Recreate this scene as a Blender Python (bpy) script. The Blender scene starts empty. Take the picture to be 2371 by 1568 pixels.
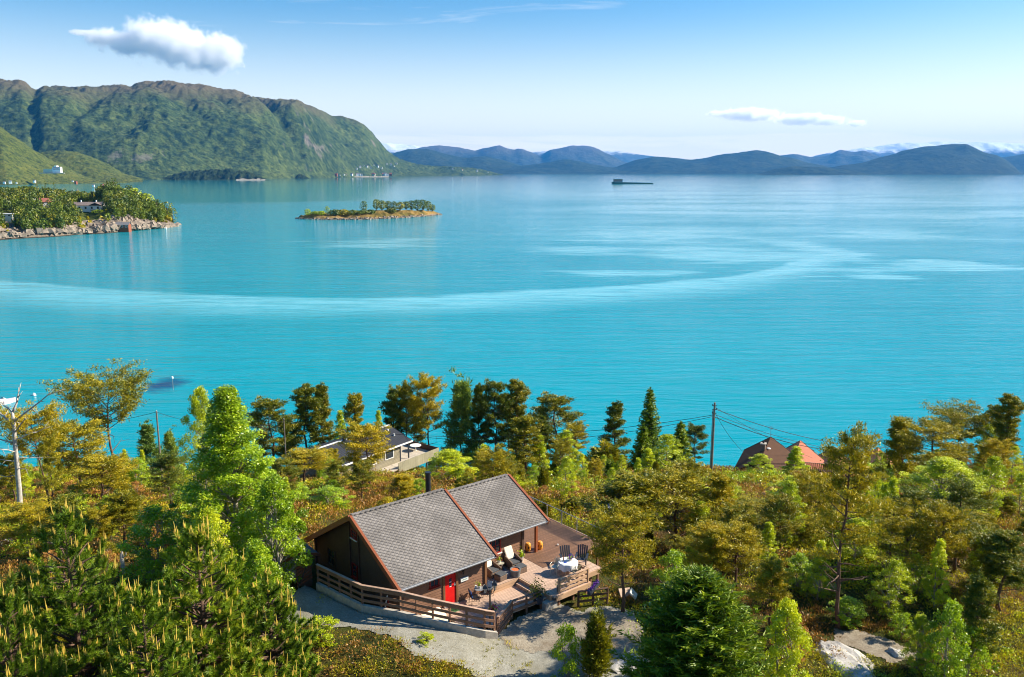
import bpy, math, random
import numpy as np
from mathutils import Vector, Matrix

sc = bpy.context.scene
COL = sc.collection
R = math.radians

# ------------------------------------------------------------------ camera
F, CX, CY = 1950.0, 1185.5, 784.0          # focal length and image centre in measuring pixels (2371 wide)
TH = math.atan((CY - 398) / F)
CZ = 50.0
cth, sth = math.cos(TH), math.sin(TH)
cam = bpy.data.cameras.new('camera')
cam.sensor_width = 36.0
cam.lens = 36.0 * F / 2371.0
cam.clip_start, cam.clip_end = 0.5, 200000
co = bpy.data.objects.new('camera', cam)
COL.objects.link(co)
co.location = (0, 0, CZ)
co.rotation_euler = (math.pi / 2 - TH, 0, 0)
sc.camera = co

# ------------------------------------------------------------------ world and sun
SUN_EL = R(34.5)
SUN_AZ = R(78.5)                            # clockwise from +Y
W = bpy.data.worlds.new('World')
sc.world = W
W.use_nodes = True
wn, wl = W.node_tree.nodes, W.node_tree.links
bg = wn['Background']
sky = wn.new('ShaderNodeTexSky')
sky.sky_type = 'NISHITA'
sky.sun_disc = False
sky.sun_elevation = SUN_EL
sky.sun_rotation = SUN_AZ
sky.altitude = 0
sky.air_density = 1.0
sky.dust_density = 0.35
sky.ozone_density = 1.4
hs = wn.new('ShaderNodeHueSaturation')
hs.inputs['Saturation'].default_value = 1.5
wl.new(sky.outputs[0], hs.inputs['Color'])
# thin high cloud: a pale sheet low over the horizon and a few faint wisps
tc = wn.new('ShaderNodeTexCoord')
def wnoise(scale, detail, dist=0.0):
    m = wn.new('ShaderNodeMapping'); m.inputs['Scale'].default_value = scale
    n = wn.new('ShaderNodeTexNoise'); n.inputs['Scale'].default_value = 1.0; n.inputs['Detail'].default_value = detail; n.inputs['Roughness'].default_value = 0.6; n.inputs['Distortion'].default_value = dist
    wl.new(tc.outputs['Generated'], m.inputs[0]); wl.new(m.outputs[0], n.inputs['Vector']); return n.outputs[0]
def wmath(op, a, b):
    m = wn.new('ShaderNodeMath'); m.operation = op
    for i, v in enumerate((a, b)):
        if isinstance(v, bpy.types.NodeSocket): wl.new(v, m.inputs[i])
        else: m.inputs[i].default_value = v
    return m.outputs[0]
def wmap(v, a, b, c=0.0, d=1.0):
    m = wn.new('ShaderNodeMapRange'); m.interpolation_type = 'SMOOTHSTEP'; wl.new(v, m.inputs[0])
    for i, x in zip((1, 2, 3, 4), (a, b, c, d)): m.inputs[i].default_value = x
    return m.outputs[0]
sx = wn.new('ShaderNodeSeparateXYZ'); wl.new(tc.outputs['Generated'], sx.inputs[0])
el = sx.outputs[2]
band = wmath('MULTIPLY', wmap(wmath('ADD', el, wmath('MULTIPLY', wnoise((3.0, 3.0, 60.0), 4, .5), -0.016)), 0.042, 0.030), wmap(wnoise((2.2, 2.2, 25.0), 5, .4), 0.30, 0.52))
wisp = wmath('MULTIPLY', wmap(wnoise((3.2, 3.2, 34.0), 7, 1.2), 0.56, 0.74), wmap(el, 0.05, 0.10))
pale = wmath('MULTIPLY', wmap(el, 0.19, -0.02), 0.80)
cl_ = wn.new('ShaderNodeMath'); cl_.operation = 'MAXIMUM'
wl.new(wmath('MAXIMUM', wmath('MULTIPLY', band, 0.9), pale), cl_.inputs[0]); wl.new(wmath('MULTIPLY', wisp, 0.17), cl_.inputs[1])
mx_ = wn.new('ShaderNodeMix'); mx_.data_type = 'RGBA'
wl.new(cl_.outputs[0], mx_.inputs[0]); wl.new(hs.outputs[0], mx_.inputs[6]); mx_.inputs[7].default_value = (10.5, 9.4, 8.2, 1)
wl.new(mx_.outputs[2], bg.inputs['Color'])
bg.inputs['Strength'].default_value = 0.082

sl = bpy.data.lights.new('sun', 'SUN')
sl.energy = 5.0
sl.angle = R(0.5)
sl.color = (1.0, 0.91, 0.74)
so = bpy.data.objects.new('sun', sl)
COL.objects.link(so)
SDIR = Vector((math.sin(SUN_AZ) * math.cos(SUN_EL), math.cos(SUN_AZ) * math.cos(SUN_EL), math.sin(SUN_EL)))
so.rotation_euler = SDIR.to_track_quat('Z', 'Y').to_euler()
so.location = (40, 20, 90)

vs = sc.view_settings
vs.view_transform = 'Standard'
vs.look = 'None'
vs.gamma = 1.0
vs.exposure = 0.95
vs.use_curve_mapping = False
sc.cycles.volume_bounces = 20
sc.cycles.max_bounces = 20
sc.cycles.volume_step_rate = 1.0
sc.cycles.filter_width = 1.05

# ------------------------------------------------------------------ measuring helpers
def ray(px, py):
    a, b = (px - CX) / F, (py - CY) / F
    return np.array([a, cth - b * sth, -sth - b * cth])

def at(px, py, Y):                          # the point on the pixel's sight line at forward distance Y
    d = ray(px, py)
    return np.array([0, 0, CZ]) + d * (Y / d[1])

def at_z(px, py, z):
    d = ray(px, py)
    return np.array([0, 0, CZ]) + d * ((z - CZ) / d[2])

def shore(py):                              # forward distance of the water surface at image row py
    return at_z(CX, py, 0.0)[1]

# ------------------------------------------------------------------ noise
def _h(ix, iy, seed):
    n = (ix.astype(np.int64) * 374761393 + iy.astype(np.int64) * 668265263 + seed * 982451653) & 0xffffffff
    n = ((n ^ (n >> 13)) * 1274126177) & 0xffffffff
    n = n ^ (n >> 16)
    return (n & 0xffffff) / float(0xffffff)

def vnoise(x, y, seed=0):
    x, y = np.asarray(x, float), np.asarray(y, float)
    ix, iy = np.floor(x), np.floor(y)
    fx, fy = x - ix, y - iy
    fx, fy = fx * fx * (3 - 2 * fx), fy * fy * (3 - 2 * fy)
    a, b = _h(ix, iy, seed), _h(ix + 1, iy, seed)
    c, d = _h(ix, iy + 1, seed), _h(ix + 1, iy + 1, seed)
    return (a * (1 - fx) + b * fx) * (1 - fy) + (c * (1 - fx) + d * fx) * fy

def fbm(x, y, oct=4, seed=0, gain=0.5):
    s, a, t = 0, 1.0, 0
    for k in range(oct):
        s = s + a * (vnoise(x * 2 ** k, y * 2 ** k, seed + k * 17) - 0.5)
        t += a * 0.5
        a *= gain
    return s / t                            # about -1..1

def ridged(x, y, oct=4, seed=0):
    s, a = 0, 1.0
    for k in range(oct):
        s = s + a * (1 - np.abs(2 * vnoise(x * 2 ** k, y * 2 ** k, seed + k * 31) - 1))
        a *= 0.5
    return s / 1.9

# ------------------------------------------------------------------ mesh helpers
def tag(o, label=None, cat=None, group=None, kind=None):
    if label: o['label'] = label
    if cat: o['category'] = cat
    if group: o['group'] = group
    if kind: o['kind'] = kind
    return o

def link(name, me, parent=None, loc=None):
    o = bpy.data.objects.new(name, me)
    COL.objects.link(o)
    if parent: o.parent = parent
    if loc is not None: o.location = loc
    return o

def empty(name, loc=(0, 0, 0), rz=0.0):
    o = bpy.data.objects.new(name, None)
    COL.objects.link(o)
    o.location = tuple(float(v) for v in loc)
    o.rotation_euler = (0, 0, rz)
    o.empty_display_size = 0.3
    return o

def np_mesh(name, V, Fc, mats, smooth=False, tint=None):
    """V (n,3); Fc (m,k) with every face of k corners."""
    V = np.ascontiguousarray(V, np.float32)
    Fc = np.ascontiguousarray(Fc, np.int32)
    me = bpy.data.meshes.new(name)
    m, k = Fc.shape
    me.vertices.add(len(V)); me.vertices.foreach_set('co', V.ravel())
    me.loops.add(m * k); me.loops.foreach_set('vertex_index', Fc.ravel())
    me.polygons.add(m)
    me.polygons.foreach_set('loop_start', np.arange(0, m * k, k, dtype=np.int32))
    if smooth:
        me.polygons.foreach_set('use_smooth', np.ones(m, bool))
    if tint is not None:
        a = me.attributes.new('tint', 'FLOAT', 'POINT')
        a.data.foreach_set('value', np.ascontiguousarray(tint, np.float32))
    for mt in (mats if isinstance(mats, (list, tuple)) else [mats]):
        me.materials.append(mt)
    me.update(calc_edges=True)
    me.validate()
    return me

def grid_mesh(name, P, mat, smooth=True):
    """P (rows, cols, 3)"""
    r, c = P.shape[:2]
    i = np.arange(r * c).reshape(r, c)
    Fc = np.stack([i[:-1, :-1], i[:-1, 1:], i[1:, 1:], i[1:, :-1]], -1).reshape(-1, 4)
    return np_mesh(name, P.reshape(-1, 3), Fc, mat, smooth)

class MB:
    """Collects boxes, bars, tubes and polygons; build() links them as ONE mesh object."""
    def __init__(s): s.v, s.f = [], []
    def poly(s, pts, faces):
        b = len(s.v)
        s.v += [tuple(float(x) for x in p) for p in pts]
        s.f += [tuple(b + i for i in f) for f in faces]
        return s
    def box(s, c, d, rz=0.0, M=None):
        x, y, z = d[0] / 2, d[1] / 2, d[2] / 2
        P = [(-x, -y, -z), (x, -y, -z), (x, y, -z), (-x, y, -z), (-x, -y, z), (x, -y, z), (x, y, z), (-x, y, z)]
        if M is None: M = Matrix.Rotation(rz, 3, 'Z')
        P = [Vector(c) + M @ Vector(p) for p in P]
        return s.poly(P, [(3, 2, 1, 0), (4, 5, 6, 7), (0, 1, 5, 4), (1, 2, 6, 5), (2, 3, 7, 6), (3, 0, 4, 7)])
    def bb(s, lo, hi):
        return s.box([(a + b) / 2 for a, b in zip(lo, hi)], [abs(b - a) for a, b in zip(lo, hi)])
    def bar(s, a, b, w, h, up=(0, 0, 1)):
        a, b = Vector(a), Vector(b)
        d = (b - a); L = d.length; d.normalize()
        sd = d.cross(Vector(up))
        if sd.length < 1e-4: sd = Vector((1, 0, 0))
        sd.normalize(); u = sd.cross(d)
        M = Matrix((d, sd, u)).transposed()
        return s.box((a + b) / 2, (L, w, h), M=M)
    def tube(s, pts, rad, n=8, cap=True):
        pts = [Vector(p) for p in pts]
        if not hasattr(rad, '__len__'): rad = [rad] * len(pts)
        b = len(s.v); prev = None
        for i, p in enumerate(pts):
            d = (pts[min(i + 1, len(pts) - 1)] - pts[max(i - 1, 0)]).normalized()
            if prev is None:
                x = d.orthogonal().normalized()
            else:
                x = (prev - d * prev.dot(d))
                x = x.normalized() if x.length > 1e-5 else d.orthogonal().normalized()
            prev = x; y = d.cross(x)
            for k in range(n):
                t = 2 * math.pi * k / n
                q = p + (x * math.cos(t) + y * math.sin(t)) * rad[i]
                s.v.append(tuple(q))
        for i in range(len(pts) - 1):
            for k in range(n):
                a = b + i * n + k; c = b + i * n + (k + 1) % n
                s.f.append((a, c, c + n, a + n))
        if cap:
            s.f.append(tuple(b + k for k in reversed(range(n))))
            s.f.append(tuple(b + (len(pts) - 1) * n + k for k in range(n)))
        return s
    def lathe(s, prof, c=(0, 0, 0), n=16, cap=True):
        return s.tube([(c[0], c[1], c[2] + z) for r, z in prof], [max(r, 1e-3) for r, z in prof], n, cap) if all(prof[i][1] < prof[i + 1][1] for i in range(len(prof) - 1)) else s._lathe(prof, c, n)
    def _lathe(s, prof, c, n):
        b = len(s.v)
        for r, z in prof:
            for k in range(n):
                t = 2 * math.pi * k / n
                s.v.append((c[0] + r * math.cos(t), c[1] + r * math.sin(t), c[2] + z))
        for i in range(len(prof) - 1):
            for k in range(n):
                a = b + i * n + k; d = b + i * n + (k + 1) % n
                s.f.append((a, d, d + n, a + n))
        return s
    def prism(s, pts, z0, z1):
        n = len(pts)
        P = [(p[0], p[1], z0) for p in pts] + [(p[0], p[1], z1) for p in pts]
        return s.poly(P, [tuple(reversed(range(n))), tuple(range(n, 2 * n))] + [(i, (i + 1) % n, n + (i + 1) % n, n + i) for i in range(n)])
    def build(s, name, mat, parent=None, smooth=False, bevel=0.0, loc=None):
        me = bpy.data.meshes.new(name)
        me.from_pydata(s.v, [], s.f)
        me.materials.append(mat)
        if smooth:
            me.polygons.foreach_set('use_smooth', np.ones(len(me.polygons), bool))
            me.set_sharp_from_angle(angle=R(40))
        me.update()
        o = link(name, me, parent, loc)
        if bevel:
            m = o.modifiers.new('bevel', 'BEVEL'); m.width = bevel; m.segments = 2; m.limit_method = 'ANGLE'
        return o

# ------------------------------------------------------------------ materials
class NT:
    def __init__(s, name):
        s.m = bpy.data.materials.new(name); s.m.use_nodes = True
        s.t = s.m.node_tree; s.n, s.l = s.t.nodes, s.t.links
        s.out = s.n['Material Output']; s.p = s.n['Principled BSDF']
    def new(s, t, **kw):
        x = s.n.new(t)
        for k, v in kw.items(): setattr(x, k, v)
        return x
    def val(s, sock, v):
        if isinstance(v, bpy.types.NodeSocket): s.l.new(v, sock)
        else: sock.default_value = v
    def coord(s, kind='Object', scale=None):
        o = s.new('ShaderNodeTexCoord').outputs[kind]
        if scale is not None:
            mp = s.new('ShaderNodeMapping'); s.l.new(o, mp.inputs[0]); mp.inputs['Scale'].default_value = scale; o = mp.outputs[0]
        return o
    def pos(s, scale=None):
        o = s.new('ShaderNodeNewGeometry').outputs['Position']
        if scale is not None:
            mp = s.new('ShaderNodeMapping'); s.l.new(o, mp.inputs[0]); mp.inputs['Scale'].default_value = scale; o = mp.outputs[0]
        return o
    def noise(s, vec, scale, detail=4, rough=0.55, dist=0.0):
        x = s.new('ShaderNodeTexNoise'); s.l.new(vec, x.inputs['Vector'])
        x.inputs['Scale'].default_value = scale; x.inputs['Detail'].default_value = detail
        x.inputs['Roughness'].default_value = rough; x.inputs['Distortion'].default_value = dist
        return x.outputs[0]
    def ramp(s, fac, stops, interp='LINEAR'):
        x = s.new('ShaderNodeValToRGB'); s.val(x.inputs[0], fac); cr = x.color_ramp; cr.interpolation = interp
        while len(cr.elements) < len(stops): cr.elements.new(0.5)
        for e, (p, c) in zip(cr.elements, stops):
            e.position = p; e.color = (c, c, c, 1) if not hasattr(c, '__len__') else tuple(c) + (1,) * (4 - len(c))
        return x.outputs[0]
    def mix(s, f, a, b, mode='MIX'):
        x = s.new('ShaderNodeMix', data_type='RGBA', blend_type=mode)
        s.val(x.inputs[0], f); s.val(x.inputs[6], a if not isinstance(a, tuple) else a + (1,) * (4 - len(a))); s.val(x.inputs[7], b if not isinstance(b, tuple) else b + (1,) * (4 - len(b)))
        return x.outputs[2]
    def math(s, op, a, b=0.0, c=0.0, clamp=False):
        x = s.new('ShaderNodeMath', operation=op); x.use_clamp = clamp
        s.val(x.inputs[0], a); s.val(x.inputs[1], b); s.val(x.inputs[2], c); return x.outputs[0]
    def vmath(s, op, a, b=(0, 0, 0), scale=None):
        x = s.new('ShaderNodeVectorMath', operation=op); s.val(x.inputs[0], a)
        if b is not None: s.val(x.inputs[1], b)
        if scale is not None: s.val(x.inputs['Scale'], scale)
        return x.outputs[1] if op in ('LENGTH', 'DOT_PRODUCT', 'DISTANCE') else x.outputs[0]
    def sep(s, v):
        x = s.new('ShaderNodeSeparateXYZ'); s.l.new(v, x.inputs[0]); return x.outputs
    def bump(s, h, strength=0.3, dist=0.1, normal=None):
        x = s.new('ShaderNodeBump'); s.l.new(h, x.inputs['Height']); s.val(x.inputs['Strength'], strength); s.val(x.inputs['Distance'], dist)
        if normal is not None: s.l.new(normal, x.inputs['Normal'])
        return x.outputs[0]
    def set(s, **kw):
        nm = {'color': 'Base Color', 'rough': 'Roughness', 'metal': 'Metallic', 'spec': 'Specular IOR Level', 'normal': 'Normal', 'ior': 'IOR', 'trans': 'Transmission Weight', 'alpha': 'Alpha'}
        for k, v in kw.items():
            if isinstance(v, tuple) and len(v) == 3: v = v + (1,)
            s.val(s.p.inputs[nm[k]], v)
        return s

def plain(name, c, rough=0.6, var=0.25, scale=3.0, metal=0.0, spec=0.4, bump=0.0, coord='Object'):
    t = NT(name); v = t.coord(coord)
    n = t.noise(v, scale, 5, 0.6)
    lo = tuple(x * (1 - var) for x in c); hi = tuple(min(1, x * (1 + var)) for x in c)
    t.set(color=t.ramp(n, [(0.3, lo), (0.7, hi)]), rough=rough, metal=metal, spec=spec)
    if bump: t.set(normal=t.bump(n, 0.5, bump))
    return t.m

# ================================================================== SETTING: water
def build_water():
    t = NT('fjord_water')
    P = t.pos()
    # slow current streaks: calmer bands against rippled turquoise, their pale reflection painted in
    s1 = t.noise(t.pos((0.0035, 0.011, 1)), 1.0, 5, 0.6, 0.6)
    s2 = t.noise(t.pos((0.0012, 0.004, 1)), 1.0, 4, 0.55, 0.8)
    xyz = t.sep(P)
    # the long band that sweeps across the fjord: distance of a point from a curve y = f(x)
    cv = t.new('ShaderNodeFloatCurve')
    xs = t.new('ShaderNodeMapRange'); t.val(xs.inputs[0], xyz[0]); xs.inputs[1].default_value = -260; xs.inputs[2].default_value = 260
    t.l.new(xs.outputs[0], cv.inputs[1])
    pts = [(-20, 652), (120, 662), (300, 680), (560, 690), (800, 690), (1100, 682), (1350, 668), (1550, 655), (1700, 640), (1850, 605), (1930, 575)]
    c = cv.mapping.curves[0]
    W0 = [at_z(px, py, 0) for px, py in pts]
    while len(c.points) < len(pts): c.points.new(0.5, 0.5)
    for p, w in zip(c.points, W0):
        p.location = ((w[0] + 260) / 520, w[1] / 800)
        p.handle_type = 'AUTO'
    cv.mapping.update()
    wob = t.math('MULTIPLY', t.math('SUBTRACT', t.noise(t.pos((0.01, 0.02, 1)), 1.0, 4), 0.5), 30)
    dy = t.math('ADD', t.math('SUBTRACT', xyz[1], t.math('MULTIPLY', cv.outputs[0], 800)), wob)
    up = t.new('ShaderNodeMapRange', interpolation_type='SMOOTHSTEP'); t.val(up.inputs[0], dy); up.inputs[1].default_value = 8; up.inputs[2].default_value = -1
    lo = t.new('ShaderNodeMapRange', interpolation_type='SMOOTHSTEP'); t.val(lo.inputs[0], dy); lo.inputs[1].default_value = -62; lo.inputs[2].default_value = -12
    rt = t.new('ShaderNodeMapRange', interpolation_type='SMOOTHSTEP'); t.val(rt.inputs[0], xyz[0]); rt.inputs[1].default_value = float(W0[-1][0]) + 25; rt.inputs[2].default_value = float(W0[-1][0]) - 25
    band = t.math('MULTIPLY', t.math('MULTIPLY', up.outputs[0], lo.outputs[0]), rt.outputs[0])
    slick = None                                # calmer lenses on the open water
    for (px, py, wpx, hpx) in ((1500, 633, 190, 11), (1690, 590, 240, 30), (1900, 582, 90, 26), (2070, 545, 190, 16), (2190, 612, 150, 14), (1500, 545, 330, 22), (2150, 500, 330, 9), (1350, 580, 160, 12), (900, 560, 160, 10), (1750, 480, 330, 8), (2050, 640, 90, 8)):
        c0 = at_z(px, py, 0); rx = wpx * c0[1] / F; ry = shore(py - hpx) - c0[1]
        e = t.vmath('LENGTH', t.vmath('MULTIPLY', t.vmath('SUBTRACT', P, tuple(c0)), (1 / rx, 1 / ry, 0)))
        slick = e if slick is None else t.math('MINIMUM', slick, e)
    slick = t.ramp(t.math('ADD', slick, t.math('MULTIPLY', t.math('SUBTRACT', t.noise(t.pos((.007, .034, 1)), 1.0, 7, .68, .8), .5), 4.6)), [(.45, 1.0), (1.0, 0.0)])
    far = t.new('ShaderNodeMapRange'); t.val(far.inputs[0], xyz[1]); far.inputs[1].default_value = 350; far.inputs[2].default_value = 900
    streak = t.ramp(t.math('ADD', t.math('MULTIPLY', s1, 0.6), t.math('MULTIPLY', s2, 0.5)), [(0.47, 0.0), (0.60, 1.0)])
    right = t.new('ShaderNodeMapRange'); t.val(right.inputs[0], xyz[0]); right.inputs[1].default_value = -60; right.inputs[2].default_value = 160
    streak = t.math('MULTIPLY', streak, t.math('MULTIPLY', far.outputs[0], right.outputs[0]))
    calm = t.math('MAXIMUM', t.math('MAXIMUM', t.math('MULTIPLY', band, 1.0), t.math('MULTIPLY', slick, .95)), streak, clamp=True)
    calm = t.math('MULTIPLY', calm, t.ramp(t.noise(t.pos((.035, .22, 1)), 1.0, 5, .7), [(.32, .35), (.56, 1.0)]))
    # a shoal under the marker pole
    w = at_z(385, 890, 0)
    q = t.vmath('MULTIPLY', t.vmath('SUBTRACT', P, (w[0], w[1], 0)), (1 / 6.5, 1 / 10.0, 0))
    shoal = t.ramp(t.math('ADD', t.vmath('LENGTH', q), t.math('MULTIPLY', t.math('SUBTRACT', t.noise(t.pos(), 0.3, 4), 0.5), 1.1)), [(0.25, 1.0), (0.9, 0.0)])
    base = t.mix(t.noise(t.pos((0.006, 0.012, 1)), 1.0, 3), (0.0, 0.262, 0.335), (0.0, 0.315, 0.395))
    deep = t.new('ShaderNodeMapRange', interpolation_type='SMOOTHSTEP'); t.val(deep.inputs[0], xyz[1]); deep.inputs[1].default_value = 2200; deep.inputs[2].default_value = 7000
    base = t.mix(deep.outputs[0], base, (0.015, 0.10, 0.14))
    base = t.mix(calm, base, (0.12, 0.47, 0.54))  # sky and cloud reflection on the calm water painted into the base colour
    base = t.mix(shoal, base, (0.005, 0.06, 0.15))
    # wind ripples: long crests lying across the view, shorter close by
    rp = t.pos((0.09, 0.42, 1))
    n1 = t.noise(rp, 1.0, 6, 0.62, 0.5)
    n2 = t.noise(t.pos((0.022, 0.15, 1)), 1.0, 4, 0.6, 0.9)
    hgt = t.math('ADD', t.math('MULTIPLY', n1, 0.6), t.math('MULTIPLY', n2, 1.35))
    fade = t.new('ShaderNodeMapRange'); t.val(fade.inputs[0], xyz[1]); fade.inputs[1].default_value = 150; fade.inputs[2].default_value = 2500; fade.inputs[3].default_value = 0.75; fade.inputs[4].default_value = 0.22
    # the lee of the mountain lies still
    lee = t.new('ShaderNodeMapRange', interpolation_type='SMOOTHSTEP'); t.val(lee.inputs[0], t.math('ADD', xyz[1], t.math('MULTIPLY', t.math('SUBTRACT', s2, .5), 500))); lee.inputs[1].default_value = 1330; lee.inputs[2].default_value = 1480
    leex = t.new('ShaderNodeMapRange', interpolation_type='SMOOTHSTEP'); t.val(leex.inputs[0], t.math('DIVIDE', xyz[0], xyz[1])); leex.inputs[1].default_value = -.02; leex.inputs[2].default_value = -.22
    still = t.math('MAXIMUM', t.math('MULTIPLY', calm, .9), t.math('MULTIPLY', lee.outputs[0], leex.outputs[0]))
    st = t.math('MULTIPLY', fade.outputs[0], t.math('SUBTRACT', 1.0, t.math('MULTIPLY', still, 0.82)))
    nrm = t.bump(hgt, st, 0.85)
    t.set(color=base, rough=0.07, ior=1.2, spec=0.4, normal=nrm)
    L = 60000
    rows = np.concatenate([[-3000, -500, 0], np.geomspace(60, 46000, 40)])
    cols = np.array([-1, -.5, -.2, -.05, 0, .05, .2, .5, 1.0]) * 46000
    P3 = np.zeros((len(rows), len(cols), 3)); P3[..., 1] = rows[:, None]; P3[..., 0] = cols[None]
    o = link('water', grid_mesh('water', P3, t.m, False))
    tag(o, 'turquoise fjord water with current streaks and their pale reflection painted in', kind='structure')
    sb = link('seabed', grid_mesh('seabed', P3 + np.array([0, 0, -60.0]), plain('seabed', (0.1, 0.12, 0.1)), False))
    tag(sb, 'dark bed of the fjord', kind='structure')
build_water()

# ================================================================== SETTING: mountains and hills
def sil(pts):
    a = np.array(pts, float)
    return lambda x: np.interp(x, a[:, 0], a[:, 1])

def forest_material(name, greens, rock=(0.15, 0.125, 0.115), moor=(0.15, 0.12, 0.065), rock_lo=0.58, scale=1 / 60., moor_z=(420, 640), rock_slope=0.62, bumpd=14.0, snow=None, cliff=()):
    t = NT(name); P = t.pos()
    n = t.noise(P, scale, 7, 0.68)
    n2 = t.noise(P, scale * 0.12, 5, 0.6)
    col = t.ramp(t.math('ADD', t.math('MULTIPLY', n, 0.68), t.math('MULTIPLY', n2, 0.32)), [(0.39, greens[0]), (0.48, greens[1]), (0.60, greens[2])])
    col = t.mix(t.ramp(t.noise(P, scale * 2.6, 4, 0.7), [(.50, 0.0), (.62, .75)]), col, tuple(x * .7 for x in greens[0]))
    nz = t.sep(t.new('ShaderNodeNewGeometry').outputs['Normal'])[2]
    z = t.sep(P)[2]
    mz = t.new('ShaderNodeMapRange'); t.val(mz.inputs[0], t.math('ADD', z, t.math('MULTIPLY', t.math('SUBTRACT', n2, 0.5), 500))); mz.inputs[1].default_value = moor_z[0]; mz.inputs[2].default_value = moor_z[1]
    col = t.mix(mz.outputs[0], col, t.mix(n, moor, tuple(x * 0.55 for x in moor)))
    steep = t.math('MULTIPLY', t.ramp(nz, [(rock_slope - 0.1, 1.0), (rock_slope + 0.06, 0.0)]), t.ramp(t.noise(P, scale * 0.35, 6, 0.65), [(0.52, 0.0), (0.62, .8)]))
    col = t.mix(steep, col, t.mix(t.noise(t.pos((1, 1, 0.25)), scale * 2, 5), rock, tuple(x * 1.7 for x in rock)))
    for c in cliff:                            # bare crags
        q = t.vmath('LENGTH', t.vmath('MULTIPLY', t.vmath('SUBTRACT', P, (float(c[0]), 0, float(c[2]))), (1 / 120., 0, 1 / 75.)))
        k = t.ramp(t.math('ADD', q, t.math('MULTIPLY', t.math('SUBTRACT', t.noise(t.pos((1, 1, .35)), 1 / 70., 5, .7), .5), 3.2)), [(.05, .55), (.45, 0.0)])
        col = t.mix(k, col, t.mix(n, (.26, .225, .20), (.10, .095, .085)))
    if snow:
        sm = t.new('ShaderNodeMapRange'); t.val(sm.inputs[0], t.math('ADD', z, t.math('MULTIPLY', t.math('SUBTRACT', n, 0.5), snow[2]))); sm.inputs[1].default_value = snow[0]; sm.inputs[2].default_value = snow[1]
        col = t.mix(sm.outputs[0], col, (0.85, 0.87, 0.9))
    t.set(color=col, rough=0.95, spec=0.1, normal=t.bump(t.noise(P, scale * 1.8, 6, 0.75), 1.0, bumpd))
    return t.m

def hf(name, mat, px0, px1, ncol, nrow, silf, Ysf, Ycf, shape, relief, rseed, gullies=(), tail=0.35, relief_scale=900., fine=0.0, base=-6.0, label=None, canopy=45.):
    """A massif as real terrain: for each direction a profile that climbs from its shore (forward distance Ys) to its crest (Yc)."""
    px = np.linspace(px0, px1, ncol)[None]
    tt = np.concatenate([np.linspace(-0.03, 1.0, int(nrow * 0.8)), 1 + np.linspace(0.04, 1, nrow - int(nrow * 0.8)) * tail])[:, None]
    Ys, Yc = Ysf(px), Ycf(px)
    Y = Ys + tt * (Yc - Ys)
    dirx = (px - CX) / F
    cr = np.array([[at(p, s, y)[2] for p, s, y in zip(px[0], silf(px)[0], Yc[0])]])
    X = np.zeros_like(Y)
    for j, p in enumerate(px[0]):
        d = ray(p, silf(p)); X[:, j] = d[0] / d[1] * Y[:, j]
    tc = np.clip(tt, 0, 1)
    S = shape(tc)
    over = np.clip(tt - 1, 0, 9)
    k_ = np.ones(7) / 7
    cs = np.convolve(np.pad(cr[0], 3, mode='edge'), k_, 'valid')
    wp = px + (1 - tc) * (px1 - px0) * .05 * fbm(X / (relief_scale * .8) + 7, Y / (relief_scale * .8), 3, rseed + 2)
    cw = np.interp(wp, px[0], cs)
    H = cw * (S - 0.5 * over)
    env = np.clip(tc * 2.2, 0, 1) * np.clip((1.02 - tc) * 3.0, 0.0, 1) * np.ones_like(H)
    rn = ridged(X / relief_scale, Y / (relief_scale * 1.6), 5, rseed) - 0.62 + 0.5 * fbm(X / (relief_scale * .35), Y / (relief_scale * .5), 4, rseed + 5)
    H = H + relief * cr * env * rn
    for (pa, ta, pb, tb, wid, dep) in gullies:
        u = np.clip((tt - ta) / (tb - ta), 0, 1)
        cx_ = pa + (pb - pa) * u
        g = np.exp(-((px - cx_) / wid) ** 2) * np.clip((tt - min(ta, tb)) * 8 + 1, 0, 1) * np.clip((max(ta, tb) - tt) * 8 + 1, 0, 1)
        H = H - dep * cr * g
    if fine:
        H = H + fine * fbm(X / canopy, Y / canopy, 3, rseed + 9) * np.clip(tc * 12, 0, 1)
    H = np.where(tt < 0, base, np.maximum(H, base))
    o = link(name, grid_mesh(name, np.stack([X, Y, H], -1), mat))
    tag(o, label, kind='structure')
    return o

conv = lambda x, y: (x * .6351 + 865, y * .6351 + 288.4)
GR = ((0.010, 0.026, 0.014), (0.044, 0.072, 0.024), (0.105, 0.135, 0.040))
m_mount = forest_material('mountain_forest', GR, moor_z=(560, 820), rock_slope=.5, cliff=[at(400, 368, 6300), at(345, 366, 6300)])
shoreY = sil([(-400, 5300), (300, 5400), (600, 6200), (700, 6900), (900, 9300), (1150, 12500), (1300, 14000)])
mt_sil = sil([(-400, 225), (0, 207), (40, 210), (80, 212), (150, 209), (210, 207), (270, 205), (305, 204), (322, 194), (340, 191), (380, 196), (420, 207), (470, 215), (530, 221), (600, 229), (650, 232), (690, 232), (720, 248), (760, 268), (800, 278), (830, 288), (860, 308), (880, 328), (895, 350), (920, 366), (960, 380), (1010, 386), (1060, 387), (1110, 391), (1150, 402), (1165, 406)])
hf('mountain', m_mount, -400, 1165, 720, 170, mt_sil, shoreY, lambda p: shoreY(p) + np.interp(p, [0, 600, 880, 950, 1160], [2600, 2400, 2000, 1500, 900]),
   lambda t: np.where(t < .08, t * 1.0, .08 + .92 * np.sin((t - .08) / .92 * math.pi / 2) ** 0.95), 0.30, 3,
   gullies=[(555, .97, 690, .25, 16, .13), (85, .9, 68, .25, 14, .07), (250, .75, 150, .3, 25, .07), (700, .9, 800, .3, 18, .04)], fine=16, canopy=40.,
   label='high green and rocky mountain across the fjord')
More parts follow.
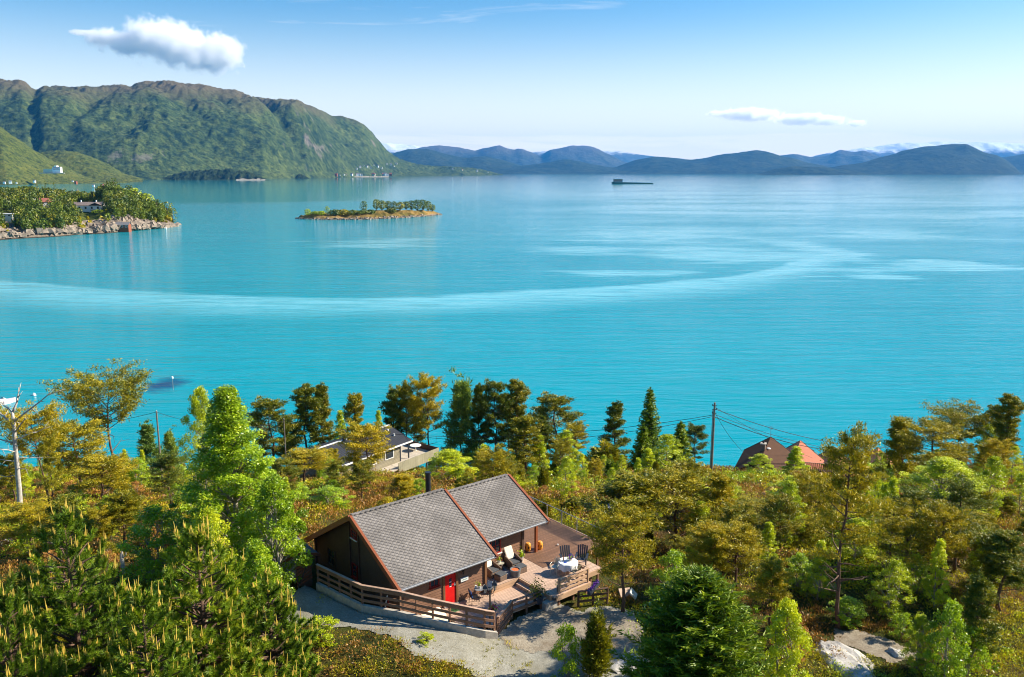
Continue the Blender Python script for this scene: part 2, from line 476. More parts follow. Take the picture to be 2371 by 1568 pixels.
m_hill = forest_material('near_hill_forest', ((0.03, 0.045, 0.012), (0.085, 0.11, 0.02), (0.15, 0.155, 0.03)), scale=1 / 28., moor_z=(900, 1200), rock_slope=.3, bumpd=8)
hf('hill', m_hill, -420, 300, 260, 60, sil([(-420, 200), (-100, 262), (0, 294), (40, 322), (80, 349), (120, 372), (150, 385), (200, 410), (300, 416)]),
   lambda p: np.full_like(p, 3300.) + np.clip(p, 0, 300) * 2, lambda p: 4200. + np.clip(p, 0, 300) * 1.5, lambda t: np.sin(t * math.pi / 2) ** 1.1, .12, 21, fine=9, canopy=26., relief_scale=400, label='yellow green wooded hillside at the foot of the mountain')
hf('hill', m_hill, 60, 330, 140, 50, sil([(60, 372), (100, 352), (150, 349), (190, 356), (230, 371), (262, 388), (285, 402), (330, 414)]),
   lambda p: np.full_like(p, 4300.), lambda p: np.full_like(p, 5000.), lambda t: np.sin(t * math.pi / 2) ** 1.1, .1, 23, fine=9, canopy=30., relief_scale=400, label='rounded wooded spur above the far bay')
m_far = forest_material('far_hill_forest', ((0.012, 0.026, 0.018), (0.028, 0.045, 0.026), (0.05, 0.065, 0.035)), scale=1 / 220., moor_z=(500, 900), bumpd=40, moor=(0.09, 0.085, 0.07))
hshape = lambda t: np.sin(t * math.pi / 2) ** 1.15
kw = dict(shape=hshape, relief=.22, relief_scale=2200, fine=22, canopy=260.)
hf('hill', m_far, 1850, 2380, 260, 44, sil([conv(*p) for p in [(1550, 178), (1600, 166), (1660, 158), (1700, 150), (1780, 140), (1850, 120), (1920, 100), (2000, 82), (2080, 76), (2160, 77), (2200, 92), (2230, 105), (2280, 115), (2330, 145), (2360, 178), (2372, 184)]]),
   Ysf=lambda p: np.full_like(p, 15500.), Ycf=lambda p: np.full_like(p, 18200.), rseed=31, label='dark blue flat topped island across the fjord', **kw)
hf('hill', m_far, 1755, 2020, 130, 30, sil([(1755, 404), (1775, 399), (1805, 391), (1843, 384), (1894, 386), (1945, 393), (2010, 402), (2020, 404)]),
   Ysf=lambda p: np.full_like(p, 14600.), Ycf=lambda p: np.full_like(p, 15300.), rseed=37, label='low dark island before the flat topped one', **kw)
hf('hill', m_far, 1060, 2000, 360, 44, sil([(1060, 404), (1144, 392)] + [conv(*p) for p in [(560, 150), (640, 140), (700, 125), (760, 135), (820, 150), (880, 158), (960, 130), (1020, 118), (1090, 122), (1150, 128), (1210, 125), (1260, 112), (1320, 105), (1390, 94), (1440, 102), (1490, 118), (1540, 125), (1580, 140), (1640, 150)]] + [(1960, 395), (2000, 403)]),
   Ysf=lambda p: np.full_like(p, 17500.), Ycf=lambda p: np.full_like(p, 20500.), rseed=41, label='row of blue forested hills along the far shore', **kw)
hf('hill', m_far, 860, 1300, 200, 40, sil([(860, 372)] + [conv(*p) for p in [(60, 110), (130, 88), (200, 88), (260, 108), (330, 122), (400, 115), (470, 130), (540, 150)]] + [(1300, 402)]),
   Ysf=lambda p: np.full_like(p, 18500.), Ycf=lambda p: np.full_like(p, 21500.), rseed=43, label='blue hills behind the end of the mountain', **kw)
hf('hill', m_far, 2290, 2600, 120, 30, sil([(2290, 370), (2330, 364), (2371, 358), (2450, 352), (2600, 356)]),
   Ysf=lambda p: np.full_like(p, 21000.), Ycf=lambda p: np.full_like(p, 23500.), rseed=47, label='blue ridge beyond the flat topped island', **kw)
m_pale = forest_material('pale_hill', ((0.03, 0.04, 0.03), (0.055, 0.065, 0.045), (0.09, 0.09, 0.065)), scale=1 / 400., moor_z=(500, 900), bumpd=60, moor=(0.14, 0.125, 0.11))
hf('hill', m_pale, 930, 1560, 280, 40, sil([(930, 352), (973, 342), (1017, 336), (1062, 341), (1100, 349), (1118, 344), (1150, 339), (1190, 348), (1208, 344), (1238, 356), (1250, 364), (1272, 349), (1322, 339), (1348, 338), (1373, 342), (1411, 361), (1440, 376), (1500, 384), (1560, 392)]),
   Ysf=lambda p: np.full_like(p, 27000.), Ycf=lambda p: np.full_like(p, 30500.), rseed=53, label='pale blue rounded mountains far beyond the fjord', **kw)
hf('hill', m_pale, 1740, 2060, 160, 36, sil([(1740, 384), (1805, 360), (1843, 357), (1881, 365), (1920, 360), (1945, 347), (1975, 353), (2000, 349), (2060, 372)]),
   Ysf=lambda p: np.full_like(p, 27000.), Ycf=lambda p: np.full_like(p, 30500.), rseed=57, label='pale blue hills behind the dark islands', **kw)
m_snow = forest_material('snow_mountain', ((0.05, 0.06, 0.05), (0.08, 0.09, 0.07), (0.12, 0.11, 0.09)), scale=1 / 500., moor_z=(700, 1000), bumpd=80, snow=(880, 1080, 620), moor=(0.16, 0.15, 0.14))
hf('mountain', m_snow, 840, 1640, 260, 40, sil([(840, 338), (870, 333), (900, 332), (930, 334), (970, 340), (1100, 356), (1380, 350), (1420, 350), (1450, 354), (1510, 362), (1580, 368), (1640, 380)]),
   Ysf=lambda p: np.full_like(p, 38000.), Ycf=lambda p: np.full_like(p, 42000.), rseed=61, label='distant snow covered mountains beyond the green one', **kw)
hf('mountain', m_snow, 1840, 2600, 260, 40, sil([(1840, 375), (1900, 358), (1960, 348), (2020, 342), (2060, 334), (2120, 331), (2200, 330), (2280, 329), (2371, 333), (2480, 336), (2600, 342)]),
   Ysf=lambda p: np.full_like(p, 38000.), Ycf=lambda p: np.full_like(p, 42000.), rseed=67, label='distant plateau with a thin rim of snow', **kw)

# ================================================================== SETTING: air and clouds
def build_haze():
    m = MB().bb((-45500, -4000, -63), (45500, 45500, 1900))
    t = NT('haze'); t.n.remove(t.p)
    v = t.new('ShaderNodeVolumePrincipled')
    v.inputs['Color'].default_value = (0.07, 0.40, 0.95, 1)
    v.inputs['Density'].default_value = 1.7e-5
    v.inputs['Anisotropy'].default_value = 0.0
    t.l.new(v.outputs[0], t.out.inputs['Volume'])
    o = m.build('haze', t.m)
    tag(o, 'blue haze over the fjord', kind='stuff')
build_haze()

def cloud(name, label, ells, dens, seed, Y, soft=0.55, nscale=1 / 260.):
    """A cumulus: a closed domain whose density falls off from a few overlapping cores, broken up by noise."""
    t = NT('cloud_vapour'); t.n.remove(t.p)
    P = t.pos()
    lo, hi = np.full(3, 1e9), np.full(3, -1e9); f = None
    for (px, py, rx, rz, dy) in ells:
        rx, rz = rx * 1.16, rz * 1.22
        k = Y / F
        c = at(px, py, Y + dy); r = np.array([rx * k, max(rx, rz) * k * .8, rz * k])
        lo, hi = np.minimum(lo, c - r * 1.3), np.maximum(hi, c + r * 1.3)
        q = t.vmath('DIVIDE', t.vmath('SUBTRACT', P, tuple(c)), tuple(r))
        e = t.math('SUBTRACT', 1.0, t.vmath('LENGTH', q))
        f = e if f is None else t.math('MAXIMUM', f, e)
    x = t.new('ShaderNodeTexNoise', noise_dimensions='4D'); t.l.new(P, x.inputs['Vector']); x.inputs['W'].default_value = seed
    x.inputs['Scale'].default_value = nscale; x.inputs['Detail'].default_value = 8; x.inputs['Roughness'].default_value = 0.66
    d = t.math('ADD', f, t.math('MULTIPLY', t.math('SUBTRACT', x.outputs[0], 0.53), 2.3))
    mr = t.new('ShaderNodeMapRange', interpolation_type='SMOOTHSTEP'); t.val(mr.inputs[0], d); mr.inputs[1].default_value = 0.02; mr.inputs[2].default_value = soft; mr.inputs[4].default_value = dens
    v = t.new('ShaderNodeVolumePrincipled'); v.inputs['Color'].default_value = (1, 1, 1, 1); v.inputs['Anisotropy'].default_value = 0.2
    t.l.new(mr.outputs[0], v.inputs['Density']); t.l.new(v.outputs[0], t.out.inputs['Volume'])
    o = MB().bb(lo, hi).build(name, t.m)
    tag(o, label, 'cloud')
cloud('cloud', 'large white cumulus cloud above the green mountain', [(345, 85, 62, 42, 0), (300, 100, 60, 30, 0), (410, 105, 78, 42, 0), (480, 125, 80, 40, 0), (530, 120, 34, 36, 0), (250, 88, 50, 20, 0), (205, 76, 40, 6, 0)], 0.013, 3.0, 24000, nscale=1 / 430., soft=.8)
cloud('cloud', 'flat white cloud pair low over the blue hills', [(1735, 266, 66, 13, 0), (1690, 263, 45, 8, 0), (1860, 276, 62, 12, 0), (1905, 279, 52, 10, 0), (1985, 285, 22, 7, 0)], 0.022, 7.0, 46500, nscale=1 / 480., soft=.7)

# ================================================================== SETTING: the near hillside
O3 = np.array([-9.188, 45.074])             # cabin: left end of the ridge on the ground plan
AZ = 0.681                                  # direction of the ridge
UX, UY = math.cos(AZ), math.sin(AZ)
def CW(u, v, z):                            # cabin ground-plan coordinates (u along the ridge, v towards the deck) -> world
    return (O3[0] + u * UX + v * UY, O3[1] + u * UY - v * UX, z)
def CUV(x, y):
    dx, dy = x - O3[0], y - O3[1]
    return dx * UX + dy * UY, dx * UY - dy * UX

YARD = 25.66
CURB = [(-2.6, -4.5, 26.85), (-1.88, -.75, 27.0), (-1.30, 3.39, 27.2), (-.18, 5.44, 27.3), (.86, 6.98, 27.15), (2.17, 8.18, 26.8), (3.0, 8.66, 26.5), (3.66, 8.85, 26.25)]
_dx = np.array([-32, -16, -11.1, -8.07, -5.9, -4.13, -2.36, -0.78, 1.0, 5])
_dz = np.array([0.0, .65, 1.05, 1.22, 1.32, 1.17, .82, .32, .06, 0])
_py = np.array([-80, 0, 14, 24, 32, 40, 50, 58, 70, 81, 100, 120, 135, 150, 400.])
_pz = np.array([46, 33, 29.5, 27.2, 26, 25.6, 25.5, 24.3, 21.6, 19.2, 12.6, 5.2, 0.2, -4, -30.])
def ground_h(x, y):
    x, y = np.asarray(x, float), np.asarray(y, float)
    yy = y + 7 * fbm(x / 42., y / 42., 3, 5) * np.clip((y - 60) / 30, 0, 1) - 6 * np.exp(-((x - 55) / 22) ** 2) * np.clip((y - 70) / 40, 0, 1)
    h = np.interp(yy, _py, _pz)
    h = (h + np.interp(yy - 3, _py, _pz) + np.interp(yy + 3, _py, _pz)) / 3
    h = h + (1.5 * fbm(x / 15., y / 15., 4, 2) + 0.8 * np.exp(-((x - 20) / 9) ** 2 - ((y - 72) / 8) ** 2)) * np.clip((128 - y) / 20, 0.15, 1)
    u_, v_ = CUV(x, y)
    d = np.hypot((x - 1.0) / 25., (y - 45.5) / 10.5)
    d2 = np.hypot((x + 1.0) / 14., (y - 40) / 8.)
    m = 1 - np.clip((np.minimum(d, d2) - 0.92) / 0.35, 0, 1)
    m = m * m * (3 - 2 * m)
    h = h * (1 - m) + (YARD - 0.05) * m - 2.8 * np.exp(-((x - 11) / 5.5) ** 2 - ((y - 54) / 5) ** 2)
    # the drive is banked up outside the curb, highest before the gable
    rise = np.interp(x, _dx, _dz)
    best = np.full(x.shape, 1e9); side = np.zeros(x.shape)
    for (a, b) in zip(CURB[:-1], CURB[1:]):
        ex, ey = b[0] - a[0], b[1] - a[1]; L2 = ex * ex + ey * ey
        t = np.clip(((u_ - a[0]) * ex + (v_ - a[1]) * ey) / L2, 0, 1)
        qx, qy = u_ - (a[0] + t * ex), v_ - (a[1] + t * ey)
        dd = np.hypot(qx, qy); cr = np.sign(ex * qy - ey * qx)
        side = np.where(dd < best, cr * dd, side); best = np.minimum(dd, best)
    return h + np.maximum(rise, 0) * np.clip((side + .02) / .22, 0, 1) * np.clip((9.5 - best) / 6, 0, 1)
def gh(x, y): return float(ground_h(np.array([x]), np.array([y]))[0])

def build_ground():
    xs = np.concatenate([np.linspace(-420, -100, 60)[:-1], np.concatenate([np.linspace(-100, -16, 76)[:-1], np.linspace(-16, 6, 90)[:-1], np.linspace(6, 110, 95)]), np.linspace(110, 420, 60)[1:]])
    ys = np.concatenate([np.linspace(-140, 24, 50)[:-1], np.concatenate([np.linspace(24, 34, 12)[:-1], np.linspace(34, 50, 66)[:-1], np.linspace(50, 150, 118)]), np.linspace(150, 300, 20)[1:]])
    X, Y = np.meshgrid(xs, ys)
    Z = ground_h(X, Y)
    t = NT('hillside_ground'); P = t.pos()
    n = t.noise(P, 0.9, 7, 0.7); n2 = t.noise(P, 0.14, 4, 0.6); n3 = t.noise(P, 7.0, 4, 0.7)
    c = t.ramp(t.math('ADD', t.math('MULTIPLY', n, 0.5), t.math('MULTIPLY', n2, 0.5)), [(0.38, (0.035, 0.045, 0.010)), (0.48, (0.09, 0.10, 0.014)), (0.56, (0.13, 0.085, 0.025)), (0.66, (0.10, 0.055, 0.03))])
    c = t.mix(t.ramp(n3, [(0.35, 0.0), (0.7, 0.55)]), c, (0.03, 0.03, 0.01))
    t.set(color=c, rough=0.95, spec=0.15, normal=t.bump(t.math('ADD', n, n3), 1.0, 0.25))
    tag(link('ground', grid_mesh('ground', np.stack([X, Y, Z], -1), t.m)), 'mossy heather covered hillside', kind='structure')
build_ground()

def inside(poly, x, y):
    c = np.zeros(np.shape(x), bool); Pn = np.array(poly, float); j = len(Pn) - 1
    for i in range(len(Pn)):
        hit = ((Pn[i, 1] > y) != (Pn[j, 1] > y)) & (x < (Pn[j, 0] - Pn[i, 0]) * (y - Pn[i, 1]) / (Pn[j, 1] - Pn[i, 1] + 1e-9) + Pn[i, 0])
        c ^= hit; j = i
    return c
def on_ground(px, py):
    d = ray(px, py); Y = np.arange(30, 70, .06)   # first point where the sight line meets the ground
    X, Z = d[0] / d[1] * Y, CZ + d[2] / d[1] * Y
    i = int(np.argmax(Z < ground_h(X, Y)))
    return np.array([X[i], Y[i], Z[i]])
def sheet(name, pix, lift, mat, label, fr=0.35):
    """A ground sheet with a ragged rim that follows the ground."""
    w = np.array([on_ground(px, py)[:2] for px, py in pix])
    g = .13
    xs, ys = np.arange(w[:, 0].min() - 1, w[:, 0].max() + 1, g), np.arange(w[:, 1].min() - 1, w[:, 1].max() + 1, g)
    X, Y = np.meshgrid(xs, ys)
    jx, jy = .3 * g * fbm(X * 5, Y * 5, 1, 3), .3 * g * fbm(X * 5, Y * 5, 1, 4)
    X, Y = X + jx, Y + jy
    ok = inside(w, X + fr * fbm(X * 1.3, Y * 1.3, 4, 9), Y + fr * fbm(X * 1.3, Y * 1.3, 4, 12))
    cell = ok[:-1, :-1] & ok[1:, :-1] & ok[:-1, 1:] & ok[1:, 1:]
    i = np.arange(X.size).reshape(X.shape)
    Fc = np.stack([i[:-1, :-1], i[:-1, 1:], i[1:, 1:], i[1:, :-1]], -1)[cell]
    used, inv = np.unique(Fc, return_inverse=True)
    V = np.stack([X.ravel(), Y.ravel(), ground_h(X, Y).ravel() + lift], 1)[used]
    return tag(link(name, np_mesh(name, V, inv.reshape(-1, 4), mat, True)), label, kind='structure')

def gravel_mat(name, cols, brown):
    t = NT(name); P = t.pos()
    n = t.noise(P, 2.2, 6, 0.7); g = t.noise(P, 13, 5, 0.85); w = t.noise(P, 0.35, 5, 0.65)
    c = t.ramp(g, [(0.34, tuple(x * .35 for x in cols)), (0.48, cols), (0.68, tuple(min(1, x * 1.45) for x in cols))])
    c = t.mix(t.ramp(t.math('ADD', t.math('MULTIPLY', n, .5), t.math('MULTIPLY', w, .6)), [(0.5, 0.0), (0.66, 0.75)]), c, brown)
    t.set(color=c, rough=0.95, spec=0.15, normal=t.bump(t.math('ADD', g, n), 0.8, 0.05))
    return t.m
m_gravel = gravel_mat('gravel', (0.31, 0.295, 0.245), (0.22, 0.20, 0.145))
m_dirt = gravel_mat('dirt', (0.31, 0.265, 0.20), (0.19, 0.14, 0.09))
sheet('gravel_path', [(640, 1400), (668, 1375), (700, 1362), (740, 1366), (835, 1408), (940, 1430), (1080, 1460), (1150, 1474), (1185, 1440), (1230, 1412), (1300, 1402), (1345, 1412), (1420, 1406), (1478, 1424), (1500, 1470), (1480, 1530), (1460, 1580), (1330, 1610), (1150, 1600), (1080, 1556), (1020, 1535), (960, 1520), (900, 1480), (850, 1462), (790, 1455), (720, 1452), (660, 1450)], .03, m_gravel, 'grey gravel drive before the brown cabin')
sheet('dirt_yard', [(1160, 1476), (1190, 1442), (1235, 1416), (1300, 1408), (1350, 1418), (1420, 1412), (1470, 1430), (1490, 1470), (1470, 1520), (1420, 1530), (1330, 1525), (1230, 1515), (1180, 1500)], .045, m_dirt, 'brown stony dirt beside the gravel drive', fr=.5)
sheet('dirt_path', [(1925, 1455), (1990, 1462), (2050, 1478), (2100, 1500), (2140, 1530), (2060, 1535), (2000, 1515), (1940, 1490)], .03, m_dirt, 'narrow shaded path among the trees', fr=.4)

# ================================================================== vegetation: builders
def unit(v): return v / np.maximum(np.linalg.norm(v, axis=-1, keepdims=True), 1e-9)

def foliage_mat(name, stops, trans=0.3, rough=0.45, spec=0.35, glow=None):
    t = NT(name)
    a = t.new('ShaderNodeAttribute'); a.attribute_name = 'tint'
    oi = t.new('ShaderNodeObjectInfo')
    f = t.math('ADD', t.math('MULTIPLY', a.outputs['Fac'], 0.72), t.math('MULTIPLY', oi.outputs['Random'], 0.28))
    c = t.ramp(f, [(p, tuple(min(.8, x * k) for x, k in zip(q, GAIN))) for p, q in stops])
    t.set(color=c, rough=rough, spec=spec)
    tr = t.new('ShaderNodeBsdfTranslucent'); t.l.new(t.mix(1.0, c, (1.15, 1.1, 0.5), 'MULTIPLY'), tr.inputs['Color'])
    mx = t.new('ShaderNodeMixShader'); mx.inputs[0].default_value = trans
    t.l.new(t.p.outputs[0], mx.inputs[1]); t.l.new(tr.outputs[0], mx.inputs[2]); t.l.new(mx.outputs[0], t.out.inputs['Surface'])
    return t.m

GAIN = (3.1, 2.95, 1.5)
FM = dict(
    pine=foliage_mat('pine_needles', [(0.05, (0.022, 0.036, 0.006)), (0.35, (0.080, 0.080, 0.007)), (0.65, (0.165, 0.135, 0.009)), (0.95, (0.30, 0.185, 0.010))], .25),
    darkpine=foliage_mat('dark_pine_needles', [(0.05, (0.014, 0.030, 0.008)), (0.4, (0.040, 0.056, 0.009)), (0.7, (0.090, 0.088, 0.010)), (0.95, (0.17, 0.120, 0.012))], .22),
    blue=foliage_mat('young_pine_needles', [(0.05, (0.02, 0.045, 0.02)), (0.5, (0.055, 0.095, 0.035)), (0.95, (0.15, 0.17, 0.04))], .2),
    birch=foliage_mat('birch_leaves', [(0.05, (0.055, 0.080, 0.006)), (0.4, (0.13, 0.165, 0.009)), (0.7, (0.215, 0.240, 0.014)), (0.95, (0.32, 0.31, 0.025))], .35, .38, .5),
    green=foliage_mat('broad_leaves', [(0.05, (0.036, 0.068, 0.006)), (0.4, (0.090, 0.140, 0.009)), (0.7, (0.150, 0.205, 0.014)), (0.95, (0.26, 0.29, 0.03))], .33, .36, .55),
    spruce=foliage_mat('spruce_needles', [(0.05, (0.013, 0.028, 0.003)), (0.5, (0.040, 0.070, 0.004)), (0.8, (0.100, 0.130, 0.006)), (0.98, (0.20, 0.19, 0.010))], .2),
    juniper=foliage_mat('juniper_needles', [(0.05, (0.03, 0.04, 0.006)), (0.5, (0.10, 0.10, 0.010)), (0.95, (0.24, 0.19, 0.015))], .22),
    farwood=foliage_mat('far_wood_leaves', [(0.05, (0.012, 0.024, 0.004)), (0.5, (0.045, 0.066, 0.007)), (0.95, (0.12, 0.135, 0.012))], .25),
    heather=foliage_mat('heather_twigs', [(0.05, (0.055, 0.032, 0.014)), (0.5, (0.145, 0.072, 0.028)), (0.95, (0.24, 0.13, 0.065))], .15),
    herb=foliage_mat('ground_leaves', [(0.05, (0.042, 0.046, 0.006)), (0.5, (0.125, 0.118, 0.008)), (0.95, (0.26, 0.215, 0.014))], .3),
    candleneedle=foliage_mat('fresh_pine_needles', [(0.05, (0.020, 0.042, 0.008)), (0.5, (0.065, 0.105, 0.012)), (0.95, (0.19, 0.20, 0.02))], .25),
    candle=plain('pine_candle', (0.66, 0.46, 0.075), .6, .25, 30.),
)
m_bark = plain('pine_bark', (0.13, 0.075, 0.05), .9, .45, 9., bump=.03)
m_birchbark = plain('birch_bark', (0.30, 0.26, 0.21), .8, .5, 7., bump=.02)
m_deadwood = plain('dead_wood', (0.46, 0.42, 0.37), .85, .35, 5., bump=.03)
m_twig = plain('grey_twig', (0.30, 0.25, 0.20), .9, .3, 9.)

class Cloud:
    """Gathers triangles of one crown with a tint per corner."""
    def __init__(s): s.V, s.T = [], []
    def tris(s, A, B, C, tint):
        n = len(A)
        s.V.append(np.stack([A, B, C], 1).reshape(-1, 3)); s.T.append(np.repeat(np.broadcast_to(tint, (n,)), 3))
    def shards(s, c, d, L, w, tint, rg):
        d = unit(d); p = unit(np.cross(d, rg.normal(size=d.shape)))
        L = np.broadcast_to(L, (len(c),))[:, None]; w = np.broadcast_to(w, (len(c),))[:, None]
        s.tris(c - p * w, c + p * w, c + d * L, tint)
    def leaves(s, c, size, tint, rg, up=0.35):
        n = len(c)
        nrm = unit(rg.normal(size=(n, 3)) + np.array([0.25, -0.1, up * 2]))
        a = unit(np.cross(nrm, rg.normal(size=(n, 3)))); b = np.cross(nrm, a)
        sz = np.broadcast_to(size, (n,))[:, None]
        s.tris(c - a * sz, c - b * sz * .55, c + a * sz, tint); s.tris(c + a * sz, c + b * sz * .55, c - a * sz, tint)
    def mesh(s, name, mat):
        V = np.concatenate(s.V); return np_mesh(name, V, np.arange(len(V)).reshape(-1, 3), mat, False, np.concatenate(s.T))

def wander(rg, p0, p1, n, amp):
    t = np.linspace(0, 1, n)[:, None]
    k = rg.normal(size=(n, 3)) * amp; k[0] = 0
    k = np.cumsum(k, 0) * .5; k -= t * k[-1] * .6
    return p0 * (1 - t) + p1 * t + k * np.array([1, 1, .3])

class Proto: pass
def proto(name, h, w, trunk_mb, bark, cloud, mat, trunk_name='trunk'):
    p = Proto(); p.name, p.h, p.w = name, h, w
    me = bpy.data.meshes.new(name + '_trunk'); me.from_pydata(trunk_mb.v, [], trunk_mb.f); me.materials.append(bark)
    me.polygons.foreach_set('use_smooth', np.ones(len(me.polygons), bool)); me.update()
    p.trunk = me; p.tn = trunk_name
    p.crown = cloud.mesh(name + '_crown', mat) if cloud else None
    return p

def make_pine(name, seed, h=10., w=5., base=.45, form='round', nb=30, mat='pine', tuft=38, lean=0., dead=3, L=.27, bw=.042, rtrunk=.14):
    rg = np.random.default_rng(seed); mb = MB(); cl = Cloud()
    top = np.array([lean * h, rg.normal() * .2, h * .95])
    tp = wander(rg, np.zeros(3), top, 9, .22)
    def tk(t):
        i = t * 8; j = min(int(i), 7); return tp[j] * (1 - i + j) + tp[j + 1] * (i - j)
    mb.tube(tp, [rtrunk * (1.25 if i == 0 else 1) * (1 - .82 * i / 8) for i in range(9)], 7)
    ga = rg.uniform(0, 6.28)
    def tufts(c, out, n, r):
        m = n * tuft // 10 * 10 if False else n * tuft
        cc = np.repeat(c[None], m, 0) if c.ndim == 1 else np.repeat(c, m // len(c), 0)
        m = len(cc)
        cc = cc + rg.normal(size=(m, 3)) * np.array([r, r, r * .36]) * .95
        d = np.broadcast_to(out, cc.shape) * .5 + rg.normal(size=cc.shape) * .8 + np.array([0, 0, .35])
        cl.shards(cc, d, rg.uniform(.6, 1.2, m) * L, bw * rg.uniform(.7, 1.3, m), np.clip(rg.uniform() * .5 + rg.normal(size=m) * .17 + .25, 0, 1), rg)
    for k in range(nb):
        t = base + (0.99 - base) * ((k + rg.uniform(0, .9)) / nb) ** .85
        s = (t - base) / (1 - base)
        prof = {'round': math.sqrt(max(.03, 1 - (2 * s - .75) ** 2 / 1.7)), 'cone': 1.05 - .85 * s, 'umbrella': .55 + .55 * math.sin(min(1, s * 1.15) * math.pi * .75), 'ragged': rg.uniform(.35, 1.1) * (1.1 - .6 * s)}[form]
        ln = w / 2 * prof * rg.uniform(.7, 1.1)
        ga += 2.4 + rg.normal() * .4
        o = np.array([math.cos(ga), math.sin(ga), 0])
        el = .1 + .55 * s + rg.normal() * .12
        if form == 'umbrella': el = .55 - .15 * s
        p0 = tk(t); p1 = p0 + o * ln + np.array([0, 0, ln * el])
        bp = wander(rg, p0, p1, 5, .10 * ln / 2 + .03)
        bp[2:, 2] += np.array([.02, .05, .12]) * ln
        r0 = rtrunk * .38 * (1 - .6 * s)
        mb.tube(bp, [r0, r0 * .75, r0 * .55, r0 * .35, r0 * .15], 4, False)
        for q in (2, 3, 4):
            for sg in ((-1, 1) if q < 4 else (0,)):
                sd = np.array([-o[1], o[0], 0]) * sg
                c0 = bp[q]; e = c0 + (sd * .75 + o * .35) * ln * rg.uniform(.16, .34) + np.array([0, 0, .12 * ln])
                if sg: mb.tube([c0, e], [r0 * .3, r0 * .12], 3, False)
                rr = .13 + .055 * ln
                tufts(e, o + np.array([0, 0, .5]), 1, rr)
                tufts((c0 + e) / 2, o, 1, rr)
    for k in range(8): tufts(tp[-1] + rg.normal(size=3) * np.array([.3, .3, .25]), np.array([0, 0, 1.]), 1, .15)
    for k in range(dead):                       # bare lower branches
        t = rg.uniform(.2, base); ga += 2.2; ln = w * rg.uniform(.15, .4)
        p0 = tk(t); p1 = p0 + np.array([math.cos(ga), math.sin(ga), rg.uniform(.0, .5)]) * ln
        bp = wander(rg, p0, p1, 5, .12); mb.tube(bp, [.05, .04, .03, .02, .008], 4, False)
        mb.tube([bp[3], bp[3] + rg.normal(size=3) * .35], [.02, .006], 3, False)
    return proto(name, h, w, mb, m_bark, cl, FM[mat])

def make_broad(name, seed, h=8., w=4., base=.15, nclump=70, nleaf=9000, leaf=.075, mat='birch', shape='egg', bark=None, stems=1, tip=1.0, rtrunk=.10):
    rg = np.random.default_rng(seed); mb = MB(); cl = Cloud()
    tops = []
    for k in range(stems):
        a = rg.uniform(0, 6.28); off = np.array([math.cos(a), math.sin(a), 0]) * (0 if stems == 1 else w * .16)
        tp = wander(rg, off * .25, off + np.array([0, 0, h * (.93 if k == 0 else rg.uniform(.65, .9))]), 8, .10)
        mb.tube(tp, [rtrunk * (1 - .85 * i / 7) for i in range(8)], 6); tops.append(tp)
    per = nleaf // nclump
    for k in range(nclump):
        s = ((k + rg.uniform()) / nclump) ** (1.12 if shape == 'cone' else .95)
        z = h * (base + (1 - base) * s)
        if shape == 'egg': rad = (math.sin(math.pi * min(1, .12 + .86 * s ** .8)) ** .8)
        elif shape == 'cone': rad = (1 - s) ** .75 * min(1, .55 + s * 3)
        elif shape == 'dome': rad = math.sqrt(max(0.02, 1 - s ** 2.2))
        else: rad = (1 - s * .8) * rg.uniform(.5, 1)
        rad = rad * w / 2 * math.sqrt(rg.uniform(.08, 1.0)) * .92 * rg.uniform(.75, 1.12)
        a = k * 2.39996 + rg.normal() * .5
        c = np.array([math.cos(a) * rad, math.sin(a) * rad, z])
        tp = tops[rg.integers(len(tops))]
        j = int(np.clip((z - rad * .7) / h * 7.5, 0, 6))
        if rg.uniform() < .75:
            mb.tube(wander(rg, tp[j], c, 4, .06), [rtrunk * .3, rtrunk * .22, rtrunk * .14, .008], 4, False)
        cr = w * rg.uniform(.07, .125) * tip
        n = int(per * rg.uniform(.6, 1.4))
        d = unit(rg.normal(size=(n, 3))) * (rg.uniform(0, 1, (n, 1)) ** .45) * cr * np.array([1.1, 1.1, .8])
        tint = np.clip(rg.uniform(.1, .85) + rg.normal(size=n) * .13, 0, 1)
        cl.leaves(c + d, leaf * rg.uniform(.7, 1.25, n), tint, rg)
    # leader
    n = per
    c = tops[0][-1] + np.stack([rg.normal(size=n) * .05 * w, rg.normal(size=n) * .05 * w, rg.uniform(-.12, .08, n) * h], 1)
    cl.leaves(c, leaf * .9, np.clip(rg.normal(size=n) * .2 + .5, 0, 1), rg)
    return proto(name, h, w, mb, bark or m_birchbark, cl, FM[mat], 'trunk' if stems == 1 else 'stem')

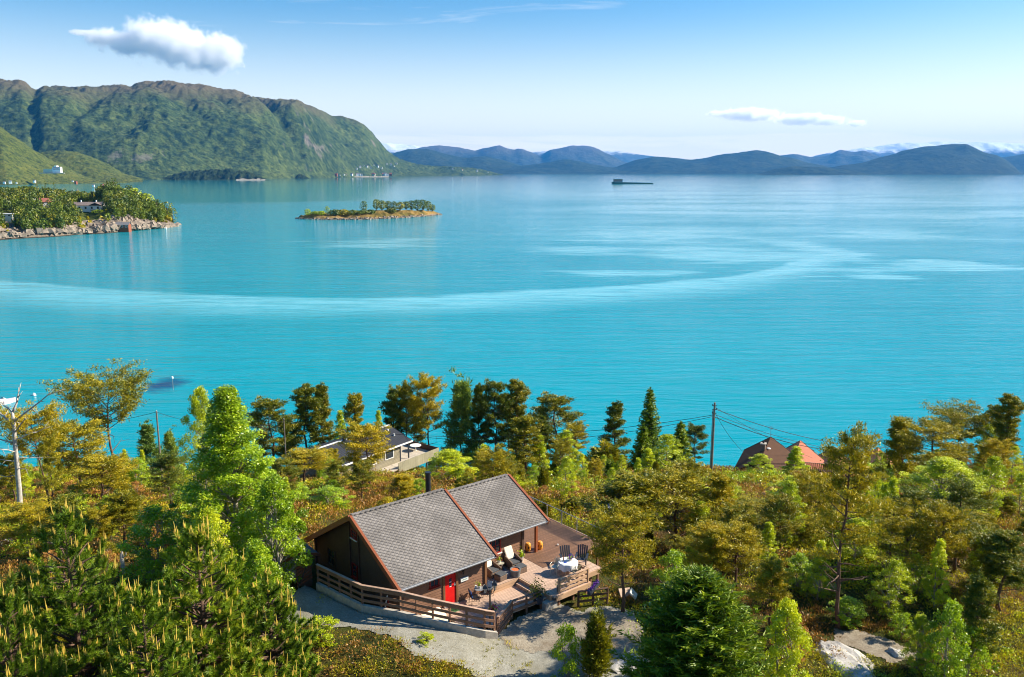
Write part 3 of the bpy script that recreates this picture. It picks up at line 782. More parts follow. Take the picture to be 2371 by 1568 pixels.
def make_spruce(name, seed, h=10., w=4., lev=34, per=8, mat='spruce', droop=.18, L=.34, bw=.06, bush=False, dens=9):
    rg = np.random.default_rng(seed); mb = MB(); cl = Cloud()
    mb.tube([(0, 0, 0), (.03, 0, h * .5), (0, 0, h * .99)], [.02 * h * .8, .012 * h, .01], 7)
    for k in range(lev):
        s = (k + rg.uniform(0, .5)) / lev
        z = h * (.04 + .94 * s)
        R0 = w / 2 * ((1 - s) ** .8 if not bush else (1 - s ** 2.6) ** .60 * (1 + .12 * math.sin(k * 1.9))) + .06
        for b in range(per):
            a = 6.283 * (b / per) + k * 1.1 + rg.normal() * .2
            ln = R0 * rg.uniform(.72, 1.12)
            o = np.array([math.cos(a), math.sin(a), 0]); sd = np.array([-o[1], o[0], 0])
            tt = np.linspace(.12, 1, max(3, int(ln / .17)))
            pts = np.array([0, 0, z]) + o * (tt * ln)[:, None] + np.array([0, 0, 1]) * ((-droop * tt + (droop * .9 + .12) * tt ** 3) * ln * 1.3)[:, None]
            if ln > .5 and rg.uniform() < .5: mb.tube([np.array([0, 0, z]), pts[len(pts) // 2], pts[-1]], [.022, .014, .005], 3, False)
            n = len(tt) * dens
            c = np.repeat(pts, dens, 0) + rg.normal(size=(n, 3)) * np.array([.07, .07, .05])
            side = rg.choice([-1., 1.], n)[:, None]
            d = o * .6 + sd * side * rg.uniform(.3, 1, (n, 1)) + rg.normal(size=(n, 3)) * .28 + np.array([0, 0, -.12 if not bush else .25])
            tip = np.repeat(tt, dens)
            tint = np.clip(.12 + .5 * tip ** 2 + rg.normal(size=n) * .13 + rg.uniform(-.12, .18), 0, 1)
            cl.shards(c, d, L * rg.uniform(.6, 1.15, n), bw * rg.uniform(.6, 1.2, n), tint, rg)
    n = 60
    cl.shards(np.stack([rg.normal(size=n) * .04, rg.normal(size=n) * .04, h * rg.uniform(.93, 1.0, n)], 1), np.array([0, 0, .8]) + rg.normal(size=(n, 3)) * .5, L * .8, bw * .7, .6, rg)
    return proto(name, h, w, mb, m_bark, cl, FM[mat])

def make_juniper(name, seed, h=4., w=1.8, n=5200, mat='juniper', flames=26):
    rg = np.random.default_rng(seed); mb = MB(); cl = Cloud()
    for k in range(flames):
        a = rg.uniform(0, 6.28); r = w / 2 * math.sqrt(rg.uniform(0, .8)) * .8
        hh = h * (1 - .55 * (r / (w / 2)) ** 1.2) * rg.uniform(.72, 1.0)
        if k == 0: r, hh = 0, h
        b = np.array([math.cos(a) * r * .35, math.sin(a) * r * .35, 0]); e = np.array([math.cos(a) * r, math.sin(a) * r, hh])
        if k < 7: mb.tube([b, (b + e) / 2, e], [.035, .025, .006], 5)
        m = n // flames
        t = rg.uniform(.06, 1, m) ** .8; fr = (.24 * w * (1 - t ** 2.2) + .03) * .8
        c = b * (1 - t[:, None]) + e * t[:, None] + np.stack([rg.normal(size=m) * fr, rg.normal(size=m) * fr, rg.normal(size=m) * .1], 1) * .62
        out = c - np.array([0, 0, 1]) * c[:, 2:] 
        cl.shards(c, unit(out) * .6 + np.array([0, 0, .75]) + rg.normal(size=(m, 3)) * .35, .24 * rg.uniform(.6, 1.2, m), .035, np.clip(rg.uniform(.1, .7) + rg.normal(size=m) * .16, 0, 1), rg)
    return proto(name, h, w, mb, m_bark, cl, FM[mat], 'stem')

def make_candle_pine(name, seed, h, w, depth, levels, needle=.15, nn=190):
    """A young pine seen close: whorls of upturned shoots, each a brush of needles with pale new candles at its end."""
    rg = np.random.default_rng(seed); mb = MB(); cl = Cloud(); cd = MB()
    mb.tube([(0, 0, 0), (.08, .03, h * .5), (0, 0, h * .9), (0, 0, h)], [.15, .11, .05, .03], 8)
    shoots = []
    def brush(a, b, big, fresh):
        d = unit(b - a); L = np.linalg.norm(b - a)
        n = int(nn * (L / .45) * (1.0 if fresh else .8))
        t = rg.uniform(.0, 1.0, n)
        c = a + (b - a) * t[:, None]
        r = unit(np.cross(d, rg.normal(size=(n, 3))))
        cl.shards(c, r * .85 + d * .75 + rg.normal(size=(n, 3)) * .12, needle * rg.uniform(.8, 1.3, n), .010 + .004 * big, np.clip(rg.uniform(.1, .6) + rg.normal(size=n) * .15, 0, 1), rg)
        mb.tube([a, b], [.014, .009], 4, False)
        if fresh:
            cd = MB(); shoots.append(cd)
            k = rg.integers(3, 6) if big else rg.integers(1, 3)
            for i in range(k):
                ln = (rg.uniform(.24, .46) if i == 0 else rg.uniform(.08, .20)) * (rg.uniform(.8, 1.3) if big else rg.uniform(.35, .8))
                an = rg.uniform(0, 6.28); q = .03 if i else 0
                p0 = b + np.array([math.cos(an) * q, math.sin(an) * q, -.02]); sp = np.array([math.cos(an) * .018, math.sin(an) * .018, 0]) if i else rg.normal(size=3) * .012
                p1 = p0 + sp + unit(d * .25 + np.array([0, 0, 1.2])) * ln
                cd.tube([p0, p0 * .5 + p1 * .5 + sp * .5, p1], [.012, .014, .006], 5)
    for lv in range(levels):
        s = lv / (levels - 1)
        z = h - depth * (1 - s)
        R0 = (w / 2) * (1 - s) ** .72 + .10
        nb = int(9 + 15 * (1 - s))
        for b in range(nb):
            a = 6.283 * b / nb + lv * 1.7 + rg.normal() * .25
            o = np.array([math.cos(a), math.sin(a), 0])
            ln = R0 * rg.uniform(.45, 1.1)
            zz = z + rg.uniform(-.3, .3)
            p0 = np.array([0, 0, zz - .35 * ln]); p1 = p0 + o * ln + np.array([0, 0, ln * rg.uniform(.30, .6)])
            bp = wander(rg, p0, p1, 5, .04 * ln)
            mb.tube(bp, [.05 * (1.2 - s), .04 * (1.2 - s), .03, .02, .014], 5, False)
            m = max(1, int(ln / .42))
            for j in range(m):
                t = 1 - j * .36 / ln * rg.uniform(.7, 1.2)
                if t < .22: break
                i = t * 4; q = min(int(i), 3); c0 = bp[q] * (1 - i + q) + bp[q + 1] * (i - q)
                for sg in ((0,) if j == 0 else (-1, 1)):
                    d = unit(o * .55 + np.array([-o[1], o[0], 0]) * sg * .8 + np.array([0, 0, .75 + rg.uniform(0, .5)]) + rg.normal(size=3) * .15)
                    brush(c0, c0 + d * rg.uniform(.28, .55), j == 0, rg.uniform() < (.9 if j == 0 else .36) * (.5 + .5 * math.sin(a * 2 + lv) ** 2))
    for k in range(3): brush(np.array([0, 0, h - .5 * (k + 1)]), np.array([0, 0, h - .5 * k]), True, k == 0)
    p = proto(name, h, w, mb, m_bark, cl, FM['candleneedle'])
    shoots.sort(key=lambda q: -len(q.v))
    rest = MB()
    for q in shoots[90:]: rest.poly(q.v, q.f)
    p.candles = []
    for q in shoots[:90] + ([rest] if rest.v else []):
        me = bpy.data.meshes.new(name + '_new_shoot'); me.from_pydata(q.v, [], q.f); me.materials.append(FM['candle']); me.update(); p.candles.append(me)
    return p

def make_dead(name, seed, h, w):
    rg = np.random.default_rng(seed); mb = MB()
    tp = wander(rg, np.zeros(3), np.array([.25, 0, h * .82]), 9, .12)
    mb.tube(tp, [.27, .23, .21, .20, .19, .18, .16, .14, .11], 8)
    def limb(t, a, ln, up, r=.07):
        i = t * 8; j = min(int(i), 7); p0 = tp[j] * (1 - i + j) + tp[j + 1] * (i - j)
        o = np.array([math.cos(a), math.sin(a) * .6, up])
        bp = wander(rg, p0, p0 + unit(o) * ln, 6, .16)
        mb.tube(bp, [r, r * .85, r * .7, r * .55, r * .4, r * .15], 5)
        for q in (2, 3, 4): mb.tube([bp[q], bp[q] + unit(o + rg.normal(size=3) * .7) * ln * rg.uniform(.18, .42)], [r * .5, r * .12], 4)
    for t, a, ln, up, r in ((.99, 1.0, .20, 1.9, .11), (.97, 2.7, .15, 1.2, .09), (.9, .15, .42, .75, .10), (.86, 3.2, .30, .75, .10), (.8, 5.6, .26, .6, .08), (.74, .2, .30, .3, .07), (.7, 3.5, .28, .35, .07), (.62, 4.6, .2, .3, .06), (.56, .5, .22, -.1, .05), (.52, 2.8, .24, .05, .05), (.45, 5.5, .18, .1, .05), (.38, 3.4, .14, .0, .04)):
        limb(t, a, h * ln, up, r)
    return proto(name, h, w, mb, m_deadwood, None, None)

# ------------------------------------------------------------------ one of each kind
PINE_R = [make_pine('pine', 11, 10, 5.0, .42, 'round', 34), make_pine('pine', 12, 10, 4.6, .36, 'ragged', 40), make_pine('pine', 13, 10, 5.2, .5, 'round', 32, dead=5)]
PINE_D = [make_pine('dark_pine', 21, 10, 4.2, .30, 'round', 36, 'darkpine'), make_pine('dark_pine', 22, 10, 4.0, .34, 'ragged', 42, 'darkpine', dead=4), make_pine('dark_pine', 23, 10, 3.8, .22, 'cone', 44, 'darkpine', dead=1)]
PINE_U = [make_pine('umbrella_pine', 31, 10, 7.0, .5, 'umbrella', 38, lean=.04, dead=3), make_pine('umbrella_pine', 32, 10, 6.0, .55, 'umbrella', 34, lean=.12, dead=2)]
PINE_S = [make_pine('sparse_pine', 41, 11, 5.0, .42, 'ragged', 36, 'pine', tuft=34, dead=12, L=.24, bw=.03, rtrunk=.13), make_pine('sparse_pine', 42, 11, 4.6, .34, 'ragged', 40, 'darkpine', tuft=32, dead=9, L=.24, bw=.03)]
PINE_Y = [make_pine('young_pine', 51, 5, 2.6, .06, 'cone', 40, 'blue', tuft=26, dead=0, L=.30, bw=.032, rtrunk=.06), make_pine('young_pine', 52, 5, 2.4, .08, 'cone', 38, 'pine', tuft=26, dead=0, L=.28, bw=.03, rtrunk=.06)]
BIRCH = [make_broad('birch', 61, 8, 4, .12, 70, 8000, .085), make_broad('birch', 62, 8, 3.4, .15, 64, 7000, .085, shape='cone'), make_broad('birch', 63, 8, 4.4, .10, 80, 8000, .08, shape='egg', stems=2)]
GREEN = [make_broad('broadleaf_tree', 71, 6, 4.6, .06, 70, 8000, .085, 'green', 'dome', stems=3), make_broad('broadleaf_tree', 72, 6, 4.2, .08, 60, 7000, .09, 'green', 'egg', stems=2)]
BUSH = [make_broad('bush', 81, 2.2, 2.6, .03, 36, 3200, .06, 'green', 'dome', stems=4, rtrunk=.035), make_broad('bush', 82, 2.2, 2.4, .03, 34, 3000, .06, 'birch', 'dome', stems=3, rtrunk=.035), make_broad('bush', 83, 2.0, 2.8, .02, 34, 3200, .05, 'heather', 'dome', stems=5, rtrunk=.03, bark=m_twig), make_broad('bush', 84, 2.2, 2.6, .03, 36, 3400, .055, 'herb', 'dome', stems=4, rtrunk=.03)]
SPRUCE = [make_spruce('spruce', 91, 10, 4.2)]
YSPRUCE = [make_spruce('young_spruce', 92, 5, 2.4, 22, 7)]
JUNI = [make_juniper('juniper', 101), make_juniper('juniper', 102, 3, 2.2, 4600, flames=22), make_juniper('juniper', 103, 3.4, 1.5, 4200, 'spruce', 18)]
BIGBIRCH = make_broad('tall_birch', 111, 12, 6.6, .05, 340, 60000, .066, 'green', 'cone', tip=.62, rtrunk=.16)
ROWAN = make_broad('broadleaf_tree', 112, 7, 4.6, .08, 130, 21000, .075, 'green', 'egg', stems=2, tip=.8, rtrunk=.11)
PALEBIRCH = make_broad('tall_birch', 113, 11, 6.0, .2, 170, 24000, .07, 'birch', 'egg', tip=.75, rtrunk=.13)
FRONTBIRCH = make_broad('birch', 114, 6, 3.6, .05, 120, 20000, .05, 'birch', 'egg', stems=2, tip=.75, rtrunk=.07)
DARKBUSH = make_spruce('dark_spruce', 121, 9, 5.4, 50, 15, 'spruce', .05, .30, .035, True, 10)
CANDLE_A = make_candle_pine('candle_pine', 131, 14, 5.0, 5.4, 13)
CANDLE_B = make_candle_pine('candle_pine', 132, 13, 3.6, 4.6, 12)
CANDLE_C = make_candle_pine('candle_pine', 133, 11, 2.8, 3.4, 10)
DEAD = make_dead('dead_tree', 141, 10.5, 7.0)

TREES = []                                   # (object, kind phrase, px, py of the base, Y, has its own label)
def plant(p, px, py, Y, wpx, label=None, cat='tree', group=None, rz=None, kind=None, name=None, hscale=None):
    tp = at(px, py, Y); zg = gh(tp[0], Y) - .06
    h = max(.5, tp[2] - zg)
    r = empty(name or p.name, (tp[0], Y, zg), rz if rz is not None else (px * 1.7 + py) % 6.283)
    sx = wpx * (Y / F) / p.w
    r.scale = (sx, sx, h / p.h)
    a = link(p.tn, p.trunk, r)
    if p.crown: link('crown' if p.tn == 'trunk' else 'foliage', p.crown, r)
    for i, me in enumerate(getattr(p, 'candles', ())):
        o = link('new_shoot' if i < 90 else 'new_shoots', me, r)
        if i == 90: o['kind'] = 'stuff'
    if label: tag(r, label, cat, group)
    TREES.append((r, kind, tp[0], Y, h))
    return r

# ================================================================== vegetation: every tree in its place
plant(DEAD, 15, 900, 64, 200, 'bare white dead tree with forked limbs at the edge of the slope', rz=0)
def P(p, px, py, Y, w, label, **k): return plant(p, px, py, Y, w, label, **k)
P(PINE_U[1], 92, 962, 66, 125, 'pine with a leaning dark trunk and round top beside the bare dead tree', rz=3.3)
P(PINE_U[0], 250, 884, 88, 185, 'broad flat topped pine standing highest over the water near the dead tree')
P(PINE_R[0], 170, 985, 74, 165, 'golden pine under the broad flat topped pine')
P(PINE_S[0], 112, 1010, 58, 80, 'thin pole trunked pine between the leaning pine and the golden one')
P(PINE_R[2], 228, 1062, 66, 150, 'yellow needled pine with hanging lower boughs before the golden pine')
P(PINE_Y[0], 345, 982, 92, 62, 'blue green young pine beside the lone wire pole')
P(PINE_Y[0], 392, 998, 95, 46, 'smallest blue green young pine right of the lone wire pole')
P(PALEBIRCH, 462, 902, 60, 130, 'slim yellow green birch behind the tall leafy tree')
P(BIGBIRCH, 522, 903, 47, 370, 'tall leafy tree with a pointed top left of the brown cabin', hscale=1)
P(ROWAN, 632, 1110, 44.5, 190, 'broad leaved tree with bright leaves touching the cabin shed')
P(ROWAN, 590, 1260, 39.5, 170, 'leafy bush tree in front of the tall pointed tree by the drive')
P(GREEN[0], 352, 1178, 47, 185, 'round green broadleaf tree left of the tall pointed tree')
P(PINE_R[1], 282, 1140, 53, 125, 'dark olive pine left of the round green broadleaf tree')
P(PINE_S[1], 385, 1050, 68, 120, 'slim pine with a bare reddish trunk behind the round green tree')
P(GREEN[1], 440, 1130, 54, 130, 'loose green tree between the round tree and the tall pointed one')
P(PINE_R[2], 60, 1180, 52, 150, 'spreading gold pine below the leaning pine')
P(BIRCH[0], 150, 1150, 56, 130, 'pale birch on the slope below the golden pine')
P(JUNI[1], 60, 1310, 44, 110, 'dark juniper at the edge beside the candle pines', cat='shrub')
P(PINE_D[0], 165, 1190, 45, 95, 'small dark pine behind the candle pines')
P(BIRCH[2], 480, 1180, 42, 150, 'leafy birch at the foot of the tall pointed tree')
P(GREEN[0], 420, 1330, 36, 190, 'shaded leafy bush tree behind the middle candle pine')
P(CANDLE_A, 150, 1228, 20, 420, 'large young pine with many yellow candles in the lower corner')
P(CANDLE_B, 455, 1255, 21.5, 330, 'pointed young pine with yellow candles before the leafy tree')
P(CANDLE_C, 620, 1372, 23, 230, 'low young pine with yellow candles beside the gravel drive')
P(CANDLE_C, 330, 1420, 18.5, 260, 'low young pine with yellow candles between the two larger candle pines')
P(CANDLE_C, 10, 1400, 18, 230, 'young pine with yellow candles cut by the frame edge')
# the row along the water
sky_row = [(PINE_D[0], 622, 925, 108, 105, 'dark spreading pine at the start of the shore row'), (PINE_D[1], 700, 892, 112, 100, 'tall dark pine third in the shore row with a twin crown'),
    (PINE_D[2], 745, 886, 114, 72, 'narrow dark pine beside the twin crowned one'), (PINE_R[1], 822, 912, 110, 78, 'rusty brown narrow pine above the grey house roof'),
    (BIRCH[1], 788, 952, 104, 60, 'light green birch between the narrow pine and the rusty one'), (PINE_D[1], 912, 903, 112, 80, 'dark two topped pine behind the grey house'),
    (PINE_R[2], 940, 893, 114, 70, 'slim olive pine just behind the grey house ridge'), (PINE_R[0], 990, 877, 113, 84, 'tallest pine of the shore row with orange lower trunk'),
    (PINE_Y[0], 1060, 882, 115, 88, 'open blue green pine with tiered boughs in the shore row'), (PINE_D[2], 1110, 887, 116, 58, 'narrow dark pine right of the open tiered pine'),
    (PINE_D[0], 1145, 884, 114, 76, 'dark pine with a pointed top between two others in the shore row'), (PINE_D[1], 1203, 880, 115, 96, 'broad heavy pine in the middle of the shore row'),
    (PINE_D[0], 1285, 916, 113, 108, 'leaning dark pine at the end of the shore row'), (PINE_R[1], 1215, 965, 96, 118, 'olive pine standing before the broad heavy shore pine'),
    (PINE_R[0], 1332, 985, 104, 62, 'small rusty pine beside the end of the shore row'), (BIRCH[1], 876, 952, 106, 52, 'pale young birch behind the grey house chimney'),
    (PINE_D[2], 1430, 928, 110, 74, 'single dark pine between the shore row and the conical spruce'), (SPRUCE[0], 1506, 898, 106, 84, 'tall dark conical spruce against the turquoise water'),
    (YSPRUCE[0], 1577, 978, 108, 62, 'young bright spruce right of the tall conical spruce'), (PINE_D[0], 1612, 986, 110, 60, 'small dark pine left of the tall wire pole'),
    (PINE_D[2], 660, 960, 113, 60, 'half hidden dark pine between the first shore pines'), (PINE_D[1], 1250, 960, 110, 60, 'dark pine tucked behind the olive pine'),
    (PINE_D[0], 960, 925, 117, 66, 'dark pine behind the tallest shore pine'), (PINE_D[0], 1175, 920, 117, 70, 'dark pine filling the gap in the shore row'),
    (YSPRUCE[0], 1490, 985, 100, 60, 'young spruce at the foot of the tall conical spruce')]
for a in sky_row: P(*a, group='trees along the near shore')
mid = [(PINE_R[0], 850, 990, 74, 125, 'pine with a long bare trunk standing before the grey house'), (PINE_R[2], 700, 1045, 82, 130, 'spreading olive pine left of the grey house'),
    (BIRCH[0], 1040, 1045, 82, 150, 'big bright birch right of the grey house'), (BIRCH[1], 1120, 1030, 92, 85, 'pale slim birch behind the bright one'),
    (BIRCH[2], 1165, 1095, 74, 130, 'bright birch just behind the cabin roof'), (BIRCH[1], 1250, 1008, 97, 80, 'pale yellow birch right of the olive pine'),
    (BIRCH[0], 1312, 998, 100, 84, 'bright green birch below the leaning shore pine'), (PINE_Y[1], 935, 1100, 72, 72, 'young olive pine behind the cabin chimney pipe'),
    (BIRCH[0], 1545, 1008, 92, 110, 'yellow green birch before the young bright spruce'), (JUNI[1], 1400, 1020, 98, 140, 'dark rounded juniper mound right of the shore row'),
    (GREEN[0], 760, 1130, 62, 130, 'bright leafy thicket behind the cabin left gable'), (GREEN[1], 690, 1120, 66, 90, 'yellow green bush tree behind the cabin shed'),
    (PINE_R[1], 1462, 1105, 57.5, 240, 'large olive pine with open crown right of the deck'), (PINE_R[0], 1448, 1185, 43.7, 170, 'open olive pine standing in front of the far corner of the terrace'),
    (PINE_R[2], 1572, 1105, 58, 200, 'broad olive pine behind the one beside the deck'),
    (JUNI[2], 1415, 1055, 84, 46, 'narrow dark juniper column on the heather slope'), (JUNI[0], 1330, 1150, 66, 60, 'olive juniper behind the glass fence'),
    (BIRCH[1], 1640, 1130, 66, 80, 'pale birch on the heather slope below the tall wire pole'), (BIRCH[1], 1500, 1040, 90, 80, 'light birch in front of the tall conical spruce'),
    (BIRCH[0], 1762, 1052, 84, 84, 'young birch covering the gable of the brown roofed house'), (BIRCH[1], 1845, 1035, 85, 92, 'slender birch between the brown roof and the red roof'),
    (PINE_S[0], 1978, 998, 42, 215, 'tall pine with bare pale lower branches in the front right'), (PINE_Y[1], 2092, 968, 82, 92, 'young pine with many leaders above the right wood'),
    (PINE_R[0], 2168, 985, 78, 150, 'olive pine beside the young pine with many leaders'), (PINE_U[1], 2240, 952, 96, 135, 'flat topped dark pine above the right wood by the water'),
    (BIRCH[2], 2292, 985, 92, 84, 'airy birch between the flat topped pine and the edge pine'), (PINE_D[1], 2350, 915, 90, 100, 'tall dark pine at the right edge over the water'),
    (PINE_D[0], 2310, 940, 94, 70, 'dark pine left of the tall edge pine'), (PALEBIRCH, 2190, 1065, 57, 250, 'big pale birch with glittering leaves in the right wood'),
    (PINE_S[1], 2115, 1130, 48, 150, 'slim dark pine in front of the big pale birch'), (PINE_R[1], 2318, 1140, 62, 130, 'olive pine beneath the airy birch'),
    (PINE_D[1], 2335, 1225, 44, 150, 'dark pine at the lower right edge'), (BIRCH[1], 2052, 1120, 54, 95, 'slim birch between the tall bare branched pine and the big pale birch'),
    (BIRCH[2], 1835, 1105, 62, 140, 'bright birch below the brown roofed house'), (PINE_R[2], 1755, 1165, 60, 150, 'low olive pine below the brown roofed house'),
    (PINE_D[0], 1900, 1130, 60, 110, 'dark pine left of the tall bare branched pine'), (BIRCH[1], 1780, 1210, 50, 80, 'white stemmed birch behind the big dark spruce bush'),
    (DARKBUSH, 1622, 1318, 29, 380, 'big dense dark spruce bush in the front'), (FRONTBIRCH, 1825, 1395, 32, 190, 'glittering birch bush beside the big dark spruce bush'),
    (FRONTBIRCH, 2135, 1425, 38, 100, 'small bright birch in front of the slim dark pine'), (JUNI[0], 1385, 1392, 37.4, 105, 'yellow green pointed juniper beside the dirt yard'),
    (BUSH[0], 1318, 1450, 37.2, 110, 'leafy green shrub left of the pointed juniper'), (BUSH[1], 738, 1435, 39, 130, 'bright green shrub at the rim of the gravel drive'),
    (BUSH[1], 985, 1492, 38.6, 60, 'small bright sapling on the bank below the lamp post'), (BUSH[0], 690, 1500, 36.5, 110, 'leafy shrub below the bright one at the drive'),
    (PINE_R[0], 2235, 1180, 52, 140, 'olive pine under the big pale birch'), (BIRCH[0], 1985, 1200, 50, 120, 'green birch behind the tall bare branched pine'),
    (PINE_S[0], 2062, 1165, 46, 160, 'airy pine between the bare branched pine and the slim dark pine'), (PINE_S[1], 2232, 1110, 49, 160, 'airy dark pine standing before the big pale birch'),
    (BIRCH[1], 1902, 1255, 45, 95, 'slim birch left of the bare branched pine trunk'), (PINE_R[2], 1712, 1225, 47, 150, 'olive pine just behind the big dark spruce bush'),
    (PINE_R[1], 1795, 1300, 42, 120, 'small olive pine behind the glittering birch bush'), (GREEN[1], 1965, 1385, 42.5, 110, 'green bush tree at the foot of the bare branched pine'),
    (BIRCH[2], 2075, 1300, 43, 120, 'bright birch beside the narrow path'), (PINE_Y[1], 2290, 1235, 46, 100, 'young olive pine at the lower right edge wood'),
    (PINE_S[0], 1640, 1215, 47, 130, 'thin airy pine left behind the big dark spruce bush'), (GREEN[0], 1560, 1280, 44, 130, 'round green bush tree between the terrace and the dark spruce bush'),
    (BIRCH[0], 1690, 1120, 62, 110, 'leafy birch under the tall wire pole slope'), (PINE_R[0], 1860, 1190, 55, 140, 'olive pine below the bright birch of the brown roofed house'),
    (BUSH[0], 2250, 1450, 37.5, 130, 'leafy shrub at the lower right corner'), (BIRCH[1], 2180, 1250, 44, 90, 'slim birch in front of the airy dark pine'),
    (PINE_D[2], 2270, 1330, 38, 120, 'small dark pine in the lower right wood'), (GREEN[1], 2210, 1400, 36, 130, 'leafy bush in the lower right corner'),
    (BUSH[3], 1910, 1370, 46, 120, 'yellow green bush behind the glittering birch bush'), (PINE_Y[1], 1650, 1195, 52, 90, 'young olive pine right of the two broad pines')]
for a in mid:
    P(*a, cat='shrub' if a[0] in BUSH + JUNI else 'tree')

# ------------------------------------------------------------------ the many smaller ones between them
LAND = {'the brown cabin': CW(5.5, 0, 0)[:2], 'the grey house': (-18, 101), 'the brown roofed house': (30.5, 97), 'the tall wire pole': tuple(at(1646, 1118, 80)[:2]),
        'the bare dead tree': tuple(at(15, 905, 81)[:2]), 'the big dark spruce bush': tuple(at(1622, 1318, 29)[:2]), 'the tall conical spruce': tuple(at(1506, 898, 106)[:2]),
        'the tall pointed leafy tree': tuple(at(522, 905, 47)[:2]), 'the big pale birch': tuple(at(2190, 1065, 57)[:2]), 'the bare branched pine': tuple(at(1978, 998, 42)[:2])}
sky_line = lambda px: np.interp(px, [0, 60, 300, 420, 580, 900, 1340, 1390, 1480, 1640, 1700, 1900, 2050, 2371], [1015, 1050, 1035, 1050, 1010, 1000, 1020, 1040, 1050, 1075, 1100, 1075, 1035, 1010])
KINDS = [(PINE_R[0], 'olive pine', 2.6, 5.4, .6), (PINE_R[1], 'olive pine', 2.4, 5.0, .62), (BIRCH[0], 'leafy birch', 2.2, 4.4, .6), (BIRCH[1], 'slim birch', 2.5, 5.0, .45), (GREEN[0], 'green bush', 1.6, 3.0, 1.0),
         (BUSH[2], 'brown heather bush', .9, 1.6, 1.5), (BUSH[3], 'yellow green bush', 1.0, 1.9, 1.3), (JUNI[0], 'olive juniper', 1.5, 3.0, .55), (JUNI[2], 'green juniper', 1.6, 3.2, .5), (PINE_Y[1], 'young pine', 1.8, 3.6, .6), (PINE_D[0], 'dark pine', 3.0, 5.5, .6), (BUSH[0], 'green bush', 1.2, 2.2, 1.1)]
PROT = [(-60, 890, 50, 1120, 64), (690, 1095, 1390, 1500, 60), (880, 975, 1010, 1110, 112), (1680, 1000, 1900, 1090, 105), (1380, 1380, 1490, 1560, 60)]
rs = random.Random(5)
FILL = []
ROADPOLY = [(630, 1405), (668, 1360), (740, 1345), (835, 1390), (1150, 1460), (1185, 1425), (1300, 1385), (1420, 1385), (1495, 1410), (1520, 1470), (1490, 1600), (1310, 1620), (1150, 1610), (1070, 1560), (950, 1525), (850, 1468), (790, 1460), (650, 1455)]
def clear_of(x, y, r):
    u, v = CUV(x, y)
    if -4.5 < u < 17 and -8 < v < 10.5: return False
    if inside(ROADPOLY, *[np.array([q]) for q in proj((x, y, gh(x, y)))])[0]: return False
    if math.hypot(x + 37, (y - 58) / 2) < 4: return False
    if math.hypot(x - LAND['the grey house'][0], (y - 101)) < 9.5: return False
    if math.hypot(x - LAND['the brown roofed house'][0], y - 97) < 7: return False
    return all(math.hypot(x - q[0], y - q[1]) > r for q in FILL) and all(math.hypot(x - t[2], y - t[3]) > r * .75 for t in TREES)
def proj(p):
    x, y, z = p[0], p[1], p[2] - CZ
    Z = y * cth - z * sth; U = y * sth + z * cth
    return CX + F * x / Z, CY - F * U / Z
tries = 0
while len(FILL) < 360 and tries < 60000:
    tries += 1
    y = 37 + 90 * rs.random() ** .8
    x = rs.uniform(-.66, .66) * y
    z = gh(x, y)
    if z < 1.0: continue
    patch = float(fbm(x / 14., y / 14., 3, 77))
    k = rs.choices(KINDS, [1.4, 1.2, 1.6 + 1.5 * (patch > .1), 1.0, 1.2, 1.3 + 3 * (patch < -.25), 1.2, .9, .5, .9, .7, 1.0])[0]
    h = rs.uniform(k[2], k[3]) * (1.3 if x > 12 and y < 85 and k[3] > 2.8 else 1.0)
    if not clear_of(x, y, (.8 + .28 * h) if x < 8 else (.55 + .20 * h)): continue
    px, pt = proj((x, y, z + h)); _, pb = proj((x, y, z))
    if not (-40 < px < 2410) or pb > 1640: continue
    if pt < sky_line(px): continue
    wp = h * k[4] * F / y
    bad = any(px + wp / 2 > a and px - wp / 2 < c and pb > b and pt < d and y < yy for a, b, c, d, yy in PROT)
    if bad: continue
    FILL.append((x, y, z, h, k, px, pt, wp))
auto = {}
for f in FILL:
    x, y, z, h, k = f[:5]
    size = 'low' if h < k[2] + (k[3] - k[2]) * .33 else ('tall' if h > k[2] + (k[3] - k[2]) * .67 else 'medium')
    nm, q = min(LAND.items(), key=lambda it: math.hypot(x - it[1][0], (y - it[1][1]) * .7))
    dx, dy = x - q[0], y - q[1]
    side = ('right of' if dx > 0 else 'left of') if abs(dx) > abs(dy) * .7 else ('behind' if dy > 0 else 'in front of')
    auto.setdefault((size, k[1], side, nm), []).append((math.hypot(dx, dy), f))
ORD = ['closest', 'second closest', 'third closest', 'fourth closest', 'fifth closest', 'sixth closest', 'seventh closest', 'eighth closest', 'ninth closest', 'tenth closest', 'eleventh closest', 'twelfth closest', 'thirteenth closest', 'fourteenth closest']
for (size, kn, side, nm), L in auto.items():
    for i, (d, f) in enumerate(sorted(L, key=lambda e: e[0])):
        x, y, z, h, k, px, pt, wp = f
        lab = f'{size} {kn} {side} {nm}' + (f', {ORD[min(i, 13)]} of its kind' if len(L) > 1 else '')
        plant(k[0], px, pt, y, wp, lab, 'shrub' if 'bush' in kn or 'juniper' in kn else 'tree', rz=rs.uniform(0, 6.28))

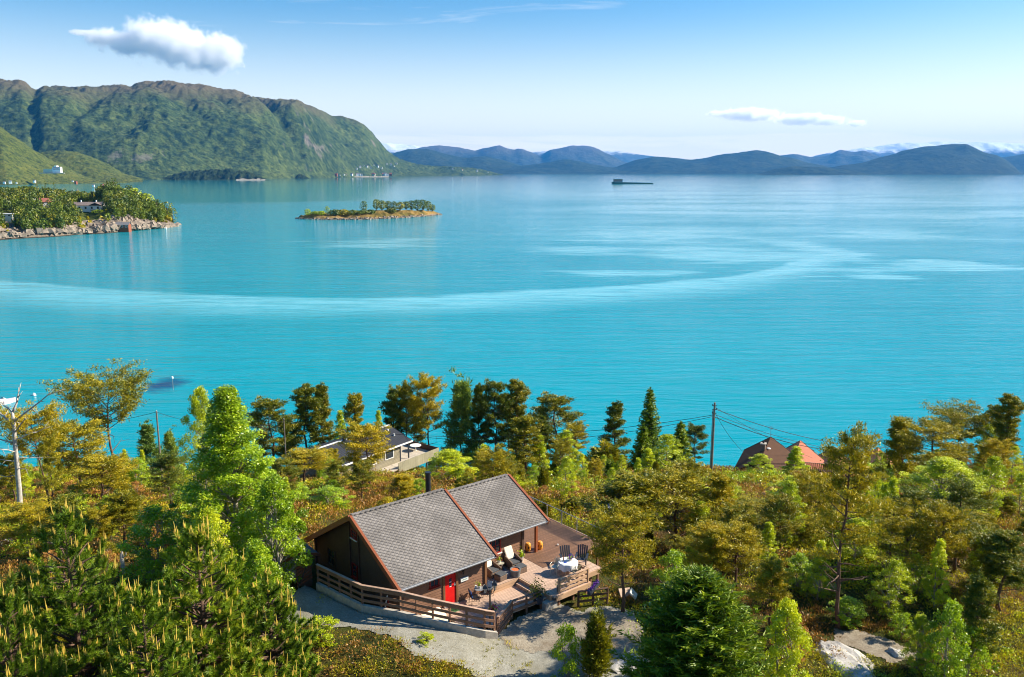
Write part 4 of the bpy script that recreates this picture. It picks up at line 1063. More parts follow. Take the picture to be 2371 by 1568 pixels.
# ------------------------------------------------------------------ heather, moss and low leaves that nobody could count
def ground_cover(name, label, mat, n, seed, sel, size, per, L, w, upw):
    rg = np.random.default_rng(seed); cl = Cloud()
    y = 36 + 92 * rg.uniform(size=n) ** 1.25; x = rg.uniform(-.70, .70, n) * y
    u, v = CUV(x, y)
    pn = fbm(x / 6., y / 6., 4, 31)
    ok = sel(pn) & ~((u > -3.4) & (u < 15.6) & (v > -6.4) & (v < 5.6)) & ~((u > 1) & (u < 13.5) & (v > 4) & (v < 8.4))
    yard = ((x + 1) / 14.5) ** 2 + ((y - 41.3) / 4.2) ** 2 < 1
    pxs = np.array([proj((a, b, c)) for a, b, c in zip(x, y, ground_h(x, y))])
    road = inside([(630, 1405), (668, 1360), (740, 1340), (835, 1380), (1150, 1460), (1185, 1430), (1300, 1395), (1420, 1400), (1475, 1424), (1492, 1470), (1470, 1590), (1330, 1600), (1150, 1590), (1085, 1551), (1020, 1528), (960, 1511), (905, 1472), (850, 1453), (790, 1445), (660, 1440)], pxs[:, 0], pxs[:, 1]) | inside([(1915, 1450), (2050, 1470), (2110, 1495), (2145, 1535), (2050, 1540), (1930, 1495)], pxs[:, 0], pxs[:, 1])
    hz = ground_h(x, y)
    ok &= ~road & (hz > .3)
    x, y, hz = x[ok], y[ok], hz[ok]
    m = len(x)
    s = rg.uniform(.5, 1.5, m) * size * np.clip(y / 60, .62, 1)
    t0 = rg.uniform(.1, .8, m)
    k = per
    C = np.repeat(np.stack([x, y, hz], 1), k, 0); S = np.repeat(s, k)[:, None]
    off = rg.normal(size=(m * k, 3)) * np.array([.55, .55, 0]) * S
    off[:, 2] = rg.uniform(0, .75, m * k) * S[:, 0] * np.exp(-(off[:, 0] ** 2 + off[:, 1] ** 2) / (S[:, 0] ** 2))
    d = off * np.array([.8, .8, 0]) / S + np.array([0, 0, upw]) + rg.normal(size=(m * k, 3)) * .45
    nr_ = np.clip(np.repeat(y, k) / 72, .5, 1)
    cl.shards(C + off, d, nr_ * L * rg.uniform(.5, 1.3, m * k), nr_ * w * rg.uniform(.6, 1.3, m * k), np.clip(np.repeat(t0, k) + rg.normal(size=m * k) * .16, 0, 1), rg)
    tag(link(name, cl.mesh(name, mat)), label, kind='stuff')
ground_cover('heather', 'brown heather over the slope', FM['heather'], 9500, 1, lambda p: p < .10, .75, 50, .24, .045, .8)
ground_cover('undergrowth', 'yellow green low leaves over the slope', FM['herb'], 9000, 2, lambda p: p > -.02, .75, 48, .22, .055, .5)
ground_cover('undergrowth', 'green leafy scrub over the slope', FM['green'], 6000, 3, lambda p: p > .24, 1.0, 60, .18, .07, .4)
ground_cover('grass', 'tufts of grass among the heather', FM['herb'], 8000, 4, lambda p: p > -1, .35, 16, .35, .018, 1.4)

_rg = np.random.default_rng(12); _cl = Cloud(); _m = 0
for qx_, qy_ in zip(_rg.uniform(640, 1480, 900), _rg.uniform(1350, 1580, 900)):
    _p = on_ground(qx_, qy_)
    _u, _v = CUV(_p[0], _p[1])
    if not inside(ROADPOLY, np.array([qx_]), np.array([qy_]))[0] or float(fbm(np.array([_p[0] / 2.5]), np.array([_p[1] / 2.5]), 3, 51)[0]) < .12: continue
    if -2 < _u < 13 and -6 < _v < 8.6: continue
    _n = 14; _s = _rg.uniform(.05, .16)
    _c = _p + np.stack([_rg.normal(size=_n) * _s, _rg.normal(size=_n) * _s, np.full(_n, .02)], 1)
    _cl.shards(_c, np.array([0, 0, .8]) + _rg.normal(size=(_n, 3)) * .6, _s * 1.3, .02, _rg.uniform(.2, .9), _rg); _m += 1
tag(link('weeds', _cl.mesh('weeds', FM['herb'])), 'sparse weeds growing in the gravel', kind='stuff')

# ================================================================== materials of built things
def wood(name, c, rough=.75, var=.35, axis=(1.2, 14, 14), bump=.01, board=None, spec=.25):
    t = NT(name); v = t.coord('Object', axis)
    n = t.noise(v, 1.0, 6, .65, .4); w = t.noise(t.coord('Object'), .8, 3)
    f = t.math('ADD', t.math('MULTIPLY', n, .6), t.math('MULTIPLY', w, .4))
    lo = tuple(x * (1 - var) for x in c); hi = tuple(min(1, x * (1 + var)) for x in c)
    col = t.ramp(f, [(.32, lo), (.68, hi)])
    h = n
    if board:                                  # boards of a given width across one axis
        ax, wd, gap = board
        p = t.math('DIVIDE', t.sep(t.coord('Object'))[ax], wd)
        fr = t.math('FRACT', p); fl = t.math('FLOOR', p)
        wn_ = t.new('ShaderNodeTexWhiteNoise', noise_dimensions='1D'); t.l.new(fl, wn_.inputs['W'])
        col = t.mix(t.math('MULTIPLY', wn_.outputs[0], .55), col, tuple(x * .6 for x in c))
        g = t.math('GREATER_THAN', t.math('ABSOLUTE', t.math('SUBTRACT', fr, .5)), .5 - gap)
        col = t.mix(g, col, tuple(x * .18 for x in c))
    t.set(color=col, rough=rough, spec=spec, normal=t.bump(h, .5, bump))
    return t.m

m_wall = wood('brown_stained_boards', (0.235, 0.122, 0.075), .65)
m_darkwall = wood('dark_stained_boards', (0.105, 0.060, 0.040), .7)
m_barge = wood('red_brown_trim', (0.27, 0.082, 0.035), .55, .25)
m_post = wood('brown_post', (0.20, 0.095, 0.045), .6, axis=(14, 14, 1.5))
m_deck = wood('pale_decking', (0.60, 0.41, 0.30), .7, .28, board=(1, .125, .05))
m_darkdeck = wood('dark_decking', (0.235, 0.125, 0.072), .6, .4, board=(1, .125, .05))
m_fence = wood('brown_fence_board', (0.24, 0.13, 0.082), .65)
m_fencecap = wood('pale_rail_cap', (0.42, 0.27, 0.19), .65)
m_newwood = wood('fresh_pale_board', (0.50, 0.32, 0.20), .65, .22)
m_concrete = plain('concrete', (0.44, 0.39, 0.33), .9, .25, 5., bump=.02)
m_grey = plain('grey_metal', (0.34, 0.35, 0.37), .4, .12, 4., metal=.4)
m_black = plain('black_metal', (0.018, 0.019, 0.022), .35, .2, 6., spec=.5)
m_white = plain('white_paint', (0.80, 0.79, 0.76), .5, .06, 3.)
m_cream = plain('cream_paint', (0.62, 0.55, 0.40), .6, .12, 3.)
m_red = plain('red_door_paint', (0.72, 0.012, 0.010), .35, .08, 3., spec=.5)
m_redframe = plain('dark_red_paint', (0.28, 0.020, 0.016), .5, .15, 4.)
m_cloth = plain('white_cloth', (0.82, 0.81, 0.79), .9, .05, 8., bump=.01)
m_wool = plain('cream_sheepskin', (0.74, 0.66, 0.54), .95, .16, 14., bump=.04)
m_cushion = plain('charcoal_cushion', (0.075, 0.08, 0.088), .9, .2, 9.)
m_wicker = plain('wicker', (0.16, 0.105, 0.075), .8, .5, 40., bump=.02)
m_bluecloth = plain('blue_cushion', (0.02, 0.12, 0.42), .85, .15, 6.)
m_palecloth = plain('pale_cushion', (0.55, 0.60, 0.62), .85, .3, 7.)
m_darkslat = plain('dark_slate_paint', (0.030, 0.038, 0.055), .5, .2, 6.)
m_orange = plain('orange_glaze', (0.80, 0.32, 0.035), .45, .2, 5.)
m_rug = plain('grey_rug', (0.25, 0.265, 0.29), .95, .2, 20.)
m_mat = plain('green_doormat', (0.06, 0.15, 0.05), .95, .25, 20.)
m_purple = plain('purple_petals', (0.12, 0.02, 0.32), .7, .4, 20.)
m_pink = plain('pink_petals', (0.75, 0.03, 0.22), .7, .35, 20.)
m_terr = plain('glazed_pot', (0.55, 0.52, 0.48), .4, .15, 6.)
m_rock = plain('pale_rock', (0.44, 0.41, 0.37), .9, .4, 2.2, bump=.10)
m_ember = plain('copper_embers', (0.62, 0.16, 0.05), .6, .6, 22.)
m_palemetal = plain('pale_metal', (0.55, 0.52, 0.42), .4, .15, 8., metal=.3)
m_tarp = plain('pale_canvas', (0.75, 0.68, 0.52), .85, .2, 4.)
def glass_mat(name, c=(0.02, 0.025, 0.03), rough=.05):
    t = NT(name); t.set(color=t.mix(t.noise(t.coord(), 1.5, 2), c, tuple(x * 2.5 for x in c)), rough=rough, spec=.9); return t.m
m_pane = glass_mat('window_glass')
_t = NT('clear_glass'); _t.set(color=(0.9, 0.95, 0.95), rough=.02, trans=1.0, ior=1.08); m_clear = _t.m

def shingle_mat(name, c, dark, wx=.33, wy=.24):
    t = NT(name); x, y, z = t.sep(t.coord('Object'))
    w = t.math('MULTIPLY', t.math('SUBTRACT', t.noise(t.coord(), 3.0, 3), .5), .12)
    p = t.math('ADD', t.math('DIVIDE', x, wx), t.math('ADD', t.math('DIVIDE', y, wy), w)); q = t.math('SUBTRACT', t.math('DIVIDE', x, wx), t.math('DIVIDE', y, wy))
    fp, fq = t.math('FRACT', p), t.math('SUBTRACT', 1.0, t.math('FRACT', q))
    edge = t.math('MINIMUM', fp, fq)
    cid = t.new('ShaderNodeCombineXYZ'); t.l.new(t.math('FLOOR', p), cid.inputs[0]); t.l.new(t.math('FLOOR', q), cid.inputs[1])
    wn_ = t.new('ShaderNodeTexWhiteNoise', noise_dimensions='2D'); t.l.new(cid.outputs[0], wn_.inputs['Vector'])
    col = t.mix(t.math('MULTIPLY', wn_.outputs[0], .75), c, tuple(v * .72 for v in c))
    big = t.noise(t.coord('Object', (.5, .35, .5)), 1.0, 5, .6)
    col = t.mix(t.ramp(big, [(.40, 0.0), (.62, .75)]), col, tuple(v * .5 for v in c))
    lich = t.math('MULTIPLY', t.ramp(t.noise(t.coord(), 5.0, 6, .75), [(.52, 0.0), (.64, .75)]), t.ramp(t.noise(t.coord(), .55, 3), [(.42, 0.0), (.6, 1.0)]))
    col = t.mix(lich, col, dark)
    col = t.mix(t.ramp(edge, [(.05, .85), (.20, 0.0)]), col, tuple(v * .38 for v in c))
    t.set(color=col, rough=.85, spec=.2, normal=t.bump(t.ramp(edge, [(0.0, 0.0), (.25, .7), (1.0, 1.0)]), 1.0, .06))
    return t.m
m_shingle = shingle_mat('grey_shingles', (0.29, 0.262, 0.242), (0.085, 0.075, 0.066))

# ================================================================== the brown cabin
ZR, TP, TB, DR = 30.815, .469, .589, .236
def L(u, v, z): return (u, -v, z)
cabin = empty('cabin', (O3[0], O3[1], 0), AZ)
tag(cabin, 'dark brown wooden cabin with grey shingle roof and red front door', 'cabin')
def slab(mb, a, b, c, d, th):                  # four corners of the upper side, thickness downwards
    P = [Vector(p) for p in (a, b, c, d)]
    n = (P[1] - P[0]).cross(P[3] - P[0]).normalized()
    if n.z < 0: n = -n
    lo = [p - n * th for p in P]
    return mb.poly([tuple(p) for p in P + lo], [(0, 1, 2, 3), (7, 6, 5, 4), (0, 4, 5, 1), (1, 5, 6, 2), (2, 6, 7, 3), (3, 7, 4, 0)])
def rz(v, s2=False): return ZR - (DR if s2 else 0) - (TP * v if v >= 0 else -TB * v)
roof_a = slab(MB(), L(0, 0, ZR), L(6.43, 0, ZR), L(6.43, 5.206, rz(5.206)), L(0, 5.206, rz(5.206)), .14).build('roof', m_shingle, cabin)
tag(roof_a, 'larger roof slope reaching down over the red door')
roof_b = slab(MB(), L(6.43, 0, ZR - DR), L(11.47, 0, ZR - DR), L(11.47, 3.938, rz(3.938, True)), L(6.43, 3.938, rz(3.938, True)), .14).build('roof', m_shingle, cabin)
tag(roof_b, 'shorter roof slope over the deck side window')
rb = MB(); slab(rb, L(0, 0, ZR - .004), L(6.43, 0, ZR - .004), L(6.43, -6.081, rz(-6.081)), L(0, -6.081, rz(-6.081)), .14)
slab(rb, L(6.43, 0, ZR - DR - .004), L(11.47, 0, ZR - DR - .004), L(11.47, -6.081, rz(-6.081, True)), L(6.43, -6.081, rz(-6.081, True)), .14)
rb.build('roof', m_shingle, cabin)
MB().bar(L(.05, .0, ZR + .02), L(6.36, .0, ZR + .02), .26, .05).build('ridge_cap', m_shingle, cabin)
MB().bar(L(6.5, .0, ZR - DR + .02), L(11.4, .0, ZR - DR + .02), .26, .05).build('ridge_cap', m_shingle, cabin)
def barge(u, v1, s2, w=.16, h=.30, dz=.02):
    z0 = ZR - (DR if s2 else 0) + dz
    return MB().bar(L(u, 0, z0 - h * .42), L(u, v1, z0 - (TP * v1 if v1 > 0 else -TB * v1) - h * .42), w, h)
for u, v1, s2 in ((-.05, 5.28, False), (6.47, 5.24, False), (11.53, 4.0, True)):
    barge(u, v1, s2).build('barge_board', m_barge, cabin, bevel=.01)
barge(-.052, -6.12, False).build('barge_board', m_barge, cabin)
barge(11.532, -6.12, True).build('barge_board', m_barge, cabin)
for (a, b, v, z) in ((-.0, 6.36, 5.27, rz(5.206) - .10), (6.58, 11.44, 4.0, rz(3.938, True) - .10)):
    g = MB()
    for k in range(6):
        t0, t1 = math.pi * k / 6, math.pi * (k + 1) / 6
        g.bar(L(a, v + .055 * math.cos(t0), z + .05 - .055 * math.sin(t0)), L(b, v + .055 * math.cos(t0), z + .05 - .055 * math.sin(t0)), .035, .012, up=(0, math.cos(t0), math.sin(t0)))
    g.bar(L(a, v - .07, z + .02), L(b, v - .07, z + .02), .03, .16)
    g.build('gutter', m_grey, cabin)
def lapped(name, mat, fixed, kind, a0, a1, z0, ztop, parent, step=.165, holes=(), face=1):
    """Lapped boards on a wall at v = fixed (runs along u) or u = fixed (runs along v); rows are cut to the roof line and the openings."""
    mb = MB(); z = z0
    while z < 40:
        zt = z + step
        n = 60; ts = np.linspace(a0, a1, n + 1); segs = []; cur = None
        for i in range(n):
            m = (ts[i] + ts[i + 1]) / 2
            ok = ztop(m) > z + step * .5 and not any(h[0] < m < h[1] and h[2] < z + step * .5 < h[3] for h in holes)
            if ok: cur = [ts[i], ts[i + 1]] if cur is None else [cur[0], ts[i + 1]]
            elif cur: segs.append(cur); cur = None
        if cur: segs.append(cur)
        if not segs and z > z0 + 2: break
        for s0, s1 in segs:
            o0, o1 = .032 * face, .006 * face
            pts = []
            for (aa, zz, oo) in ((s0, z, o0), (s1, z, o0), (s1, zt + .01, o1), (s0, zt + .01, o1), (s0, z, -.06 * face), (s1, z, -.06 * face), (s1, zt, -.06 * face), (s0, zt, -.06 * face)):
                pts.append(L(aa, fixed + oo, zz) if kind == 'v' else L(fixed + oo, aa, zz))
            mb.poly(pts, [(0, 1, 2, 3), (4, 7, 6, 5), (0, 4, 5, 1), (1, 5, 6, 2), (2, 6, 7, 3), (3, 7, 4, 0)])
        z = zt
    return mb.build(name, mat, parent)
top1 = lambda u: rz(4.6) - .17
lapped('wall', m_wall, 4.6, 'v', .45, 6.05, 25.62, top1, cabin, holes=[(3.12, 4.10, 25, 28.2), (2.22, 2.86, 27.45, 28.05)])
lapped('wall', m_wall, 3.3, 'v', 5.9, 9.93, 26.41, lambda u: rz(3.3, True) - .17, cabin, holes=[(7.15, 8.25, 27.35, 28.35)])
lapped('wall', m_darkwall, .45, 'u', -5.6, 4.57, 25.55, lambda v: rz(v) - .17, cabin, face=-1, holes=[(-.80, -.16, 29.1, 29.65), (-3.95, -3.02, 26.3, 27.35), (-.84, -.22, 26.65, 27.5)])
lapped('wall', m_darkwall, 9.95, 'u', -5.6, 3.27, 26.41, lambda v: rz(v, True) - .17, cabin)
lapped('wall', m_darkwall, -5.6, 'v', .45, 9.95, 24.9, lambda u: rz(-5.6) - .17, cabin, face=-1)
lapped('wall', m_wall, 6.07, 'u', 3.2, 4.57, 26.41, lambda v: rz(v) - .17, cabin)
MB().bb(L(.5, 4.5, 25.0), L(9.9, -5.5, 25.6)).build('foundation', m_concrete, cabin)
for u, v, z1 in ((6.08, 4.62, 28.45), (.43, 4.62, 28.4), (.43, -5.62, 27.3), (9.97, 3.32, 28.85)):
    MB().bb(L(u - .08, v - .08, 25.62 if u < 6 else 26.42), L(u + .08, v + .08, z1)).build('corner_post', m_post if v > 3.5 and u > 5 else m_darkwall, cabin)
MB().bb(L(11.12, 3.1, 26.41), L(11.28, 3.26, 28.85)).build('porch_pillar', m_barge, cabin, bevel=.01)
MB().bb(L(11.12, -5.0, 26.41), L(11.28, -4.84, 27.6)).build('porch_pillar', m_barge, cabin)
MB().bb(L(10.0, 3.12, 28.80), L(11.28, 3.24, 29.0)).build('porch_beam', m_darkwall, cabin)
for v in (0.0, -.9): MB().bar(L(.38, -1.02 if v else .06, 25.7), L(.38, -1.02 if v else .06, rz(-1.0) - .2), .12, .05, up=(1, 0, 0)).build('trim_board', m_darkwall, cabin)
# red door
dr = MB().bb(L(3.24, 4.56, 26.06), L(3.98, 4.63, 28.12)).build('door', m_red, cabin, bevel=.008)
for z in (27.62, 27.38, 27.14): pass
for z in (27.52, 27.24): MB().bb(L(3.53, 4.62, z - .09), L(3.70, 4.637, z + .09)).build('door_pane', m_pane, dr)
for z in (27.40, 27.12): MB().bb(L(3.55, 4.62, z - .022), L(3.68, 4.642, z + .022)).build('door_bar', m_white, dr)
hd = MB(); hd.bb(L(3.89, 4.63, 27.07), L(3.94, 4.65, 27.27)); hd.bb(L(3.82, 4.66, 27.15), L(3.94, 4.69, 27.18)); hd.bb(L(3.9, 4.64, 27.15), L(3.93, 4.68, 27.18)); hd.build('handle', m_grey, dr)
fr = MB(); fr.bb(L(3.10, 4.58, 26.0), L(3.235, 4.68, 28.2)); fr.bb(L(3.985, 4.58, 26.0), L(4.12, 4.68, 28.2)); fr.bb(L(3.10, 4.58, 28.125), L(4.12, 4.68, 28.25)); fr.build('door_frame', m_post, cabin)
MB().bb(L(3.12, 4.6, 26.0), L(4.1, 4.78, 26.05)).build('door_sill', m_grey, cabin)
def window(u0, u1, z0, z1, v, kind='v', nx=2, nz=2, frame=m_redframe, sill=None, sgn=1):
    def q(a, o, z): return L(a, v + o * sgn, z) if kind == 'v' else L(v + o * sgn, a, z)
    w = .07
    m = MB()
    m.bb(q(u0 - w, -.02, z0 - w), q(u0, .07, z1 + w)); m.bb(q(u1, -.02, z0 - w), q(u1 + w, .07, z1 + w)); m.bb(q(u0, -.02, z1), q(u1, .068, z1 + w)); m.bb(q(u0, -.02, z0 - w), q(u1, .068, z0))
    f = m.build('window', frame, cabin)
    MB().bb(q(u0, -.02, z0), q(u1, .015, z1)).build('pane', m_pane, f)
    b = MB()
    for i in range(1, nx): x = u0 + (u1 - u0) * i / nx; b.bb(q(x - .02, .016, z0), q(x + .02, .04, z1))
    for i in range(1, nz): zz = z0 + (z1 - z0) * i / nz; b.bb(q(u0, .018, zz - .02), q(u1, .038, zz + .02))
    if nx > 1 or nz > 1: b.build('glazing_bars', frame, f)
    MB().bb(q(u0 - .12, -.02, z0 - w - .05), q(u1 + .12, .12, z0 - w - .004)).build('sill', sill or frame, f)
window(2.29, 2.79, 27.52, 27.98, 4.6, nx=2, nz=1)
window(7.22, 8.18, 27.42, 28.3, 3.3, nx=3, nz=2, sill=m_white)
window(-.74, -.22, 29.16, 29.6, .45, 'u', 2, 2, sgn=-1, sill=m_white)
window(-3.88, -3.08, 26.37, 27.28, .45, 'u', 2, 2, m_darkwall, sgn=-1)
window(-.78, -.28, 26.71, 27.45, .45, 'u', 1, 2, sgn=-1)
wl_ = MB(); wl_.lathe([(.05, 0), (.06, .05), (.05, .22), (.08, .24), (.01, .30)], L(4.44, 4.74, 27.66), 8); wl_.bb(L(4.42, 4.6, 27.9), L(4.46, 4.74, 27.93)); wl_.build('wall_lamp', m_black, cabin)
sg = MB().bb(L(4.30, 4.62, 27.17), L(4.82, 4.70, 27.39)).build('name_board', m_white, cabin, bevel=.01)
_g = plain('green_lettering', (0.12, 0.30, 0.20), .6, .1)
s_ = MB()
for k in range(7): s_.bb(L(4.37 + k * .055, 4.70, 27.25 + (k % 2) * .008), L(4.405 + k * .055, 4.703, 27.30 + (k % 3) * .012))
s_.build('lettering', _g, sg)
ch = MB().lathe([(.165, 0), (.165, 1.75)], L(5.86, -.9, 29.95), 14); ch.lathe([(.19, 1.75), (.19, 1.84)], L(5.86, -.9, 29.95), 14); ch.build('chimney_pipe', m_black, cabin, smooth=True)

# ------------------------------------------------------------------ decks, steps, curb and fences
def uvbox(mb, u0, u1, v0, v1, z0, z1): return mb.bb(L(u0, v0, z0), L(u1, v1, z1))
deck = empty('deck', (O3[0], O3[1], 0), AZ); tag(deck, 'pale wooden terrace on two levels before the cabin door', 'terrace')
m = MB(); pl = [L(*p, 0)[:2] for p in ((2.75, 4.66), (8.0, 4.66), (8.0, 7.5), (5.75, 7.42), (4.3, 8.15), (3.2, 7.1), (2.75, 6.4))]
m.prism(list(reversed(pl)), 25.90, 26.0); m.build('lower_floor', m_deck, deck)
m = MB(); uvbox(m, 6.15, 8.25, 3.36, 5.12, 26.30, 26.4); uvbox(m, 8.252, 10.098, 3.36, 5.12, 26.30, 26.4); uvbox(m, 8.252, 11.1, 5.122, 8.2, 26.30, 26.4); uvbox(m, 11.102, 12.9, 5.122, 7.3, 26.30, 26.4); m.build('upper_floor', m_deck, deck)
m = MB(); uvbox(m, 6.15, 8.25, 5.124, 5.16, 26.21, 26.38); uvbox(m, 6.15, 8.25, 5.124, 5.155, 26.003, 26.19); uvbox(m, 8.15, 8.248, 5.16, 8.0, 26.0, 26.385); m.build('riser', m_newwood, deck)
m = MB(); uvbox(m, 7.85, 8.14, 5.3, 7.7, 26.15, 26.2); uvbox(m, 7.88, 7.91, 5.3, 7.7, 26.003, 26.148); m.build('step', m_deck, deck)
m = MB(); uvbox(m, 8.4, 11.14, 8.203, 8.24, 26.08, 26.385); uvbox(m, 11.103, 11.14, 7.32, 8.2, 26.08, 26.385); uvbox(m, 11.103, 12.93, 7.303, 7.34, 26.08, 26.385); m.build('fascia', m_newwood, deck)
m = MB()
for (u, v) in ((8.8, 8.0), (9.9, 8.0), (10.95, 8.0), (12.2, 7.1), (12.8, 7.1)): uvbox(m, u - .06, u + .06, v - .06, v + .06, 25.4, 26.3)
m.build('support_post', m_fence, deck)
dd = empty('dark_deck', (O3[0], O3[1], 0), AZ); tag(dd, 'dark brown plank deck under the cabin porch roof', 'deck')
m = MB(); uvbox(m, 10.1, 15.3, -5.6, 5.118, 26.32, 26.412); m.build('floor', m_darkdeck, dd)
m = MB(); uvbox(m, 15.302, 15.36, -5.6, 5.15, 26.1, 26.45); m.build('edge_board', m_newwood, dd)
m = MB()
for v in (-4, -1, 2, 4.8): uvbox(m, 15.0, 15.12, v - .06, v + .06, 23.6, 26.31)
m.build('support_post', m_fence, dd)
gf = empty('glass_fence', (O3[0], O3[1], 0), AZ); tag(gf, 'clear glass fence with steel posts along the dark deck', 'fence')
for k in range(7):
    v = -4.83 + k * 1.5
    p = MB().lathe([(.028, 0), (.028, 1.0)], L(15.22, v, 26.415), 8).build('post', m_grey, gf)
    if k < 6:
        MB().bb(L(15.215, v + .06, 26.5), L(15.225, v + 1.44, 27.3)).build('glass_pane', m_clear, gf)
MB().tube([L(15.22, -4.9, 27.43), L(15.22, 5.0, 27.43)], .03, 8).build('handrail', m_grey, gf)
cpts = CURB[1:]
cb = empty('curb', (O3[0], O3[1], 0), AZ); tag(cb, 'low concrete curb under the brown rail fence', 'curb')
def strip(mb, pts, w, z0, z1, off=0.0):
    """A band along a path of (u, v, z); z0 and z1 are heights above the path."""
    P = [Vector((u, -v, 0)) for u, v, z in pts]
    Lp, Rp = [], []
    for i, p in enumerate(P):
        d = (P[min(i + 1, len(P) - 1)] - P[max(i - 1, 0)]).normalized(); n = Vector((-d.y, d.x, 0))
        Lp.append(p + n * (off + w / 2)); Rp.append(p + n * (off - w / 2))
    b = [(q.x, q.y, p[2] + z) for z in (z0, z1) for q, p in zip(Lp, pts)] + [(q.x, q.y, p[2] + z) for z in (z0, z1) for q, p in zip(Rp, pts)]
    n = len(P); F_ = []
    for i in range(n - 1):
        F_ += [(i, i + 1, n + i + 1, n + i), (2 * n + i + 1, 2 * n + i, 3 * n + i, 3 * n + i + 1), (n + i, n + i + 1, 3 * n + i + 1, 3 * n + i), (i + 1, i, 2 * n + i, 2 * n + i + 1)]
    F_ += [(0, n, 3 * n, 2 * n), (n - 1, 3 * n - 1, 4 * n - 1, 2 * n - 1)]
    return mb.poly(b, F_)
strip(MB(), cpts, .20, -1.5, 0).build('curb_wall', m_concrete, cb, bevel=.015)
def rail_fence(label, pts, rails, ztop, sp, m_r, m_cap, capw=.15, off=.0):
    f = empty('rail_fence', (O3[0], O3[1], 0), AZ); tag(f, label, 'fence')
    for (a, h) in rails: strip(MB(), pts, .035, a, a + h, off).build('rail', m_r, f)
    strip(MB(), pts, capw, ztop - .04, ztop, off + .02).build('top_rail', m_cap, f)
    for (a, b) in zip(pts[:-1], pts[1:]):
        d = math.hypot(b[0] - a[0], b[1] - a[1]); n = max(1, round(d / sp))
        for i in range(n + (b == pts[-1])):
            t = i / n; u, v, z = [a[k] + (b[k] - a[k]) * t for k in range(3)]
            dx, dy = (b[1] - a[1]) / d, -(b[0] - a[0]) / d
            u -= dx * -.065; v -= dy * -.065
            MB().bb(L(u - .045, v - .045, z + .002), L(u + .045, v + .045, z + ztop - .042)).build('post', m_r, f)
    return f
fz = lambda pts, z: [(u, v, z) for u, v in pts]
rail_fence('long brown rail fence above the curb with three boards', cpts[:-1] + [(3.52, 8.81, 26.3)], [(.86, .19), (.51, .15), (.17, .15)], 1.13, 1.0, m_fence, m_fencecap)
rail_fence('short brown board fence right of the lamp post', fz([(4.0, 8.5), (5.66, 7.58)], 25.66), [(.92, .19), (.65, .19), (.38, .19), (.12, .19)], 1.17, 1.1, m_fence, m_fencecap)
rail_fence('low brown rail fence between the board fence and the stone wall', fz([(5.72, 7.58), (7.7, 7.74)], 25.66), [(.76, .15), (.44, .15)], 1.12, 1.0, m_fence, m_fence)
rail_fence('pale wooden railing around the table corner of the terrace', fz([(8.72, 8.13), (11.03, 8.13), (11.03, 7.35)], 26.4), [(.62, .15), (.34, .15), (.10, .13)], .9, .78, m_newwood, m_newwood)
rail_fence('dark fence with flower boxes beyond the stone wall', fz([(9.5, 8.9), (11.1, 9.65)], 25.5), [(.72, .13), (.42, .13)], 1.12, .8, m_darkwall, m_darkwall)
fb = empty('flower_box', CW(10.3, 9.28, 26.62), AZ + .43); tag(fb, 'dark flower box with purple flowers on the dark fence', 'flower box')
MB().bb((-.75, -.1, .003), (.75, .1, .2)).build('box', m_darkslat, fb)
_c = Cloud(); _r = np.random.default_rng(3); _n = 260
_c.leaves(np.stack([_r.uniform(-.72, .72, _n), _r.normal(size=_n) * .07, .22 + abs(_r.normal(size=_n)) * .07], 1), .04, .4, _r); link('flowers', _c.mesh('flowers', m_purple), fb)
sw = empty('stone_wall', CW(8.15, 7.92, 25.4), AZ); tag(sw, 'pale block wall below the corner of the terrace', 'wall')
t = NT('pale_blocks'); br = t.new('ShaderNodeTexBrick'); t.l.new(t.coord('Object', (1, 1, 1)), br.inputs[0])
mp = t.new('ShaderNodeMapping'); mp.inputs['Rotation'].default_value = (math.pi / 2, 0, 0); t.l.new(t.coord(), mp.inputs[0]); t.l.new(mp.outputs[0], br.inputs[0])
br.inputs['Color1'].default_value = (.50, .46, .41, 1); br.inputs['Color2'].default_value = (.40, .37, .33, 1); br.inputs['Mortar'].default_value = (.22, .2, .18, 1); br.inputs['Scale'].default_value = 3.2; br.inputs['Mortar Size'].default_value = .015
t.set(color=t.mix(t.ramp(t.noise(t.coord(), 4, 5), [(.4, 0.), (.7, .6)]), br.outputs[0], (.24, .21, .18)), rough=.9, normal=t.bump(br.outputs[1], .6, .02)); m_block = t.m
MB().bb((-.42, -.16, 0), (.46, .16, .66)).build('blocks', m_block, sw); MB().bb((-.45, -.19, .662), (.49, .19, .70)).build('coping', m_concrete, sw)

# ------------------------------------------------------------------ shed and gate by the gable
sh = empty('shed', (O3[0], O3[1], 0), AZ); tag(sh, 'small brown shed with a white front beside the cabin gable', 'shed')
m = MB(); uvbox(m, -3.1, -2.12, -6.2, -3.1, 25.4, 27.75); m.build('wall', m_white, sh)
m = MB(); uvbox(m, -2.118, -1.1, -6.2, -3.1, 25.4, 27.65); m.build('wall', m_wall, sh)
m = MB(); slab(m, L(-2.1, -2.75, 28.15), L(-2.1, -6.5, 28.15), L(-.75, -6.5, 27.72), L(-.75, -2.75, 27.72), .1); slab(m, L(-2.1, -2.75, 28.148), L(-2.1, -6.5, 28.148), L(-3.5, -6.5, 27.7), L(-3.5, -2.75, 27.7), .1); m.build('roof', plain('dark_roof_felt', (0.10, 0.10, 0.105), .8, .2, 4.), sh)
m = MB(); m.bar(L(-2.1, -2.72, 28.08), L(-.72, -2.72, 27.65), .06, .17); m.bar(L(-2.1, -2.724, 28.08), L(-3.53, -2.724, 27.63), .06, .17); m.build('barge_board', m_barge, sh)
gt = empty('gate', CW(-2.35, -1.3, 26.85), AZ + .35); tag(gt, 'reddish slatted gate leaning between shed and rail fence', 'gate')
m = MB()
